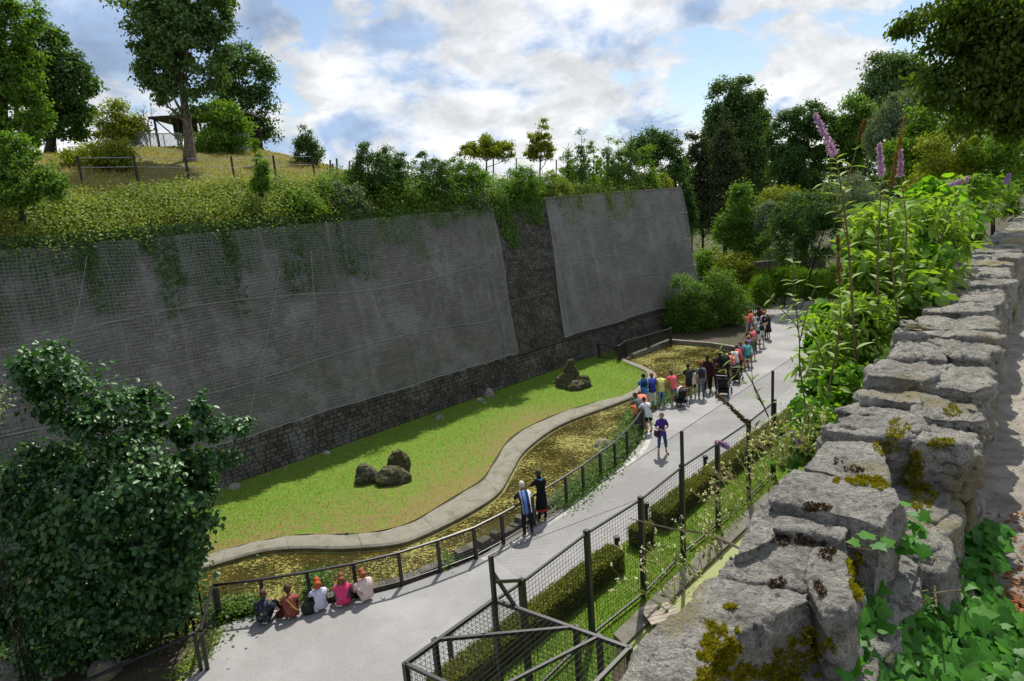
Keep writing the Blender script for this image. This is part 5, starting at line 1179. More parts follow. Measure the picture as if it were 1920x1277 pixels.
for i, (px, yt, w) in enumerate(((1440, 508, 30), (1470, 500, 34), (1502, 505, 36), (1535, 512, 36), (1570, 500, 40), (1425, 520, 18))):
    tpx('bamboo_clump', ('short feathery bamboo clump at the golden bush', 'bamboo clump second from the left behind the path bend', 'middle bamboo clump behind the path bend', 'bamboo clump above the rock edging, right of the middle one', 'rightmost bamboo clump half behind the tall flower stems', 'small bamboo tuft left of the others')[i], (px, 572), 57 - i, [(px, yt + 30, w * .8, 30), (px + 4, yt + 16, w * .5, 20)], None, 3300, .22, 'lf_bright', .04, nclu=90, cat='bamboo', lw=.28, droop=.6, zbase=0)
# far wood closing the view
E = []
for i in range(40): E.append((-30 + i * 4.2, R_.uniform(-3, 3), 6 + 5 * (i > 20) + R_.uniform(-1.5, 3), 4.5, 3, 8))
C, P, off = crown_pts(E, 900, 36000, 1.0, .2); P = P + np.array([40, 112, 0])
Nn = unit(rand_dir(len(P)) + np.array([0, -.4, .6])); o = leaves('distant_wood', P, unit(np.cross(Nn, rand_dir(len(P)))), Nn, .75, .6, MT['lf_dark'])
# far grassy rise with a low wall
a = atY(1290, 470, 72); 
V = []; F = []
for i in range(30):
    for j in range(10):
        x = 10 + i * 3.2; y = 66 + j * 5; V.append((x + j * .5, y, max(-.02, 0.35 * j + .25 * math.sin(i * .7) * j * .3 + (x - 20) * .055 * (j > 0))))
F = [(i * 10 + j, (i + 1) * 10 + j, (i + 1) * 10 + j + 1, i * 10 + j + 1) for i in range(29) for j in range(9)]
tag(mesh('far_slope', V, F, MT['soil'], smooth=True), kind='structure')
n = 26000; P = np.stack([rng.uniform(12, 100, n), rng.uniform(60, 108, n), rng.random(n)], 1); P[:, 2] = np.maximum(0, .07 * (P[:, 1] - 66)) + P[:, 2] * 1.3 * vnoise(P * .35, 4)
Nn = unit(rand_dir(n) * .8 + np.array([0, -.3, 1])); leaves('undergrowth', P, unit(np.cross(Nn, rand_dir(n))), Nn, .45 * (.5 + rng.random(n)), .3, MT['lf_mid'])
MB().bar((16, 70, 1.2), (34, 71, 1.3), .5, 1.6).build('low_wall', MT['brick']); o = bpy.data.objects['low_wall']; tag(o, 'low stone wall at the foot of the far trees', 'wall')
# right upper terrain that carries the trees beyond the parapet
V = []
for i in range(26):
    for j in range(8):
        p, d = along(8 + i * 3.2); q = p + Vector((-d.y, d.x, 0)) * (j * (.25 + .02 * i) + .15); V.append((q.x, q.y, 9.0 - j * 1.3 if j < 7 else -.3))
F = [(i * 8 + j, (i + 1) * 8 + j, (i + 1) * 8 + j + 1, i * 8 + j + 1) for i in range(25) for j in range(7)]
tag(mesh('planted_bank', V, [f for f in F], MT['soil'], smooth=True), kind='structure')
# overhanging dark tree, top right
E = []
S = 11 / FPX
for px, py, rx, ry in ((1730, 42, 38, 10), (1700, 52, 16, 7), (1785, 15, 60, 22), (1800, 75, 48, 14), (1745, 105, 18, 18), (1790, 135, 42, 18), (1735, 160, 14, 9), (1850, 110, 55, 34), (1825, 185, 40, 14), (1875, 205, 36, 18), (1765, 178, 20, 9), (1900, 50, 90, 60), (1905, 150, 60, 50), (1925, 235, 40, 14), (1770, 225, 14, 8), (1845, 30, 60, 40), (1960, 100, 60, 120), (1810, 235, 18, 8)):
    c = atY(px, py, 11); E.append((c.x - 11.5, c.y - 12, c.z - WKZ, rx * S, rx * S, ry * S))
tree('overhanging_tree', 'dark overhanging tree filling the top right corner', 'tree', (11.5, 12, WKZ), 7.5, E, 30000, .085, MT['lf_maple'], .22, 'barkdark', None, 300, .13, .35, (0, 0), 26, None, .2, 'hex', .6, None, .95)
# no separate crown is modelled outside the frame on the right
# ------------------------------------------------------------------ hazel bush, lower left
hz = atY(150, 1150, 14.6); hz.z = 0
def px_ells(bl, Y, org):
    S = Y / FPX * .98; E = []
    for px, py, rx, ry in bl:
        c = atY(px, py, Y) - org; E.append((c.x, R_.uniform(-.2, .6), c.z, rx * S, rx * S * .8, ry * S))
    return E
def bigbush(label, org, Y, bl, n, ls, mat, nclu, sig, nparts=300, tr=.07, droop=0.2, stemn=16, name='hazel_bush', mid=True):
    root = empty(name, org, label, 'bush'); E = px_ells(bl, Y, org); C, P, off = crown_pts(E, nclu, n, sig, .45)
    ctr = np.average(np.array(E)[:, :3], axis=0); out = unit(P - ctr)
    Nn = unit(rand_dir(n) * .55 + out * .35 + np.array([0, -.15, .9])); D = unit(np.cross(Nn, rand_dir(n)) + off * .8 + np.array([0, 0, -.25 - droop]))
    L = ls * (.55 + .8 * rng.random(n)); toward = -(P @ np.array([.1, 1, -.35])) ; order = np.argsort(-(toward + rng.random(n) * .8)); P, D, Nn, L = P[order], D[order], Nn[order], L[order]
    k = nparts
    leaves('foliage', P[k:], D[k:], Nn[k:], L[k:], L[k:] * .78, MT[mat], root, 'hex')
    variants = []
    for v in range(5 if k else 0):
        o = leaves('leaf', np.zeros((1, 3)), np.array([[0, 1.0, 0]]), np.array([[0, 0, 1.0]]), 1.0, .8, MT[mat], None, 'hex', rnd=np.array([v / 5 + .1])); del o['kind']; variants.append(o)
    for i in range(k):
        o = variants[i % 5] if i < 5 else variants[i % 5].copy()
        if i >= 5: COL.objects.link(o)
        o.parent = root; d = Vector(unit(D[i])); s = d.cross(Vector(Nn[i])).normalized(); u_ = s.cross(d)
        mm = Matrix((s, d, u_)).transposed().to_4x4(); mm.translation = P[i]; o.matrix_local = mm @ Matrix.Scale(L[i], 4)
    for i in range(stemn):
        c = Vector(C[i]); b = MB(); b.tube([Vector((R_.uniform(-.3, .3), R_.uniform(-.3, .3), -.1)), Vector((c.x * .35, c.y * .35, c.z * .5)), c], [tr, tr * .6, tr * .15], 5); b.build('stem', MT['barkdark'], root, True)
    return root
bigbush('large dark hazel bush filling the lower left corner', hz, 14.6, [(108, 660, 18, 44), (45, 690, 22, 30), (75, 720, 45, 40), (60, 690, 30, 30), (95, 760, 70, 60), (150, 720, 24, 26), (190, 800, 80, 60), (60, 930, 100, 110), (200, 960, 150, 120), (320, 1000, 80, 150), (170, 1080, 180, 110), (330, 1110, 45, 70), (50, 1080, 90, 120), (205, 745, 14, 24), (235, 900, 110, 70), (60, 1120, 90, 90), (190, 1130, 130, 80), (300, 1090, 70, 80), (30, 1150, 80, 60), (140, 1190, 120, 45), (260, 1170, 80, 50), (110, 650, 14, 26), (20, 690, 30, 30), (330, 1060, 40, 60)], 36000, .135, 'lf_hazel', 640, .17, tr=.045, stemn=9)
h2 = atY(350, 1150, 15.6); h2.z = 0
bigbush('lighter hazel shoots leaning right in front of the netting', h2, 15.6, [(368, 752, 15, 34), (395, 805, 28, 24), (442, 800, 24, 11), (330, 815, 26, 30), (268, 742, 14, 16), (285, 800, 22, 28), (375, 862, 34, 26), (428, 858, 26, 10), (320, 880, 40, 36), (365, 915, 36, 30), (305, 765, 12, 22), (415, 780, 10, 14)], 5200, .13, 'lf_hazel', 120, .085, 60, .03, stemn=9, name='hazel_shoots')
h4 = atY(20, 1100, 13.4); h4.z = 0
bigbush('paler small leaved shrub behind the hazel at the left edge', h4, 14.8, [(40, 720, 40, 60), (20, 800, 40, 80), (20, 900, 30, 60)], 5200, .085, 'lf_blue', 120, .12, 0, .015, name='pale_shrub', stemn=6)
cover('bank_undergrowth', [at(*p) for p in [(-80, 1240), (100, 1180), (250, 1160), (350, 1180)]], 4500, .9, 0, .5, 'lf_dark', .12)
for i, (px, py, w, lb) in enumerate(((110, 1250, 1.0, 'large dim boulder left of centre under the hazel bush'), (200, 1262, .9, 'dim boulder right of the large one under the hazel bush'), (20, 1265, .9, 'dim boulder in the bottom left corner'))):
    V, F = lump(px, py, w, .38, 0, seed=70 + i); x, y, _ = at(px, py, 0)
    o = rockify([(a - x, c - y, d) for a, c, d in V], F, .05, .06, 3, 70 + i, 'boulder', MT['rock']); o.location = (x, y, 0); tag(o, lb, 'boulder')

# ================================================================== NEAR PLANTS AT THE PARAPET
def leaf_proto(kind, mat, r):
    """one leaf of unit length along +Y, normal +Z, base at origin"""
    if kind == 'ivy':
        O = [(0, 0), (.22, -.12), (.45, -.02), (.42, .22), (.62, .38), (.30, .52), (.16, .74), (0, 1.0)]
    elif kind == 'vine':
        O = [(0, 0), (.25, -.08), (.48, .12), (.52, .40), (.44, .62), (.30, .74), (.14, .92), (0, 1.0)]
    else:   # lance
        O = [(0, 0), (.06, .12), (.13, .30), (.145, .48), (.115, .68), (.06, .86), (0.02, .95), (0, 1.0)]
    V = [(0, y, 0 - .18 * y * y * (1.6 if kind == 'lance' else 1)) for y in (0, .25, .5, .75, 1.0)]; F = []
    nm = len(V)
    for sgn in (1, -1):
        st = len(V)
        for x, y in O[1:-1]: V.append((x * sgn, y, .06 * abs(x) + (-.18 * y * y * (1.6 if kind == 'lance' else 1)) - (.12 * x * x if kind != 'lance' else -.3 * abs(x))))
        idx = [0] + list(range(st, st + len(O) - 2)) + [4]
        mids = [0, 0, 1, 1, 2, 3, 3, 4]
        for i in range(len(idx) - 1):
            a, c = idx[i], idx[i + 1]; m0, m1 = mids[i], mids[i + 1]
            q = [a, c, m1, m0]; q2 = []
            for k in q:
                if k not in q2: q2.append(k)
            if len(q2) >= 3: F.append(tuple(q2 if sgn > 0 else q2[::-1]))
    me = bpy.data.meshes.new('leaf'); me.from_pydata(V, [], F); me.update(); me.polygons.foreach_set('use_smooth', np.ones(len(me.polygons), bool))
    a = me.attributes.new('rnd', 'FLOAT', 'FACE'); a.data.foreach_set('value', np.full(len(F), r, np.float32)); a = me.attributes.new('vein', 'FLOAT', 'POINT'); a.data.foreach_set('value', [1.0 if abs(v[0]) < 1e-6 else 0.0 for v in V]); me.materials.append(mat); return me
def leaf_set(kind, mat, n=6): return [leaf_proto(kind, mat, (i + .5) / n) for i in range(n)]
def mesh_arrays(me):
    co = np.empty(len(me.vertices) * 3, np.float32); me.vertices.foreach_get('co', co); return co.reshape(-1, 3), [tuple(p.vertices) for p in me.polygons]
def place_leaves(root, T, protos, maxparts=300, name='leaf', stuffname='foliage'):
    """T: list of (pos, dir, normal, length) in root space, biggest in view first"""
    o0 = np.array(root.location); T = sorted(T, key=lambda t: -t[3] / (Vector(t[0]) + Vector(o0) - Vector((0, 0, EYE))).length)
    def mat_(t):
        d = Vector(t[1]).normalized(); s = d.cross(Vector(t[2])).normalized(); u = s.cross(d); m = Matrix((s, d, u)).transposed().to_4x4(); m.translation = Vector(t[0]); return m @ Matrix.Scale(t[3], 4)
    for i, t in enumerate(T[:maxparts]):
        o = bpy.data.objects.new(name, protos[i % len(protos)]); link(o, root); o.matrix_local = mat_(t)
    rest = T[maxparts:]
    if rest:
        M = np.array([np.array(mat_(t)) for t in rest]); VV, FF, RR = [], [], []; b0 = 0; vein = []
        for k, pr_ in enumerate(protos):
            co, fs = mesh_arrays(pr_); h = np.c_[co, np.ones(len(co))]
            for m in M[k::len(protos)]:
                VV.append((h @ m.T)[:, :3]); vein.append((np.abs(co[:, 0]) < 1e-6).astype(np.float32)); FF += [tuple(b0 + i for i in f) for f in fs]; RR += [(k + .5) / len(protos)] * len(fs); b0 += len(co)
        o = mesh(stuffname, np.concatenate(VV), FF, protos[0].materials[0], root, True, rnd=RR); o['kind'] = 'stuff'; at_ = o.data.attributes.new('vein', 'FLOAT', 'POINT'); at_.data.foreach_set('value', np.concatenate(vein))
V3 = Vector
# ivy over the inner face and the walkway edge -------------------------------
ivy = leaf_set('ivy', MT['lf_ivy']); root = empty('ivy_plant', at(1700, 1150, 8.95), 'glossy ivy climbing the inner side of the parapet, bottom right', 'ivy'); o0 = V3(root.location); T = []
def quadpt(poly, u, v):
    a, b_, c, d = (V3(p) for p in poly); return a.lerp(b_, u).lerp(d.lerp(c, u), v)
def ivy_px(n, poly, zf, ls, seed):
    r = random.Random(seed)
    for _ in range(n):
        u, v = r.random(), r.random(); x = (poly[0][0] * (1 - u) + poly[1][0] * u) * (1 - v) + (poly[3][0] * (1 - u) + poly[2][0] * u) * v
        y = (poly[0][1] * (1 - u) + poly[1][1] * u) * (1 - v) + (poly[3][1] * (1 - u) + poly[2][1] * u) * v
        z = zf(u, v) + r.uniform(-.02, .05); p = V3(at(x, y, z)) - o0
        nn = V3((r.uniform(-.5, .6), r.uniform(-.9, .1), 1.0 if z < 8.95 else .75)).normalized(); dd = V3((r.uniform(-.4, 1), r.uniform(-1, .1), r.uniform(-.9, -.1)))
        dd = (dd - nn * dd.dot(nn)).normalized(); T.append((p, dd, nn, ls * r.uniform(.55, 1.25)))
ivy_px(420, [(1630, 1000), (1790, 960), (1900, 1150), (1600, 1200)], lambda u, v: 9.22 - .32 * u, .060, 1)
ivy_px(460, [(1600, 1130), (1840, 1080), (1960, 1300), (1570, 1320)], lambda u, v: 9.20 - .34 * u, .060, 2)
ivy_px(150, [(1740, 960), (1860, 980), (1880, 1060), (1760, 1060)], lambda u, v: 8.95, .060, 3)
ivy_px(34, [(1830, 970), (1885, 985), (1880, 1030), (1830, 1020)], lambda u, v: 8.93, .06, 4)
ivy_px(120, [(1850, 1180), (1960, 1130), (1960, 1300), (1850, 1300)], lambda u, v: 8.9, .062, 9)
ivy_px(30, [(1690, 950), (1730, 960), (1730, 1030), (1680, 1030)], lambda u, v: 9.3, .04, 5)
for x, y, dx, dy, s in ((1628, 1010, .1, .5, .05), (1610, 1018, -.5, .1, .035), (1640, 1020, .2, -.7, .045), (1658, 1018, .8, .1, .04), (1700, 948, .1, .6, .035), (1706, 962, .3, -.6, .03)):
    p = V3(at(x, y, 9.46)) - o0; T.append((p, V3((dx, dy, .1)), V3((0, -.4, 1)), s))
place_leaves(root, T, ivy)
b = MB()
for i in range(26):
    a = V3(at(R_.uniform(1650, 1850), R_.uniform(1050, 1250), 8.9)) - o0; c = V3(at(R_.uniform(1620, 1760), R_.uniform(960, 1150), 9.2)) - o0; b.tube([a, a.lerp(c, .5) + V3((R_.uniform(-.03, .03), -.02, .05)), c], .0025, 4)
b.tube([V3(at(1590, 1024, 9.46)) - o0, V3(at(1625, 1030, 9.46)) - o0, V3(at(1665, 1028, 9.4)) - o0], .0018, 4)
b.tube([V3(at(1845, 1085, 8.9)) - o0, V3(at(1870, 1110, 8.93)) - o0, V3(at(1900, 1145, 8.88)) - o0], .004, 4)
b.build('stems', MT['stem'], root)['kind'] = 'stuff'
P = []
for _ in range(900):
    x = R_.gauss(1905, 32); y = R_.gauss(1165, 22); P.append(at(x, y, WKZ + R_.random() * .03))
for _ in range(160): P.append(at(R_.uniform(1800, 1930), R_.uniform(960, 1200), WKZ + .006))
P = np.array(P); Nn = unit(rand_dir(len(P)) * .7 + np.array([0, 0, 1])); leaves('leaf_litter', P, unit(np.cross(Nn, rand_dir(len(P)))), Nn, .035 * (.4 + rng.random(len(P))), .022, MT['litter'], None, 'hex')

# climbing vine mass at the outer side -----------------------------------------
def vine(label, blobs, n, ls, seed, mat='lf_vine', nm='climbing_vine', kind='vine', Yf=None, stems=True, parts=300):
    r = random.Random(seed); c0 = blobs[0]; root = empty(nm, atY(c0[0], c0[1] + c0[3], c0[4]), label, 'plant'); o0 = V3(root.location); T = []
    w = [q[2] * q[3] for q in blobs]; prot = leaf_set(kind, MT[mat], 6); b = MB()
    centers = []
    for q in blobs: centers += [(q, V3((r.gauss(0, .5), r.gauss(0, .5), r.gauss(0, .5)))) for _ in range(max(3, int(q[2] * q[3] / 260)))]
    for _ in range(n):
        q, off = r.choice(centers) if r.random() < .7 else (r.choices(blobs, w)[0], V3((r.gauss(0, .55), r.gauss(0, .55), r.gauss(0, .55))))
        off = off + V3((r.gauss(0, .16), r.gauss(0, .2), r.gauss(0, .16)))
        if off.length > 1.15: off = off.normalized() * r.uniform(.8, 1.1)
        S = q[4] / FPX; p = atY(q[0], q[1], q[4]) + V3((off.x * q[2] * S, off.y * q[2] * S * .6, -off.z * q[3] * S)) - o0
        nn = (V3((r.gauss(0, .75), r.gauss(0, .75) - .1, .9))).normalized(); dd = V3((r.gauss(0, 1), r.gauss(0, 1) - .3, r.gauss(0, .4) - .5)); dd = (dd - nn * dd.dot(nn)).normalized()
        T.append((p, dd, nn, ls * r.uniform(.45, 1.2)))
    place_leaves(root, T, prot, parts)
    if stems:
        for _ in range(26):
            q = r.choices(blobs, w)[0]; S = q[4] / FPX; c = atY(q[0] + r.uniform(-.6, .6) * q[2], q[1] + r.uniform(-.8, .3) * q[3], q[4]) - o0; a = atY(q[0] + r.uniform(-.3, .3) * q[2], q[1] + q[3] * 1.1, q[4]) - o0
            b.tube([a, a.lerp(c, .5) + V3((r.uniform(-.05, .05), 0, 0)), c], [.006, .004, .002], 4)
        b.build('stems', MT['stem'], root)['kind'] = 'stuff'
    return root
vine('bright large leaved vine at the top of the plant mass beside the parapet', [(1740, 360, 60, 28, 7.6), (1700, 420, 90, 45, 6.8), (1790, 400, 60, 40, 8), (1640, 470, 60, 45, 6.0), (1720, 500, 70, 50, 6.3)], 1500, .115, 1)
vine('dense green vine in the middle of the plant mass', [(1680, 560, 80, 55, 5.4), (1620, 600, 60, 45, 5.2), (1740, 590, 50, 40, 5.8), (1640, 520, 70, 40, 5.6)], 1300, .092, 2, 'lf_mid')
vine('bright vine hanging over the pathside, left of the plant mass', [(1545, 600, 42, 40, 6.2), (1540, 650, 35, 40, 6.0), (1590, 660, 55, 45, 5.3), (1560, 720, 60, 40, 5.0)], 1000, .08, 3)
vine('green leafy vine at the foot of the plant mass beside the large blocks', [(1560, 770, 75, 45, 4.4), (1520, 830, 55, 40, 4.1), (1600, 720, 60, 40, 4.5), (1500, 780, 30, 35, 4.5), (1480, 860, 40, 18, 4.2)], 1200, .062, 4, 'lf_vine')
MT['lf_airy'] = leafmat('light_willowy_leaves', (0.09, 0.19, 0.02), (0.22, 0.34, 0.05), .45, .08)
vine('airy light green stems with narrow leaves over the upper plant mass', [(1700, 400, 100, 45, 6.4), (1640, 440, 60, 60, 5.8), (1760, 440, 70, 50, 6.8), (1620, 520, 50, 50, 5.5), (1700, 520, 90, 50, 6.0)], 1500, .15, 21, 'lf_airy', 'leafy_stems', 'lance', parts=150)
vine('airy light green stems with narrow leaves over the lower plant mass', [(1600, 600, 80, 60, 5.0), (1700, 600, 60, 50, 5.4), (1540, 680, 50, 50, 4.9), (1600, 720, 70, 50, 4.5), (1540, 810, 70, 45, 4.1)], 1700, .105, 22, 'lf_airy', 'leafy_stems', 'lance', parts=150)
vine('fine leaved hedge plants along the far parapet', [(1860, 350, 55, 26, 12), (1800, 350, 50, 24, 12), (1900, 370, 40, 28, 13), (1840, 390, 40, 22, 11), (1880, 400, 30, 14, 13), (1820, 430, 30, 22, 10)], 2300, .13, 5, 'lf_bright', kind='lance')
# weeds with straw stems and tiny flowers left of the big blocks
def weeds(label, pts, n, seed, zt=9.1):
    r = random.Random(seed); c = at(*pts[0], zt); root = empty('flowering_weeds', c, label, 'weeds'); o0 = V3(c); b = MB(); P, Q = [], []
    for i in range(n):
        k = r.random() * (len(pts) - 1); j = int(k); f = k - j; x = pts[j][0] * (1 - f) + pts[j + 1][0] * f; y = pts[j][1] * (1 - f) + pts[j + 1][1] * f
        a = V3(at(x + r.uniform(-8, 14), y + r.uniform(-5, 10), zt)) - o0; d = V3((r.uniform(-.9, .25), r.uniform(-.2, .5), r.uniform(.2, .9))).normalized(); L = r.uniform(.08, .30)
        m_ = a + d * L * .55; e = a + d * L + V3((0, 0, -.06 * L)); b.tube([a, m_, e], [.0015, .0011, .0007], 4, False)
        for _ in range(r.randint(1, 3)):
            s = a.lerp(e, r.uniform(.4, .9)); t = s + (d + V3((r.uniform(-.7, .7), r.uniform(-.5, .5), r.uniform(-.1, .7)))).normalized() * L * .3; b.tube([s, t], .0009, 3, False); Q.append(tuple(t))
        for _ in range(5): P.append(tuple(a.lerp(e, r.uniform(.1, .85))))
    b.build('stems', MT['drystem'], root)['kind'] = 'stuff'; P = np.array(P); Nn = unit(rand_dir(len(P)) + np.array([0, 0, 1.0])); leaves('small_leaves', P, unit(np.cross(Nn, rand_dir(len(P)))), Nn, .028 * (.5 + rng.random(len(P))), .012, MT['lf_bank'], root)
    Q = np.repeat(np.array(Q), 5, 0) + rng.normal(size=(len(Q) * 5, 3)) * .003; leaves('flower_heads', Q, rand_dir(len(Q)), rand_dir(len(Q)), .008, .007, MT['whiteflower'], root)
weeds('dry yellow flowering weeds spilling over the wall edge beside the biggest blocks', [(1240, 1150), (1330, 1050), (1400, 965), (1450, 890)], 62, 3, 9.05)
weeds('small white flowered weeds left of the vine foot', [(1450, 880), (1480, 850), (1540, 840)], 40, 8, 9.2)
# lone broken branch
b = MB(); pts = [V3(at(1180, 972, 9.0)), V3(at(1260, 992, 9.05)), V3(at(1330, 1000, 9.1)), V3(at(1390, 1030, 9.2))]; b.tube(pts, [.002, .004, .005, .006], 5); b.tube([V3(at(1295, 977, 9.1)), V3(at(1330, 1000, 9.1))], .002, 4)
tag(b.build('dead_branch', MT['bark']), 'bare grey twig sticking out over the fence from the parapet', 'branch')
# buddleia stems -----------------------------------------------------------------
MT['seedlf'] = leafmat('dry_seed_husks', (0.07, 0.045, 0.02), (0.22, 0.15, 0.07), .2, 0.0)
lance = leaf_set('lance', MT['lf_bud'], 4)
def panicle(b, Pf, p0, p1, r0, n, rr_=random.Random(3)):
    for _ in range(n):
        f = rr_.random(); c = V3(p0).lerp(V3(p1), f); rad_ = r0 * (1 - .65 * f); a = rr_.uniform(0, 6.28); ax = (V3(p1) - V3(p0)).normalized(); u = ax.orthogonal().normalized(); w = ax.cross(u)
        Pf.append(tuple(c + (u * math.cos(a) + w * math.sin(a)) * rad_ * rr_.uniform(.5, 1.1)))
def buddleia(label, stems, seed, group='buddleia stems rising beside the parapet'):
    r = random.Random(seed); c = stems[0]; root = empty('buddleia', atY(c[0][0][0], c[0][0][1], c[1]), label, 'plant', group); o0 = V3(root.location); b = MB(); T = []; fl, sd_ = [], []
    for line, Y, w, ls, head in stems:
        P = [atY(x, y, Y + .15 * i * 0) - o0 for i, (x, y) in enumerate(line)]; P = smooth_line(P, 5); n = len(P); b = MB(); b.tube(P, [w * (1 - .75 * i / (n - 1)) for i in range(n)], 5)
        total = sum((P[i + 1] - P[i]).length for i in range(n - 1)); k = max(3, int(total / .105)); 
        for j in range(k):
            f = .12 + .86 * j / k; i = min(n - 2, int(f * (n - 1))); q = P[i].lerp(P[i + 1], f * (n - 1) - i); ax = (P[i + 1] - P[i]).normalized(); u = ax.cross(V3((math.cos(j * 1.6), math.sin(j * 1.6), .1))).normalized()
            for sgn in (1, -1):
                d = (u * sgn + ax * .45 + V3((0, 0, r.uniform(-.1, .2)))).normalized(); nn = (V3((0, 0, 1)) - d * d.z).normalized(); T.append((q, d, nn, ls * r.uniform(.6, 1.15) * (1 - .35 * f)))
        if head:
            kind, hx, hy, hr = head; e = P[-1]; h = atY(hx, hy, Y) - o0; b.tube([P[-1] - (h - e) * .05, h], w * .3, 4)
            panicle(b, fl if kind == 'f' else sd_, e, h, hr, 210 if kind == 'f' else 160, r)
        o = b.build('stem', MT['stem'], root, True)
    place_leaves(root, T, lance, 260)
    for L_, mt, nm in ((fl, 'petal', 'flower_spike'), (sd_, 'seedlf', 'seed_spike')):
        if L_:
            Q = np.repeat(np.array(L_), 4, 0); Q = Q + rng.normal(size=Q.shape) * .0035; leaves(nm, Q, rand_dir(len(Q)), rand_dir(len(Q)), .012, .010, MT[mt], root)
buddleia('tall thin buddleia with the topmost lilac flower spike', [([(1610, 760), (1600, 600), (1590, 450), (1575, 340), (1565, 290)], 4.6, .012, .15, ('f', 1527, 212, .028)), ([(1590, 450), (1560, 370), (1535, 330)], 4.6, .006, .13, None), ([(1580, 370), (1600, 300), (1610, 260)], 4.6, .005, .12, ('s', 1622, 225, .008))], 1)
buddleia('buddleia with a brown seed spike and a lilac spike side by side', [([(1700, 700), (1680, 560), (1665, 420), (1670, 350)], 5.0, .012, .15, ('s', 1698, 215, .020)), ([(1650, 640), (1645, 500), (1650, 400), (1652, 330)], 5.0, .010, .14, ('f', 1649, 268, .022)), ([(1690, 560), (1700, 430), (1688, 330)], 5.1, .008, .14, ('f', 1689, 280, .018))], 2)
buddleia('buddleia drooping right with a lilac spike over the bright vine', [([(1740, 640), (1750, 520), (1780, 400), (1815, 335)], 6.2, .010, .17, ('f', 1780, 348, .026)), ([(1810, 520), (1850, 400), (1885, 345)], 9, .010, .2, ('f', 1893, 325, .035))], 3)
buddleia('buddleia with a dark old seed head in front of the golden bush', [([(1520, 870), (1560, 700), (1575, 600), (1573, 530)], 4.4, .009, .12, ('s', 1571, 440, .015)), ([(1560, 740), (1530, 640), (1500, 600), (1487, 555), (1487, 460)], 4.6, .006, .12, None)], 4)
buddleia('wiry buddleia leaning left across the path with bare forked twigs', [([(1540, 880), (1515, 780), (1500, 690), (1497, 620), (1470, 585), (1430, 545)], 4.2, .007, .11, None), ([(1500, 640), (1512, 590), (1525, 550), (1535, 520)], 4.2, .005, .10, None), ([(1497, 620), (1492, 560), (1485, 460)], 4.2, .004, .10, None)], 5)
buddleia('wiry buddleia twig with small leaf tufts in front of the crowd', [([(1470, 860), (1440, 780), (1400, 700), (1360, 665), (1345, 650)], 4.0, .006, .10, None), ([(1430, 760), (1412, 720), (1408, 640)], 4.0, .004, .08, None), ([(1400, 720), (1375, 700), (1340, 690)], 4.0, .004, .09, None)], 6)
buddleia('leafless buddleia twig ending in a brown seed spike over the path', [([(1500, 900), (1440, 830), (1400, 792)], 3.8, .005, .09, ('s', 1345, 740, .009))], 7)
buddleia('small buddleia twig with a lilac tuft hanging before the mesh fence', [([(1490, 960), (1440, 890), (1400, 852), (1366, 838)], 3.6, .004, .07, ('f', 1346, 829, .011)), ([(1530, 860), (1500, 830)], 3.8, .004, .07, ('f', 1478, 808, .013))], 8)

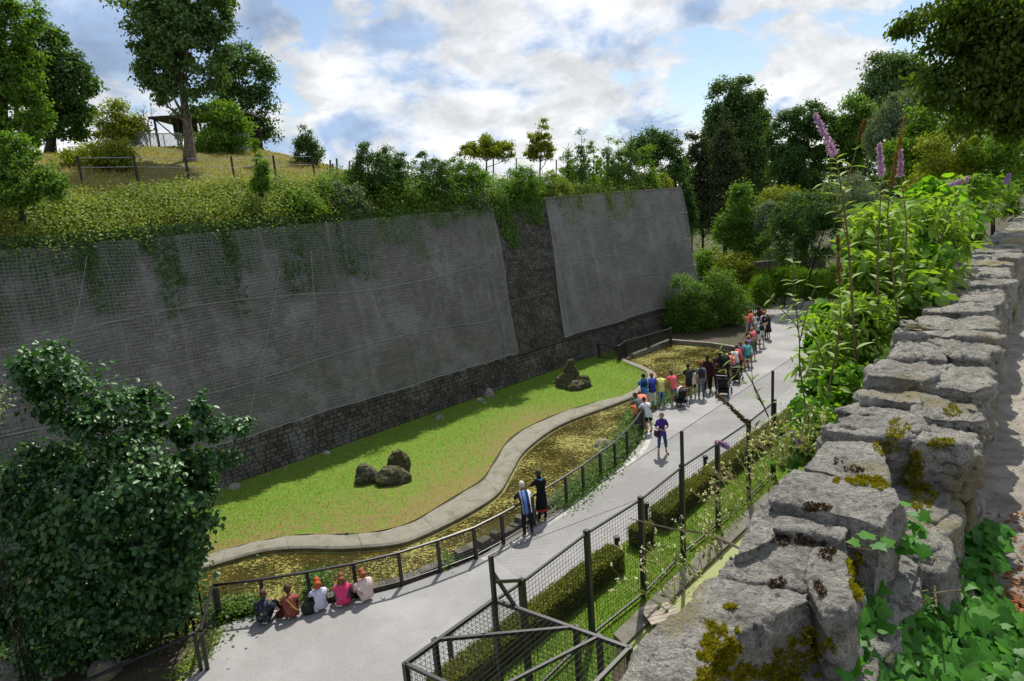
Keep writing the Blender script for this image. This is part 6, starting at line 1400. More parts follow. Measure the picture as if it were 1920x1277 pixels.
# ================================================================== PEOPLE
def pose(kind, r):
    J = dict(pelvis=(0, 0, .95), spine=(0, 0, 1.13), chest=(0, .01, 1.32), neck=(0, .01, 1.47), headb=(0, .02, 1.55),
             shL=(-.17, 0, 1.41), elL=(-.23, -.03, 1.13), wrL=(-.22, .08, .90), shR=(.17, 0, 1.41), elR=(.23, -.03, 1.13), wrR=(.22, .08, .90),
             hiL=(-.09, 0, .90), knL=(-.10, .02, .50), anL=(-.11, 0, .09), toL=(-.13, .16, .035), hiR=(.09, 0, .90), knR=(.10, .02, .50), anR=(.11, 0, .09), toR=(.13, .16, .035), head=(0, .04, 1.62))
    if kind == 'lean':
        k = r.uniform(.75, 1.15)
        J.update(pelvis=(0, -.08 * k, .93), spine=(0, .03 * k, 1.10), chest=(0, .17 * k, 1.25), neck=(0, .29 * k, 1.35), headb=(0, .35 * k, 1.40), head=(0, .41 * k, 1.45),
                 shL=(-.17, .23 * k, 1.31), shR=(.17, .23 * k, 1.31), elL=(-.27, .40, 1.07), elR=(.27, .40, 1.07), wrL=(-.08, .52, 1.10), wrR=(.08, .52, 1.10),
                 hiL=(-.09, -.07, .88), hiR=(.09, -.07, .88), knL=(-.11, -.02, .49), knR=(.11, .0, .49), anL=(-.12, -.10, .09), anR=(.13, -.06, .09), toL=(-.14, .06, .035), toR=(.15, .1, .035))
    elif kind == 'bend':
        J.update(pelvis=(0, -.15, .92), spine=(0, .05, 1.05), chest=(0, .26, 1.12), neck=(0, .40, 1.15), headb=(0, .46, 1.16), head=(0, .53, 1.18), shL=(-.17, .33, 1.14), shR=(.17, .33, 1.14), elL=(-.24, .45, .95), elR=(.24, .45, .95), wrL=(-.1, .6, 1.02), wrR=(.1, .6, 1.02),
                 hiL=(-.09, -.14, .87), hiR=(.09, -.14, .87), anL=(-.12, -.12, .09), anR=(.12, -.05, .09), toL=(-.13, .04, .035), toR=(.13, .11, .035))
    elif kind == 'phone':
        J.update(elL=(-.25, .0, 1.14), elR=(.25, .0, 1.14), wrL=(-.07, .23, 1.16), wrR=(.06, .23, 1.12), head=(0, .07, 1.61), headb=(0, .05, 1.54), knL=(-.13, .03, .5), knR=(.13, .03, .5), anL=(-.17, .0, .09), anR=(.16, .0, .09), toL=(-.22, .15, .035), toR=(.2, .15, .035))
    elif kind == 'reach':
        J.update(elL=(-.22, .25, 1.22), wrL=(-.2, .48, 1.12), elR=(.22, .25, 1.22), wrR=(.2, .48, 1.12), chest=(0, .06, 1.31), neck=(0, .09, 1.46), headb=(0, .12, 1.53), head=(0, .15, 1.60), shL=(-.17, .07, 1.40), shR=(.17, .07, 1.40))
    elif kind == 'walk':
        J.update(knL=(-.10, .14, .52), anL=(-.11, .22, .10), toL=(-.12, .38, .06), knR=(.10, -.02, .48), anR=(.11, -.25, .14), toR=(.12, -.12, .04), elL=(-.24, -.10, 1.14), wrL=(-.23, -.12, .9), elR=(.24, .06, 1.14), wrR=(.22, .22, .96))
    elif kind == 'sit':
        J.update(pelvis=(0, 0, .13), spine=(0, -.02, .32), chest=(0, .05, .50), neck=(0, .11, .64), headb=(0, .14, .70), head=(0, .18, .765), shL=(-.17, .08, .58), shR=(.17, .08, .58), elL=(-.25, .26, .40), elR=(.25, .26, .40), wrL=(-.09, .44, .45), wrR=(.09, .44, .45),
                 hiL=(-.11, .03, .13), hiR=(.11, .03, .13), knL=(-.17, .42, .47), knR=(.17, .42, .47), anL=(-.14, .66, .09), anR=(.14, .66, .09), toL=(-.14, .80, .04), toR=(.14, .80, .04))
    return J
RADI = dict(pelvis=(.155, .115), spine=(.130, .095), chest=(.150, .105), neck=(.055, .055), headb=(.052, .055), shL=.066, elL=.040, wrL=.026, shR=.066, elR=.040, wrR=.026, hiL=.092, knL=.056, anL=.037, toL=.032, hiR=.092, knR=.056, anR=.037, toR=.032)
BONES = [('pelvis', 'spine', 'torso'), ('spine', 'chest', 'torso'), ('chest', 'neck', 'torso'), ('neck', 'headb', 'skin'), ('chest', 'shL', 'torso'), ('chest', 'shR', 'torso'), ('shL', 'elL', 'uarm'), ('shR', 'elR', 'uarm'), ('elL', 'wrL', 'farm'), ('elR', 'wrR', 'farm'),
         ('pelvis', 'hiL', 'hip'), ('pelvis', 'hiR', 'hip'), ('hiL', 'knL', 'thigh'), ('hiR', 'knR', 'thigh'), ('knL', 'anL', 'calf'), ('knR', 'anR', 'calf'), ('anL', 'toL', 'foot'), ('anR', 'toR', 'foot')]
def head_mesh(c, fwd, sc=1.0):
    """ellipsoidal head with jaw, nose, brow and ears; c centre, fwd facing"""
    V = []; F = []; nu, nv = 14, 10; f = Vector(fwd).normalized(); up = (Vector((0, 0, 1)) - f * f.z).normalized(); s = f.cross(up)
    for j in range(nv + 1):
        th = math.pi * j / nv
        for i in range(nu):
            a = 2 * math.pi * i / nu; x = math.sin(th) * math.cos(a); y = math.sin(th) * math.sin(a); z = math.cos(th)   # y forward
            w = .078 * (1 - .22 * max(0, -z)); d = .098 * (1 - .10 * max(0, -z)); px_, py_, pz = x * w, y * d, z * .118
            if abs(x) < .3 and y > .8 and -.35 < z < .15: py_ += .020 * (1 - abs(x) / .3) * (1 if z < -.05 else .5)
            if y > .8 and .1 < z < .35: py_ += .003
            if y > .6 and z < -.65: py_ += .010
            if abs(y) < .25 and abs(x) > .9 and -.3 < z < .2: px_ += math.copysign(.014, x)
            V.append(Vector(c) + (s * px_ + f * py_ + up * pz) * sc)
    for j in range(nv):
        for i in range(nu): F.append((j * nu + i, (j + 1) * nu + i, (j + 1) * nu + (i + 1) % nu, j * nu + (i + 1) % nu))
    return V, F, s, f, up
def hand_geo(b, w, d, side, curl=.5):
    d = Vector(d).normalized(); up = Vector((0, 0, 1)) if abs(d.z) < .9 else Vector((0, 1, 0)); s = d.cross(up).normalized(); n = s.cross(d)
    w = Vector(w); V = []
    b.tube([w - d * .015, w + d * .03, w + d * .075], [.024, .036, .034], 6, True, 0, .5)
    for k, (o, L) in enumerate(((-.027, .062), (-.009, .072), (.009, .068), (.026, .052))):
        p0 = w + d * .068 + s * o; p1 = p0 + (d - n * curl * .5) * L * .5; p2 = p1 + (d - n * curl * 1.4) * L * .45; b.tube([p0, p1, p2], [.0085, .0078, .006], 5)
    t0 = w + d * .02 + s * (-.03 * side); b.tube([t0, t0 + (d * .6 - s * side * .8) * .03, t0 + (d * 1.1 - s * side * .7) * .05], [.011, .009, .007], 5)
def person(feet, face, kind, label, top=(.3, .3, .3), legs=(.05, .06, .1), hair=(.08, .05, .03), h=1.68, sleeve='short', pants='long', hairlen=0, skin=(0.50, 0.27, 0.18), shoes=(.05, .05, .05), bag=None, cap=None, skirt=None, coat=False, group=None, extra=None, head_turn=0.0):
    """feet: (x,y[,z]) metres; face: heading in radians (0 = +Y, turning left positive)"""
    r = random.Random(int(feet[0] * 1000) ^ int(feet[1] * 777)); J = {k: Vector(v) for k, v in pose(kind, r).items()}
    for k in J: J[k].x += r.uniform(-.008, .008)
    k_ = h / 1.72; root = empty('person', (feet[0], feet[1], .006 if len(feet) < 3 else feet[2]), label, 'person', group, face); root.scale = (k_, k_, k_)
    names = [n for n in RADI]; idx = {n: i for i, n in enumerate(names)}
    me = bpy.data.meshes.new('sk'); me.from_pydata([tuple(J[n]) for n in names], [(idx[a], idx[c]) for a, c, _ in BONES], []); o = bpy.data.objects.new('sk', me); COL.objects.link(o)
    md = o.modifiers.new('s', 'SKIN'); md.use_smooth_shade = True; sv = me.skin_vertices[0].data
    for n in names:
        q = RADI[n]; sv[idx[n]].radius = q if isinstance(q, tuple) else (q, q)
    sv[0].use_root = True; o.modifiers.new('u', 'SUBSURF').levels = 1
    ev_ = o.evaluated_get(bpy.context.evaluated_depsgraph_get()); m2 = bpy.data.meshes.new_from_object(ev_); bpy.data.objects.remove(o); bpy.data.meshes.remove(me)
    co = np.empty(len(m2.vertices) * 3, np.float32); m2.vertices.foreach_get('co', co); co = co.reshape(-1, 3).astype(float)
    no = np.empty(len(m2.vertices) * 3, np.float32); m2.vertices.foreach_get('normal', no); no = no.reshape(-1, 3).astype(float)
    faces = [tuple(p.vertices) for p in m2.polygons]; cen = np.array([co[list(f)].mean(0) for f in faces]); bpy.data.meshes.remove(m2)
    best = np.full(len(faces), 9.0); lab = np.zeros(len(faces), int); tt_ = np.zeros(len(faces))
    for bi, (a, c, l) in enumerate(BONES):
        A, B_ = np.array(J[a]), np.array(J[c]); d = B_ - A; t = np.clip(((cen - A) @ d) / (d @ d), 0, 1); ds = np.linalg.norm(cen - A - t[:, None] * d, axis=1)
        ds -= {'torso': .05, 'hip': .04}.get(l, 0); m_ = ds < best; best[m_] = ds[m_]; lab[m_] = bi; tt_[m_] = t[m_]
    b = MB(); b.add([tuple(v) for v in co], faces)
    fw = (J['head'] - J['headb']); f = Vector((math.sin(-head_turn), math.cos(head_turn), -.12 if kind in ('lean', 'bend', 'sit', 'phone') else -.02)); hc = J['head'] + Vector((0, .01, .045 if kind != 'bend' else .02))
    HV, HF, hs, hf, hu = head_mesh(hc, f, 1.08); b.add(HV, HF)
    for s_, w_, e_ in ((-1, 'wrL', 'elL'), (1, 'wrR', 'elR')): hand_geo(b, J[w_], J[w_] - J[e_], s_)
    body = b.build('body', skinm(skin), root, True)
    if kind == 'phone' or head_turn:
        q = MB()
        for sg in (-1, 1): q.tube([hc + hs * sg * .030 + hf * .092 + hu * .018, hc + hs * sg * .030 + hf * .100 + hu * .018], [.011, .008], 6)
        q.tube([hc + hs * -.022 + hf * .093 - hu * .06, hc + hf * .101 - hu * .062, hc + hs * .022 + hf * .093 - hu * .06], [.003, .006, .003], 5); q.build('eyes_and_mouth', hairm((.12, .05, .04)), root)
    L_ = [BONES[i][2] for i in lab]
    def garment(name, test, off, mat):
        sel = [i for i in range(len(faces)) if test(L_[i], tt_[i], cen[i])]
        if not sel: return
        used = sorted({v for i in sel for v in faces[i]}); mp = {v: k for k, v in enumerate(used)}
        wr = fbm(co[used] * 9, 3, 2) * .008
        V = co[used] + no[used] * (off + wr)[:, None]; return mesh(name, V, [tuple(mp[v] for v in faces[i]) for i in sel], mat, root, True)
    sl = {'short': lambda l, t: l == 'uarm' and t < .72, 'long': lambda l, t: l in ('uarm', 'farm') and (l == 'uarm' or t < .93), 'none': lambda l, t: l == 'uarm' and t < .12}[sleeve]
    tz = J['pelvis'].z - .06
    garment('coat' if coat else 'shirt', lambda l, t, c: l == 'torso' or sl(l, t) or (l == 'hip') or (coat and l == 'thigh'), .022 if coat else .016, cloth(top) if not isinstance(top, bpy.types.Material) else top)
    pl_ = {'long': lambda l, t: l in ('hip', 'thigh', 'calf') and not (l == 'calf' and t > .93), 'shorts': lambda l, t: l in ('hip', 'thigh') and not (l == 'thigh' and t > .75), 'capri': lambda l, t: l in ('hip', 'thigh', 'calf') and not (l == 'calf' and t > .45)}[pants]
    garment('trousers' if pants != 'shorts' else 'shorts', lambda l, t, c: pl_(l, t), .012, cloth(legs))
    garment('shoes', lambda l, t, c: l == 'foot' or (l == 'calf' and t > .97), .012, cloth(shoes))
    if skirt or coat:
        c_ = skirt or top; zt, zb = .98, (.56 if skirt else .38); V = []; n = 16
        for z, rx, ry in ((zt, .155, .125), ((zt + zb) / 2, .20, .17), (zb, .25, .21) if skirt else (zb, .22, .18)):
            for i in range(n): a = 2 * math.pi * i / n; q = 1 + .06 * math.sin(a * 5); V.append((math.cos(a) * rx * q + J['pelvis'].x, math.sin(a) * ry * q + J['pelvis'].y, z))
        mesh('skirt' if skirt else 'coat_skirt', V, [(j * n + i, j * n + (i + 1) % n, (j + 1) * n + (i + 1) % n, (j + 1) * n + i) for j in range(2) for i in range(n)], cloth(c_), root, True)
    # hair: shell over the skull, leaving the face open
    hv = []; hfaces = []
    keep = {}
    for i, v in enumerate(HV):
        q = v - hc; fy = q.dot(hf); fz = q.dot(hu)
        if not (fy > .025 and fz < .055) and not (fz < -.055 and fy > -.02): keep[i] = len(hv); hv.append(hc + q * (1.12 + .03 * math.sin(i * 2.1)) + Vector((0, 0, .004)))
    for q in HF:
        if all(i in keep for i in q): hfaces.append(tuple(keep[i] for i in q))
    hm = hairm(hair); ho = mesh('hair', hv, hfaces, hm, root, True)
    if hairlen:
        q = MB(); bk = -hf; p0 = hc + bk * .045 + hu * .02; dn = Vector((0, 0, -1)) * hairlen
        q.tube([p0, p0 + bk * .045 + dn * .3, p0 + bk * .06 + dn * .7, p0 + bk * .03 + dn], [.085, .088, .075, .03], 9, True, 0, 1.0)
        for k in range(7): a = (k - 3) * .022; q.tube([p0 + hs * a + bk * .04, p0 + hs * a * 1.7 + bk * .10 + dn * .6, p0 + hs * a * 1.4 + bk * .06 + dn * r.uniform(.9, 1.15)], [.018, .018, .006], 5)
        q.build('long_hair', hm, root, True)
    if cap:
        q = MB(); V = [hc + (v - hc) * 1.2 for v in HV]; ks = [i for i, v in enumerate(V) if (v - hc).dot(hu) > .03]; mp = {v: k for k, v in enumerate(ks)}
        q.add([V[i] for i in ks], [tuple(mp[i] for i in ff) for ff in HF if all(i in mp for i in ff)]); q.tube([hc + hf * .07 + hu * .05, hc + hf * .17 + hu * .035], [.075, .05], 8, True, 0, .2); q.build('cap', cloth(cap), root, True)
    ch = J['chest']; sp_ = J['spine']; ax = (J['neck'] - J['spine']).normalized(); bkd = Vector((0, ax.z, -ax.y)); bkd = -bkd if bkd.y > 0 else bkd
    if bag and bag[0] == 'backpack':
        c0 = ch.lerp(sp_, .35) + bkd * .17; q = MB(); xs = Vector((1, 0, 0))
        V = []
        for a, w_, d_ in ((-.22, .13, .05), (-.18, .15, .085), (.05, .15, .095), (.17, .12, .07), (.21, .08, .04)):
            for sx_, sy_ in ((-1, -1), (-.6, -1.25), (.6, -1.25), (1, -1), (1, 1), (-1, 1)): V.append(c0 + ax * a + xs * sx_ * w_ - bkd * sy_ * d_)
        q.add(V, [(5, 4, 3, 2, 1, 0), tuple(24 + i for i in range(6))] + [(j * 6 + i, j * 6 + (i + 1) % 6, (j + 1) * 6 + (i + 1) % 6, (j + 1) * 6 + i) for j in range(4) for i in range(6)])
        bo = q.build('backpack', cloth(bag[1]), root, True)
        q = MB()
        for sg in (-1, 1): q.tube([c0 + ax * .15 + xs * .1 * sg, ch + ax * .13 + xs * .11 * sg + bkd * .02, ch + ax * .06 + xs * .13 * sg - bkd * .13, sp_ + xs * .14 * sg - bkd * .05, c0 - ax * .15 + xs * .12 * sg], .014, 4, True, 0, .5)
        q.build('shoulder_strap', cloth(bag[1]), root)
    if bag and bag[0] == 'cross':
        q = MB(); q.tube([J['shL'] + Vector((.05, 0, .09)), ch + Vector((-.03, 0, .02)) + bkd * .145, sp_ + Vector((.08, 0, 0)) + bkd * .13, J['hiR'] + Vector((.10, -.05, .05))], .016, 4, True, 0, .4)
        q.tube([J['shL'] + Vector((.05, 0, .09)), ch + Vector((-.03, 0, .02)) - bkd * .14, sp_ + Vector((.08, 0, 0)) - bkd * .13, J['hiR'] + Vector((.10, .05, .05))], .014, 4, True, 0, .4); q.build('bag_strap', cloth(bag[1]), root)
        if len(bag) > 2: p = J['hiR'] + Vector((.16, .04, .02)); MB().box(tuple(p), (.09, .26, .24), .15, .85).build('shoulder_bag', cloth(bag[2]), root, True)
    if extra: extra(root, J)
    return root
def hd(x0, y0, x1, y1):
    a, c = at(x0, y0), at(x1, y1); return math.atan2(-(c[0] - a[0]), c[1] - a[1])
def stripes():
    k = NT('striped_shirt'); s = k.n('ShaderNodeSeparateXYZ'); k.l(k.coord('Object'), s.inputs[0]); x = s.outputs[0]
    def band(a, c_): return k.mt('MULTIPLY', k.mt('GREATER_THAN', x, a), k.mt('LESS_THAN', x, c_))
    c = k.mix(band(-.06, .035), (.012, .018, .05), (.10, .20, .55)); c = k.mix(k.mt('LESS_THAN', x, -.17), c, (.015, .02, .05)); c = k.mix(band(-.135, -.12), c, (.4, .45, .5)); c = k.mix(band(-.105, -.092), c, (.4, .45, .5)); c = k.mix(k.mt('GREATER_THAN', x, .125), c, (.72, .76, .85)); return k.done(k.bsdf(c, .85))
def speckle(a, c_, sc): k = NT('patterned_cloth'); return k.done(k.bsdf(k.mix(k.ramp(k.noise(sc, 4, .7, k.pos()), .5, .58), a, c_), .85))
def P_(px, py): return at(px, py)[:2]
# couple at the railing
f = hd(988, 1005, 940, 940)
def cuff(root, J):
    q = MB(); V = []; n = 14
    for z, rx in ((.53, .232), (.46, .236)):
        for i in range(n): a = 6.283 * i / n; V.append((math.cos(a) * rx, math.sin(a) * rx * .82, z - .06))
    mesh('red_hem', V, [(i, (i + 1) % n, n + (i + 1) % n, n + i) for i in range(n)], cloth((.45, .02, .02)), root, True)
    MB().tube([J['shL'] + Vector((.07, -.02, .10)), Vector((0, -.10, 1.50)), J['shR'] + Vector((-.07, -.02, .10))], .02, 5).build('blue_collar', cloth((.03, .25, .5)), root)
person(P_(990, 1004), f - .1, 'lean', 'white haired man in a blue striped shirt leaning on the railing', stripes(), (.012, .012, .018), (.62, .58, .50), 1.76, 'short', skin=(.5, .28, .2), shoes=(.25, .2, .15))
person(P_(1018, 976), hd(1018, 976, 975, 920), 'reach', 'person in a long black coat with red hem beside the white haired man', (.013, .013, .015), (.012, .012, .014), (.05, .03, .02), 1.68, 'long', coat=True, extra=cuff)
# five sitting on the ground
fs = hd(600, 1150, 588, 1100)
sit = [((495, 1172), fs - .55, 'girl in a dark patterned jacket, leftmost of the five seated', speckle((.015, .017, .028), (.10, .12, .17), 16), (.012, .012, .015), (.10, .05, .03), .0, 'long', None),
       ((549, 1161), fs + .05, 'girl in a rust patterned top with a yellow strap sitting second from the left', speckle((.20, .045, .035), (.36, .13, .09), 18), (.15, .05, .05), (.055, .028, .018), .0, 'none', ('cross', (.55, .48, .02))),
       ((603, 1147), fs, 'red haired girl in a pale lavender shirt sitting in the middle of the five', (.58, .60, .76), (.015, .015, .02), (.42, .09, .02), .20, 'long', None),
       ((646, 1138), fs - .1, 'girl with long brown hair in a bright pink top sitting fourth from the left', (.75, .02, .16), (.12, .12, .14), (.20, .07, .03), .26, 'none', None),
       ((691, 1128), fs + .35, 'girl with auburn hair in a pale pink shirt sitting rightmost of the five', (.72, .56, .52), (.60, .42, .38), (.26, .08, .03), .12, 'long', None)]
for (px, py), fc, lb, tp_, lg, hr, hl, sl_, bg in sit:
    person(P_(px, py), fc, 'sit', lb, tp_, lg, hr, 1.68, sl_, 'long', hl, (.55, .32, .23), (.03, .03, .03), bg, group=None)
# things beside them
def bagobj(name, px, py, label, col, w=.3, h=.28):
    x, y, _ = at(px, py); r = empty(name, (x, y, 0.004), label, 'bag', rz=.3); V = []; F = []; n = 10
    for k, z in ((.8, 0), (1.05, .3), (.95, .7), (.5, 1)):
        for i in range(n): a = 6.283 * i / n; V.append((math.cos(a) * w / 2 * k, math.sin(a) * w / 2.8 * k, z * h))
    F = [tuple(range(n - 1, -1, -1)), tuple(3 * n + i for i in range(n))] + [(k * n + i, k * n + (i + 1) % n, (k + 1) * n + (i + 1) % n, (k + 1) * n + i) for k in range(3) for i in range(n)]
    mesh('pouch', V, F, cloth(col), r, True); MB().tube([(-.06, 0, h), (-.03, 0, h + .06), (.03, 0, h + .06), (.06, 0, h)], .01, 5).build('handle', cloth(col), r)
bagobj('backpack', 579, 1150, 'dark green backpack on the ground beside the red haired girl', (.03, .045, .03), .36, .34)
bagobj('handbag', 526, 1156, 'small dark red handbag beside the girl in the dark jacket', (.10, .02, .02), .24, .16)
bagobj('handbag', 676, 1118, 'black bag left of the girl in the pale pink shirt', (.012, .012, .012), .30, .26)
x, y, _ = at(718, 1121); ph = empty('mobile_phone', (x, y, .008), 'black mobile phone lying on the path right of the sitting girls', 'phone', rz=.5); MB().box((0, 0, .006), (.09, .17, .012), 0).build('case', MT['iron'], ph); MB().box((0, 0, .0135), (.075, .15, .002), 0).build('screen', MT['galv'], ph)
# standing woman facing the camera
person(P_(1242, 852), math.pi + .05, 'phone', 'woman in a purple top and blue capri jeans standing alone holding a phone', (.075, .03, .26), (.02, .085, .20), (.20, .10, .045), 1.72, 'short', 'capri', .0, (.52, .30, .22), (.3, .2, .15), ('cross', (.12, .05, .03), (.10, .04, .03)),
       extra=lambda root, J: MB().box((0, .30, 1.15), (.07, .012, .13)).build('phone', MT['iron'], root))
fp = hd(1213, 812, 1150, 770)
person(P_(1216, 812), fp, 'lean', 'stout person in a white shirt and black shorts at the curved railing', (.68, .70, .74), (.015, .012, .015), (.05, .03, .02), 1.66, 'short', 'shorts', bag=('cross', (.03, .03, .04)))
person(P_(1202, 806), fp + .1, 'lean', 'person in a dark grey shirt leaning beside the stout one at the curved railing', (.13, .14, .15), (.12, .12, .13), (.06, .035, .02), 1.72, 'short')
person(P_(1208, 792), fp - .2, 'bend', 'person in a coral orange shirt bending far over the railing', (.80, .20, .10), (.65, .16, .08), (.12, .06, .03), 1.75)
person(P_(1197, 788), fp + .1, 'lean', 'blond child in a dark green and white shirt squeezed at the railing post', (.05, .12, .10), (.3, .25, .2), (.45, .33, .18), 1.35, 'none')
person(P_(1193, 797), fp, 'lean', 'small child in an orange shirt between the grey and the coral shirts', (.85, .22, .04), (.2, .1, .05), (.10, .05, .03), 1.15)
fu = hd(1230, 760, 1215, 690)
person(P_(1209, 768), fu, 'lean', 'man in a bright blue shirt with a navy backpack', (.02, .26, .62), (.55, .52, .48), (.03, .02, .015), 1.78, bag=('backpack', (.02, .03, .09)))
person(P_(1224, 764), fu, 'lean', 'red haired woman in a royal blue top and white trousers', (.02, .035, .30), (.74, .74, .78), (.38, .10, .03), 1.74, 'none')
person(P_(1241, 761), fu - .1, 'lean', 'woman in a yellow shirt and light blue jeans with crossed straps', (.72, .70, .16), (.16, .30, .48), (.28, .14, .05), 1.66, bag=('cross', (.4, .4, .2)))
person(P_(1264, 758), fu + .3, 'lean', 'man in a salmon red shirt and denim shorts leaning left', (.85, .10, .12), (.08, .15, .28), (.10, .05, .03), 1.76, 'short', 'shorts', shoes=(.6, .6, .6))
person(P_(1292, 746), fu + .1, 'reach', 'person in a dark top with a dark backpack stretching an arm to the railing', (.03, .035, .03), (.03, .035, .03), (.03, .02, .015), 1.70, bag=('backpack', (.035, .045, .04)), skin=(.42, .24, .16), pants='shorts')
person(P_(1300, 745), fu, 'stand', 'girl in a white top and black shorts standing with the dark haired group', (.70, .66, .70), (.02, .02, .025), (.035, .02, .015), 1.48, 'none', 'shorts', .15)
person(P_(1315, 745), fu - .05, 'stand', 'man in a grey shirt and jeans with a black backpack and red cap', (.17, .19, .21), (.07, .12, .20), (.15, .05, .03), 1.76, bag=('backpack', (.03, .03, .035)), cap=(.25, .05, .05))
person(P_(1327, 733), fu - .1, 'stand', 'tall man in a dark maroon shirt with hands in front', (.045, .015, .018), (.02, .02, .025), (.02, .015, .01), 1.84, 'long')
person(P_(1338, 731), fu - .3, 'lean', 'person in dark brown clothes beside the tall maroon shirted man', (.06, .025, .02), (.02, .02, .02), (.05, .03, .02), 1.72, 'long')
person(P_(1350, 722), fu - .3, 'stand', 'person in black with dark hair behind the big black pushchair', (.02, .02, .022), (.02, .02, .025), (.03, .018, .01), 1.72, 'long')
fr = hd(1375, 705, 1340, 660)
crowd = [((1361, 714), 'lean', 'black clothed person leaning between the pushchair and the flag coloured shirt', (.02, .03, .025), (.02, .02, .02), (.02, .015, .01), 1.7, {}),
 ((1372, 708), 'bend', 'person in a red, white and green shirt bending over the railing', speckle((.55, .06, .04), (.7, .7, .68), 3), (.03, .03, .04), (.05, .03, .02), 1.68, dict(pants='shorts')),
 ((1380, 704), 'lean', 'person in a white shirt bowed over the railing beside the flag coloured one', (.74, .74, .74), (.1, .1, .12), (.04, .025, .02), 1.66, dict(pants='shorts')),
 ((1386, 698), 'lean', 'person in a crimson shirt with a pale strap in the far crowd', (.60, .03, .03), (.03, .03, .05), (.10, .05, .03), 1.6, dict(bag=('cross', (.7, .7, .7)))),
 ((1392, 692), 'lean', 'person in a navy and white shirt in the far crowd', (.10, .10, .16), (.3, .3, .3), (.14, .07, .03), 1.62, dict(pants='shorts')),
 ((1400, 690), 'lean', 'person in a teal shirt and shorts, bare legs, in the far crowd', (.05, .42, .42), (.05, .07, .12), (.08, .04, .02), 1.62, dict(pants='shorts')),
 ((1406, 686), 'bend', 'person in a light turquoise shirt bent forward in the far crowd', (.15, .50, .52), (.3, .1, .1), (.25, .14, .07), 1.55, dict(pants='shorts')),
 ((1404, 675), 'lean', 'person with purple striped shirt in the far crowd', (.22, .12, .32), (.1, .1, .14), (.30, .16, .08), 1.5, {}),
 ((1411, 674), 'lean', 'person in an olive shirt with bare legs in the far crowd', (.10, .13, .06), (.25, .18, .12), (.16, .08, .04), 1.6, dict(pants='shorts')),
 ((1408, 662), 'lean', 'child in an orange and white shirt in the far crowd', (.75, .30, .16), (.2, .2, .3), (.26, .14, .07), 1.35, {}),
 ((1414, 660), 'lean', 'person in a hot pink shirt in the far crowd', (.75, .08, .16), (.05, .05, .08), (.30, .16, .08), 1.55, {}),
 ((1421, 657), 'bend', 'person in a white shirt with a dark green backpack bent forward', (.6, .6, .6), (.25, .20, .15), (.12, .06, .03), 1.66, dict(bag=('backpack', (.03, .08, .06)), pants='shorts')),
 ((1412, 650), 'lean', 'child with brown hair in a tan shirt in the far crowd', (.35, .25, .15), (.1, .1, .1), (.22, .11, .05), 1.3, {}),
 ((1428, 650), 'lean', 'person in a pale shirt with a large black backpack at the end of the line', (.55, .55, .56), (.3, .25, .18), (.05, .03, .02), 1.68, dict(bag=('backpack', (.02, .025, .025)), pants='shorts')),
 ((1421, 641), 'stand', 'person wearing a purple cap near the platform railing', (.5, .5, .5), (.05, .05, .08), (.06, .04, .03), 1.6, dict(cap=(.16, .10, .42))),
 ((1432, 632), 'stand', 'person with a black backpack and an orange cap by the platform railing', (.6, .58, .55), (.02, .02, .02), (.1, .05, .03), 1.7, dict(cap=(.8, .12, .03), bag=('backpack', (.02, .02, .02)))),
 ((1402, 622), 'lean', 'child in an orange shirt, leftmost on the platform', (.75, .16, .05), (.15, .2, .3), (.08, .04, .02), 1.35, {}),
 ((1409, 618), 'lean', 'child in an orange shirt, second on the platform', (.80, .18, .06), (.2, .22, .35), (.05, .03, .02), 1.4, {}),
 ((1416, 624), 'stand', 'child in a white shirt on the platform', (.7, .66, .62), (.05, .05, .08), (.05, .03, .02), 1.35, {}),
 ((1424, 618), 'stand', 'person in a dark shirt on the platform', (.04, .03, .03), (.04, .04, .06), (.03, .02, .02), 1.6, {}),
 ((1404, 608), 'lean', 'child in a red shirt at the back of the platform', (.65, .08, .05), (.1, .1, .12), (.06, .03, .02), 1.3, {}),
 ((1427, 608), 'lean', 'child in a dark red shirt at the back right of the platform', (.30, .05, .04), (.1, .1, .12), (.06, .03, .02), 1.3, {})]
for (px, py), kd, lb, tp_, lg, hr, hh, kw in crowd: person(P_(px, py), fr + random.Random(px * py).uniform(-.25, .25), kd, lb, tp_, lg, hr, hh, **kw)
person(P_(1441, 637), fr + .9, 'phone', 'long haired girl in a black skirt standing alone behind the far crowd', (.03, .025, .03), (.03, .025, .03), (.08, .04, .02), 1.66, 'none', 'shorts', .3, skirt=(.02, .02, .03))
person(P_(1418, 578), 2.6, 'stand', 'small figure in a red dress at the far end of the path', (.65, .02, .03), (.65, .02, .03), (.12, .06, .03), 1.45, 'short', 'shorts', skirt=(.65, .02, .03))
person(P_(1397, 563), 2.2, 'walk', 'distant walker in a white shirt and grey jeans at the path bend', (.75, .75, .78), (.15, .17, .2), (.05, .03, .02), 1.75, 'long')
person(P_(1391, 563), 2.4, 'walk', 'distant walker in a red shirt beside the white shirted one', (.6, .04, .02), (.05, .05, .07), (.05, .03, .02), 1.6)
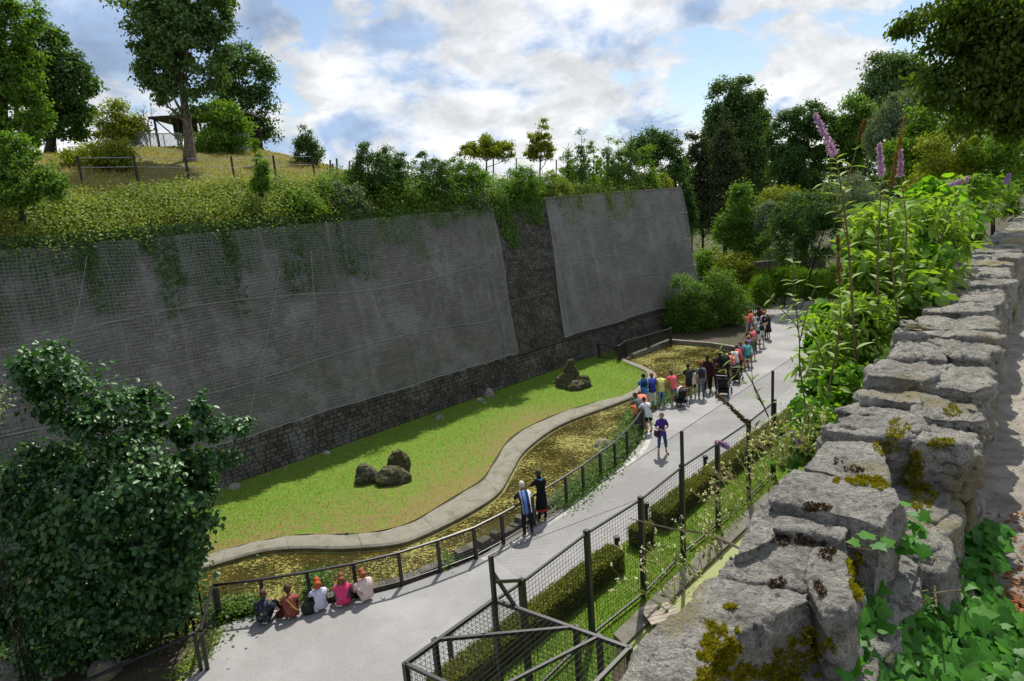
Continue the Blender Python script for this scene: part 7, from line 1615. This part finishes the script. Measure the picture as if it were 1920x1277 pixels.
# pushchairs
def pushchair(px, py, label, rz, col, cover=None, s=1.0):
    x, y, _ = at(px, py); r = empty('pushchair', (x, y, .004), label, 'pushchair', rz=rz); r.scale = (s, s, s)
    for sx_ in (-.26, .26):
        for yy, w in ((-.34, .15), (.42, .12)):
            q = MB(); q.tube([(sx_ + w * 0 - .0, yy + w * math.cos(a), w + w * math.sin(a)) for a in np.linspace(0, 6.283, 15)], .022, 6, False); o = q.build('wheel', MT['iron'], r)
            q = MB(); [q.tube([(sx_, yy, w), (sx_, yy + w * math.cos(a), w + w * math.sin(a))], .006, 4, False) for a in np.linspace(0, 5.24, 6)]; q.tube([(sx_ - .025, yy, w), (sx_ + .025, yy, w)], .025, 6); q.build('spokes', MT['galv'], o)
        MB().tube([(sx_, .42, .12), (sx_ * .95, .05, .5), (sx_ * .9, -.38, .88), (sx_ * .88, -.52, 1.02)], .016, 5).build('frame_tube', MT['iron'], r)
        MB().tube([(sx_, -.34, .15), (sx_ * .95, .05, .5)], .016, 5).build('frame_tube', MT['iron'], r)
    MB().tube([(-.23, -.52, 1.02), (.23, -.52, 1.02)], .02, 6).build('handle', MT['iron'], r)
    q = MB(); q.add([(-.2, .3, .42), (.2, .3, .42), (.2, -.1, .42), (-.2, -.1, .42), (.2, -.32, .88), (-.2, -.32, .88), (-.2, .32, .38), (.2, .32, .38), (.2, -.16, .36), (-.2, -.16, .36), (.2, -.38, .86), (-.2, -.38, .86)],
              [(0, 1, 2, 3), (3, 2, 4, 5), (6, 9, 8, 7), (9, 11, 10, 8), (0, 6, 7, 1), (1, 7, 8, 2), (0, 3, 9, 6), (2, 8, 10, 4), (3, 5, 11, 9), (5, 4, 10, 11)]); q.build('seat', cloth(col), r)
    V = []; n = 8
    for a in np.linspace(-.25, 1.75, 7):
        for i in range(n + 1):
            t = math.pi * i / n; V.append((.24 * math.cos(t) , -.18 + .30 * math.sin(t) * math.cos(a) * 1.0, .72 + .36 * math.sin(t) * math.sin(a) + .0))
    F = [(j * (n + 1) + i, j * (n + 1) + i + 1, (j + 1) * (n + 1) + i + 1, (j + 1) * (n + 1) + i) for j in range(6) for i in range(n)]
    mesh('hood', V, F, cloth(cover or col), r, True); MB().box((0, -.02, .24), (.40, .42, .16), 0, 1.08).build('basket', cloth((.02, .02, .02)), r); return r
pushchair(1357, 741, 'big black pushchair parked at the outer edge of the crowd', -.5, (.02, .02, .023), None, 1.15)
pushchair(1275, 760, 'dark pushchair with a white hood behind the salmon shirted man', .3, (.02, .02, .022), (.7, .7, .7), .95)
person(P_(1281, 756) , fu, 'stand', 'small child in a crimson jacket beside the white hooded pushchair', (.70, .02, .08), (.5, .6, .55), (.25, .15, .08), 1.0)
pushchair(1381, 716, 'small dark pushchair between the flag coloured shirt and the teal shirt', -.6, (.03, .03, .03), None, .9)
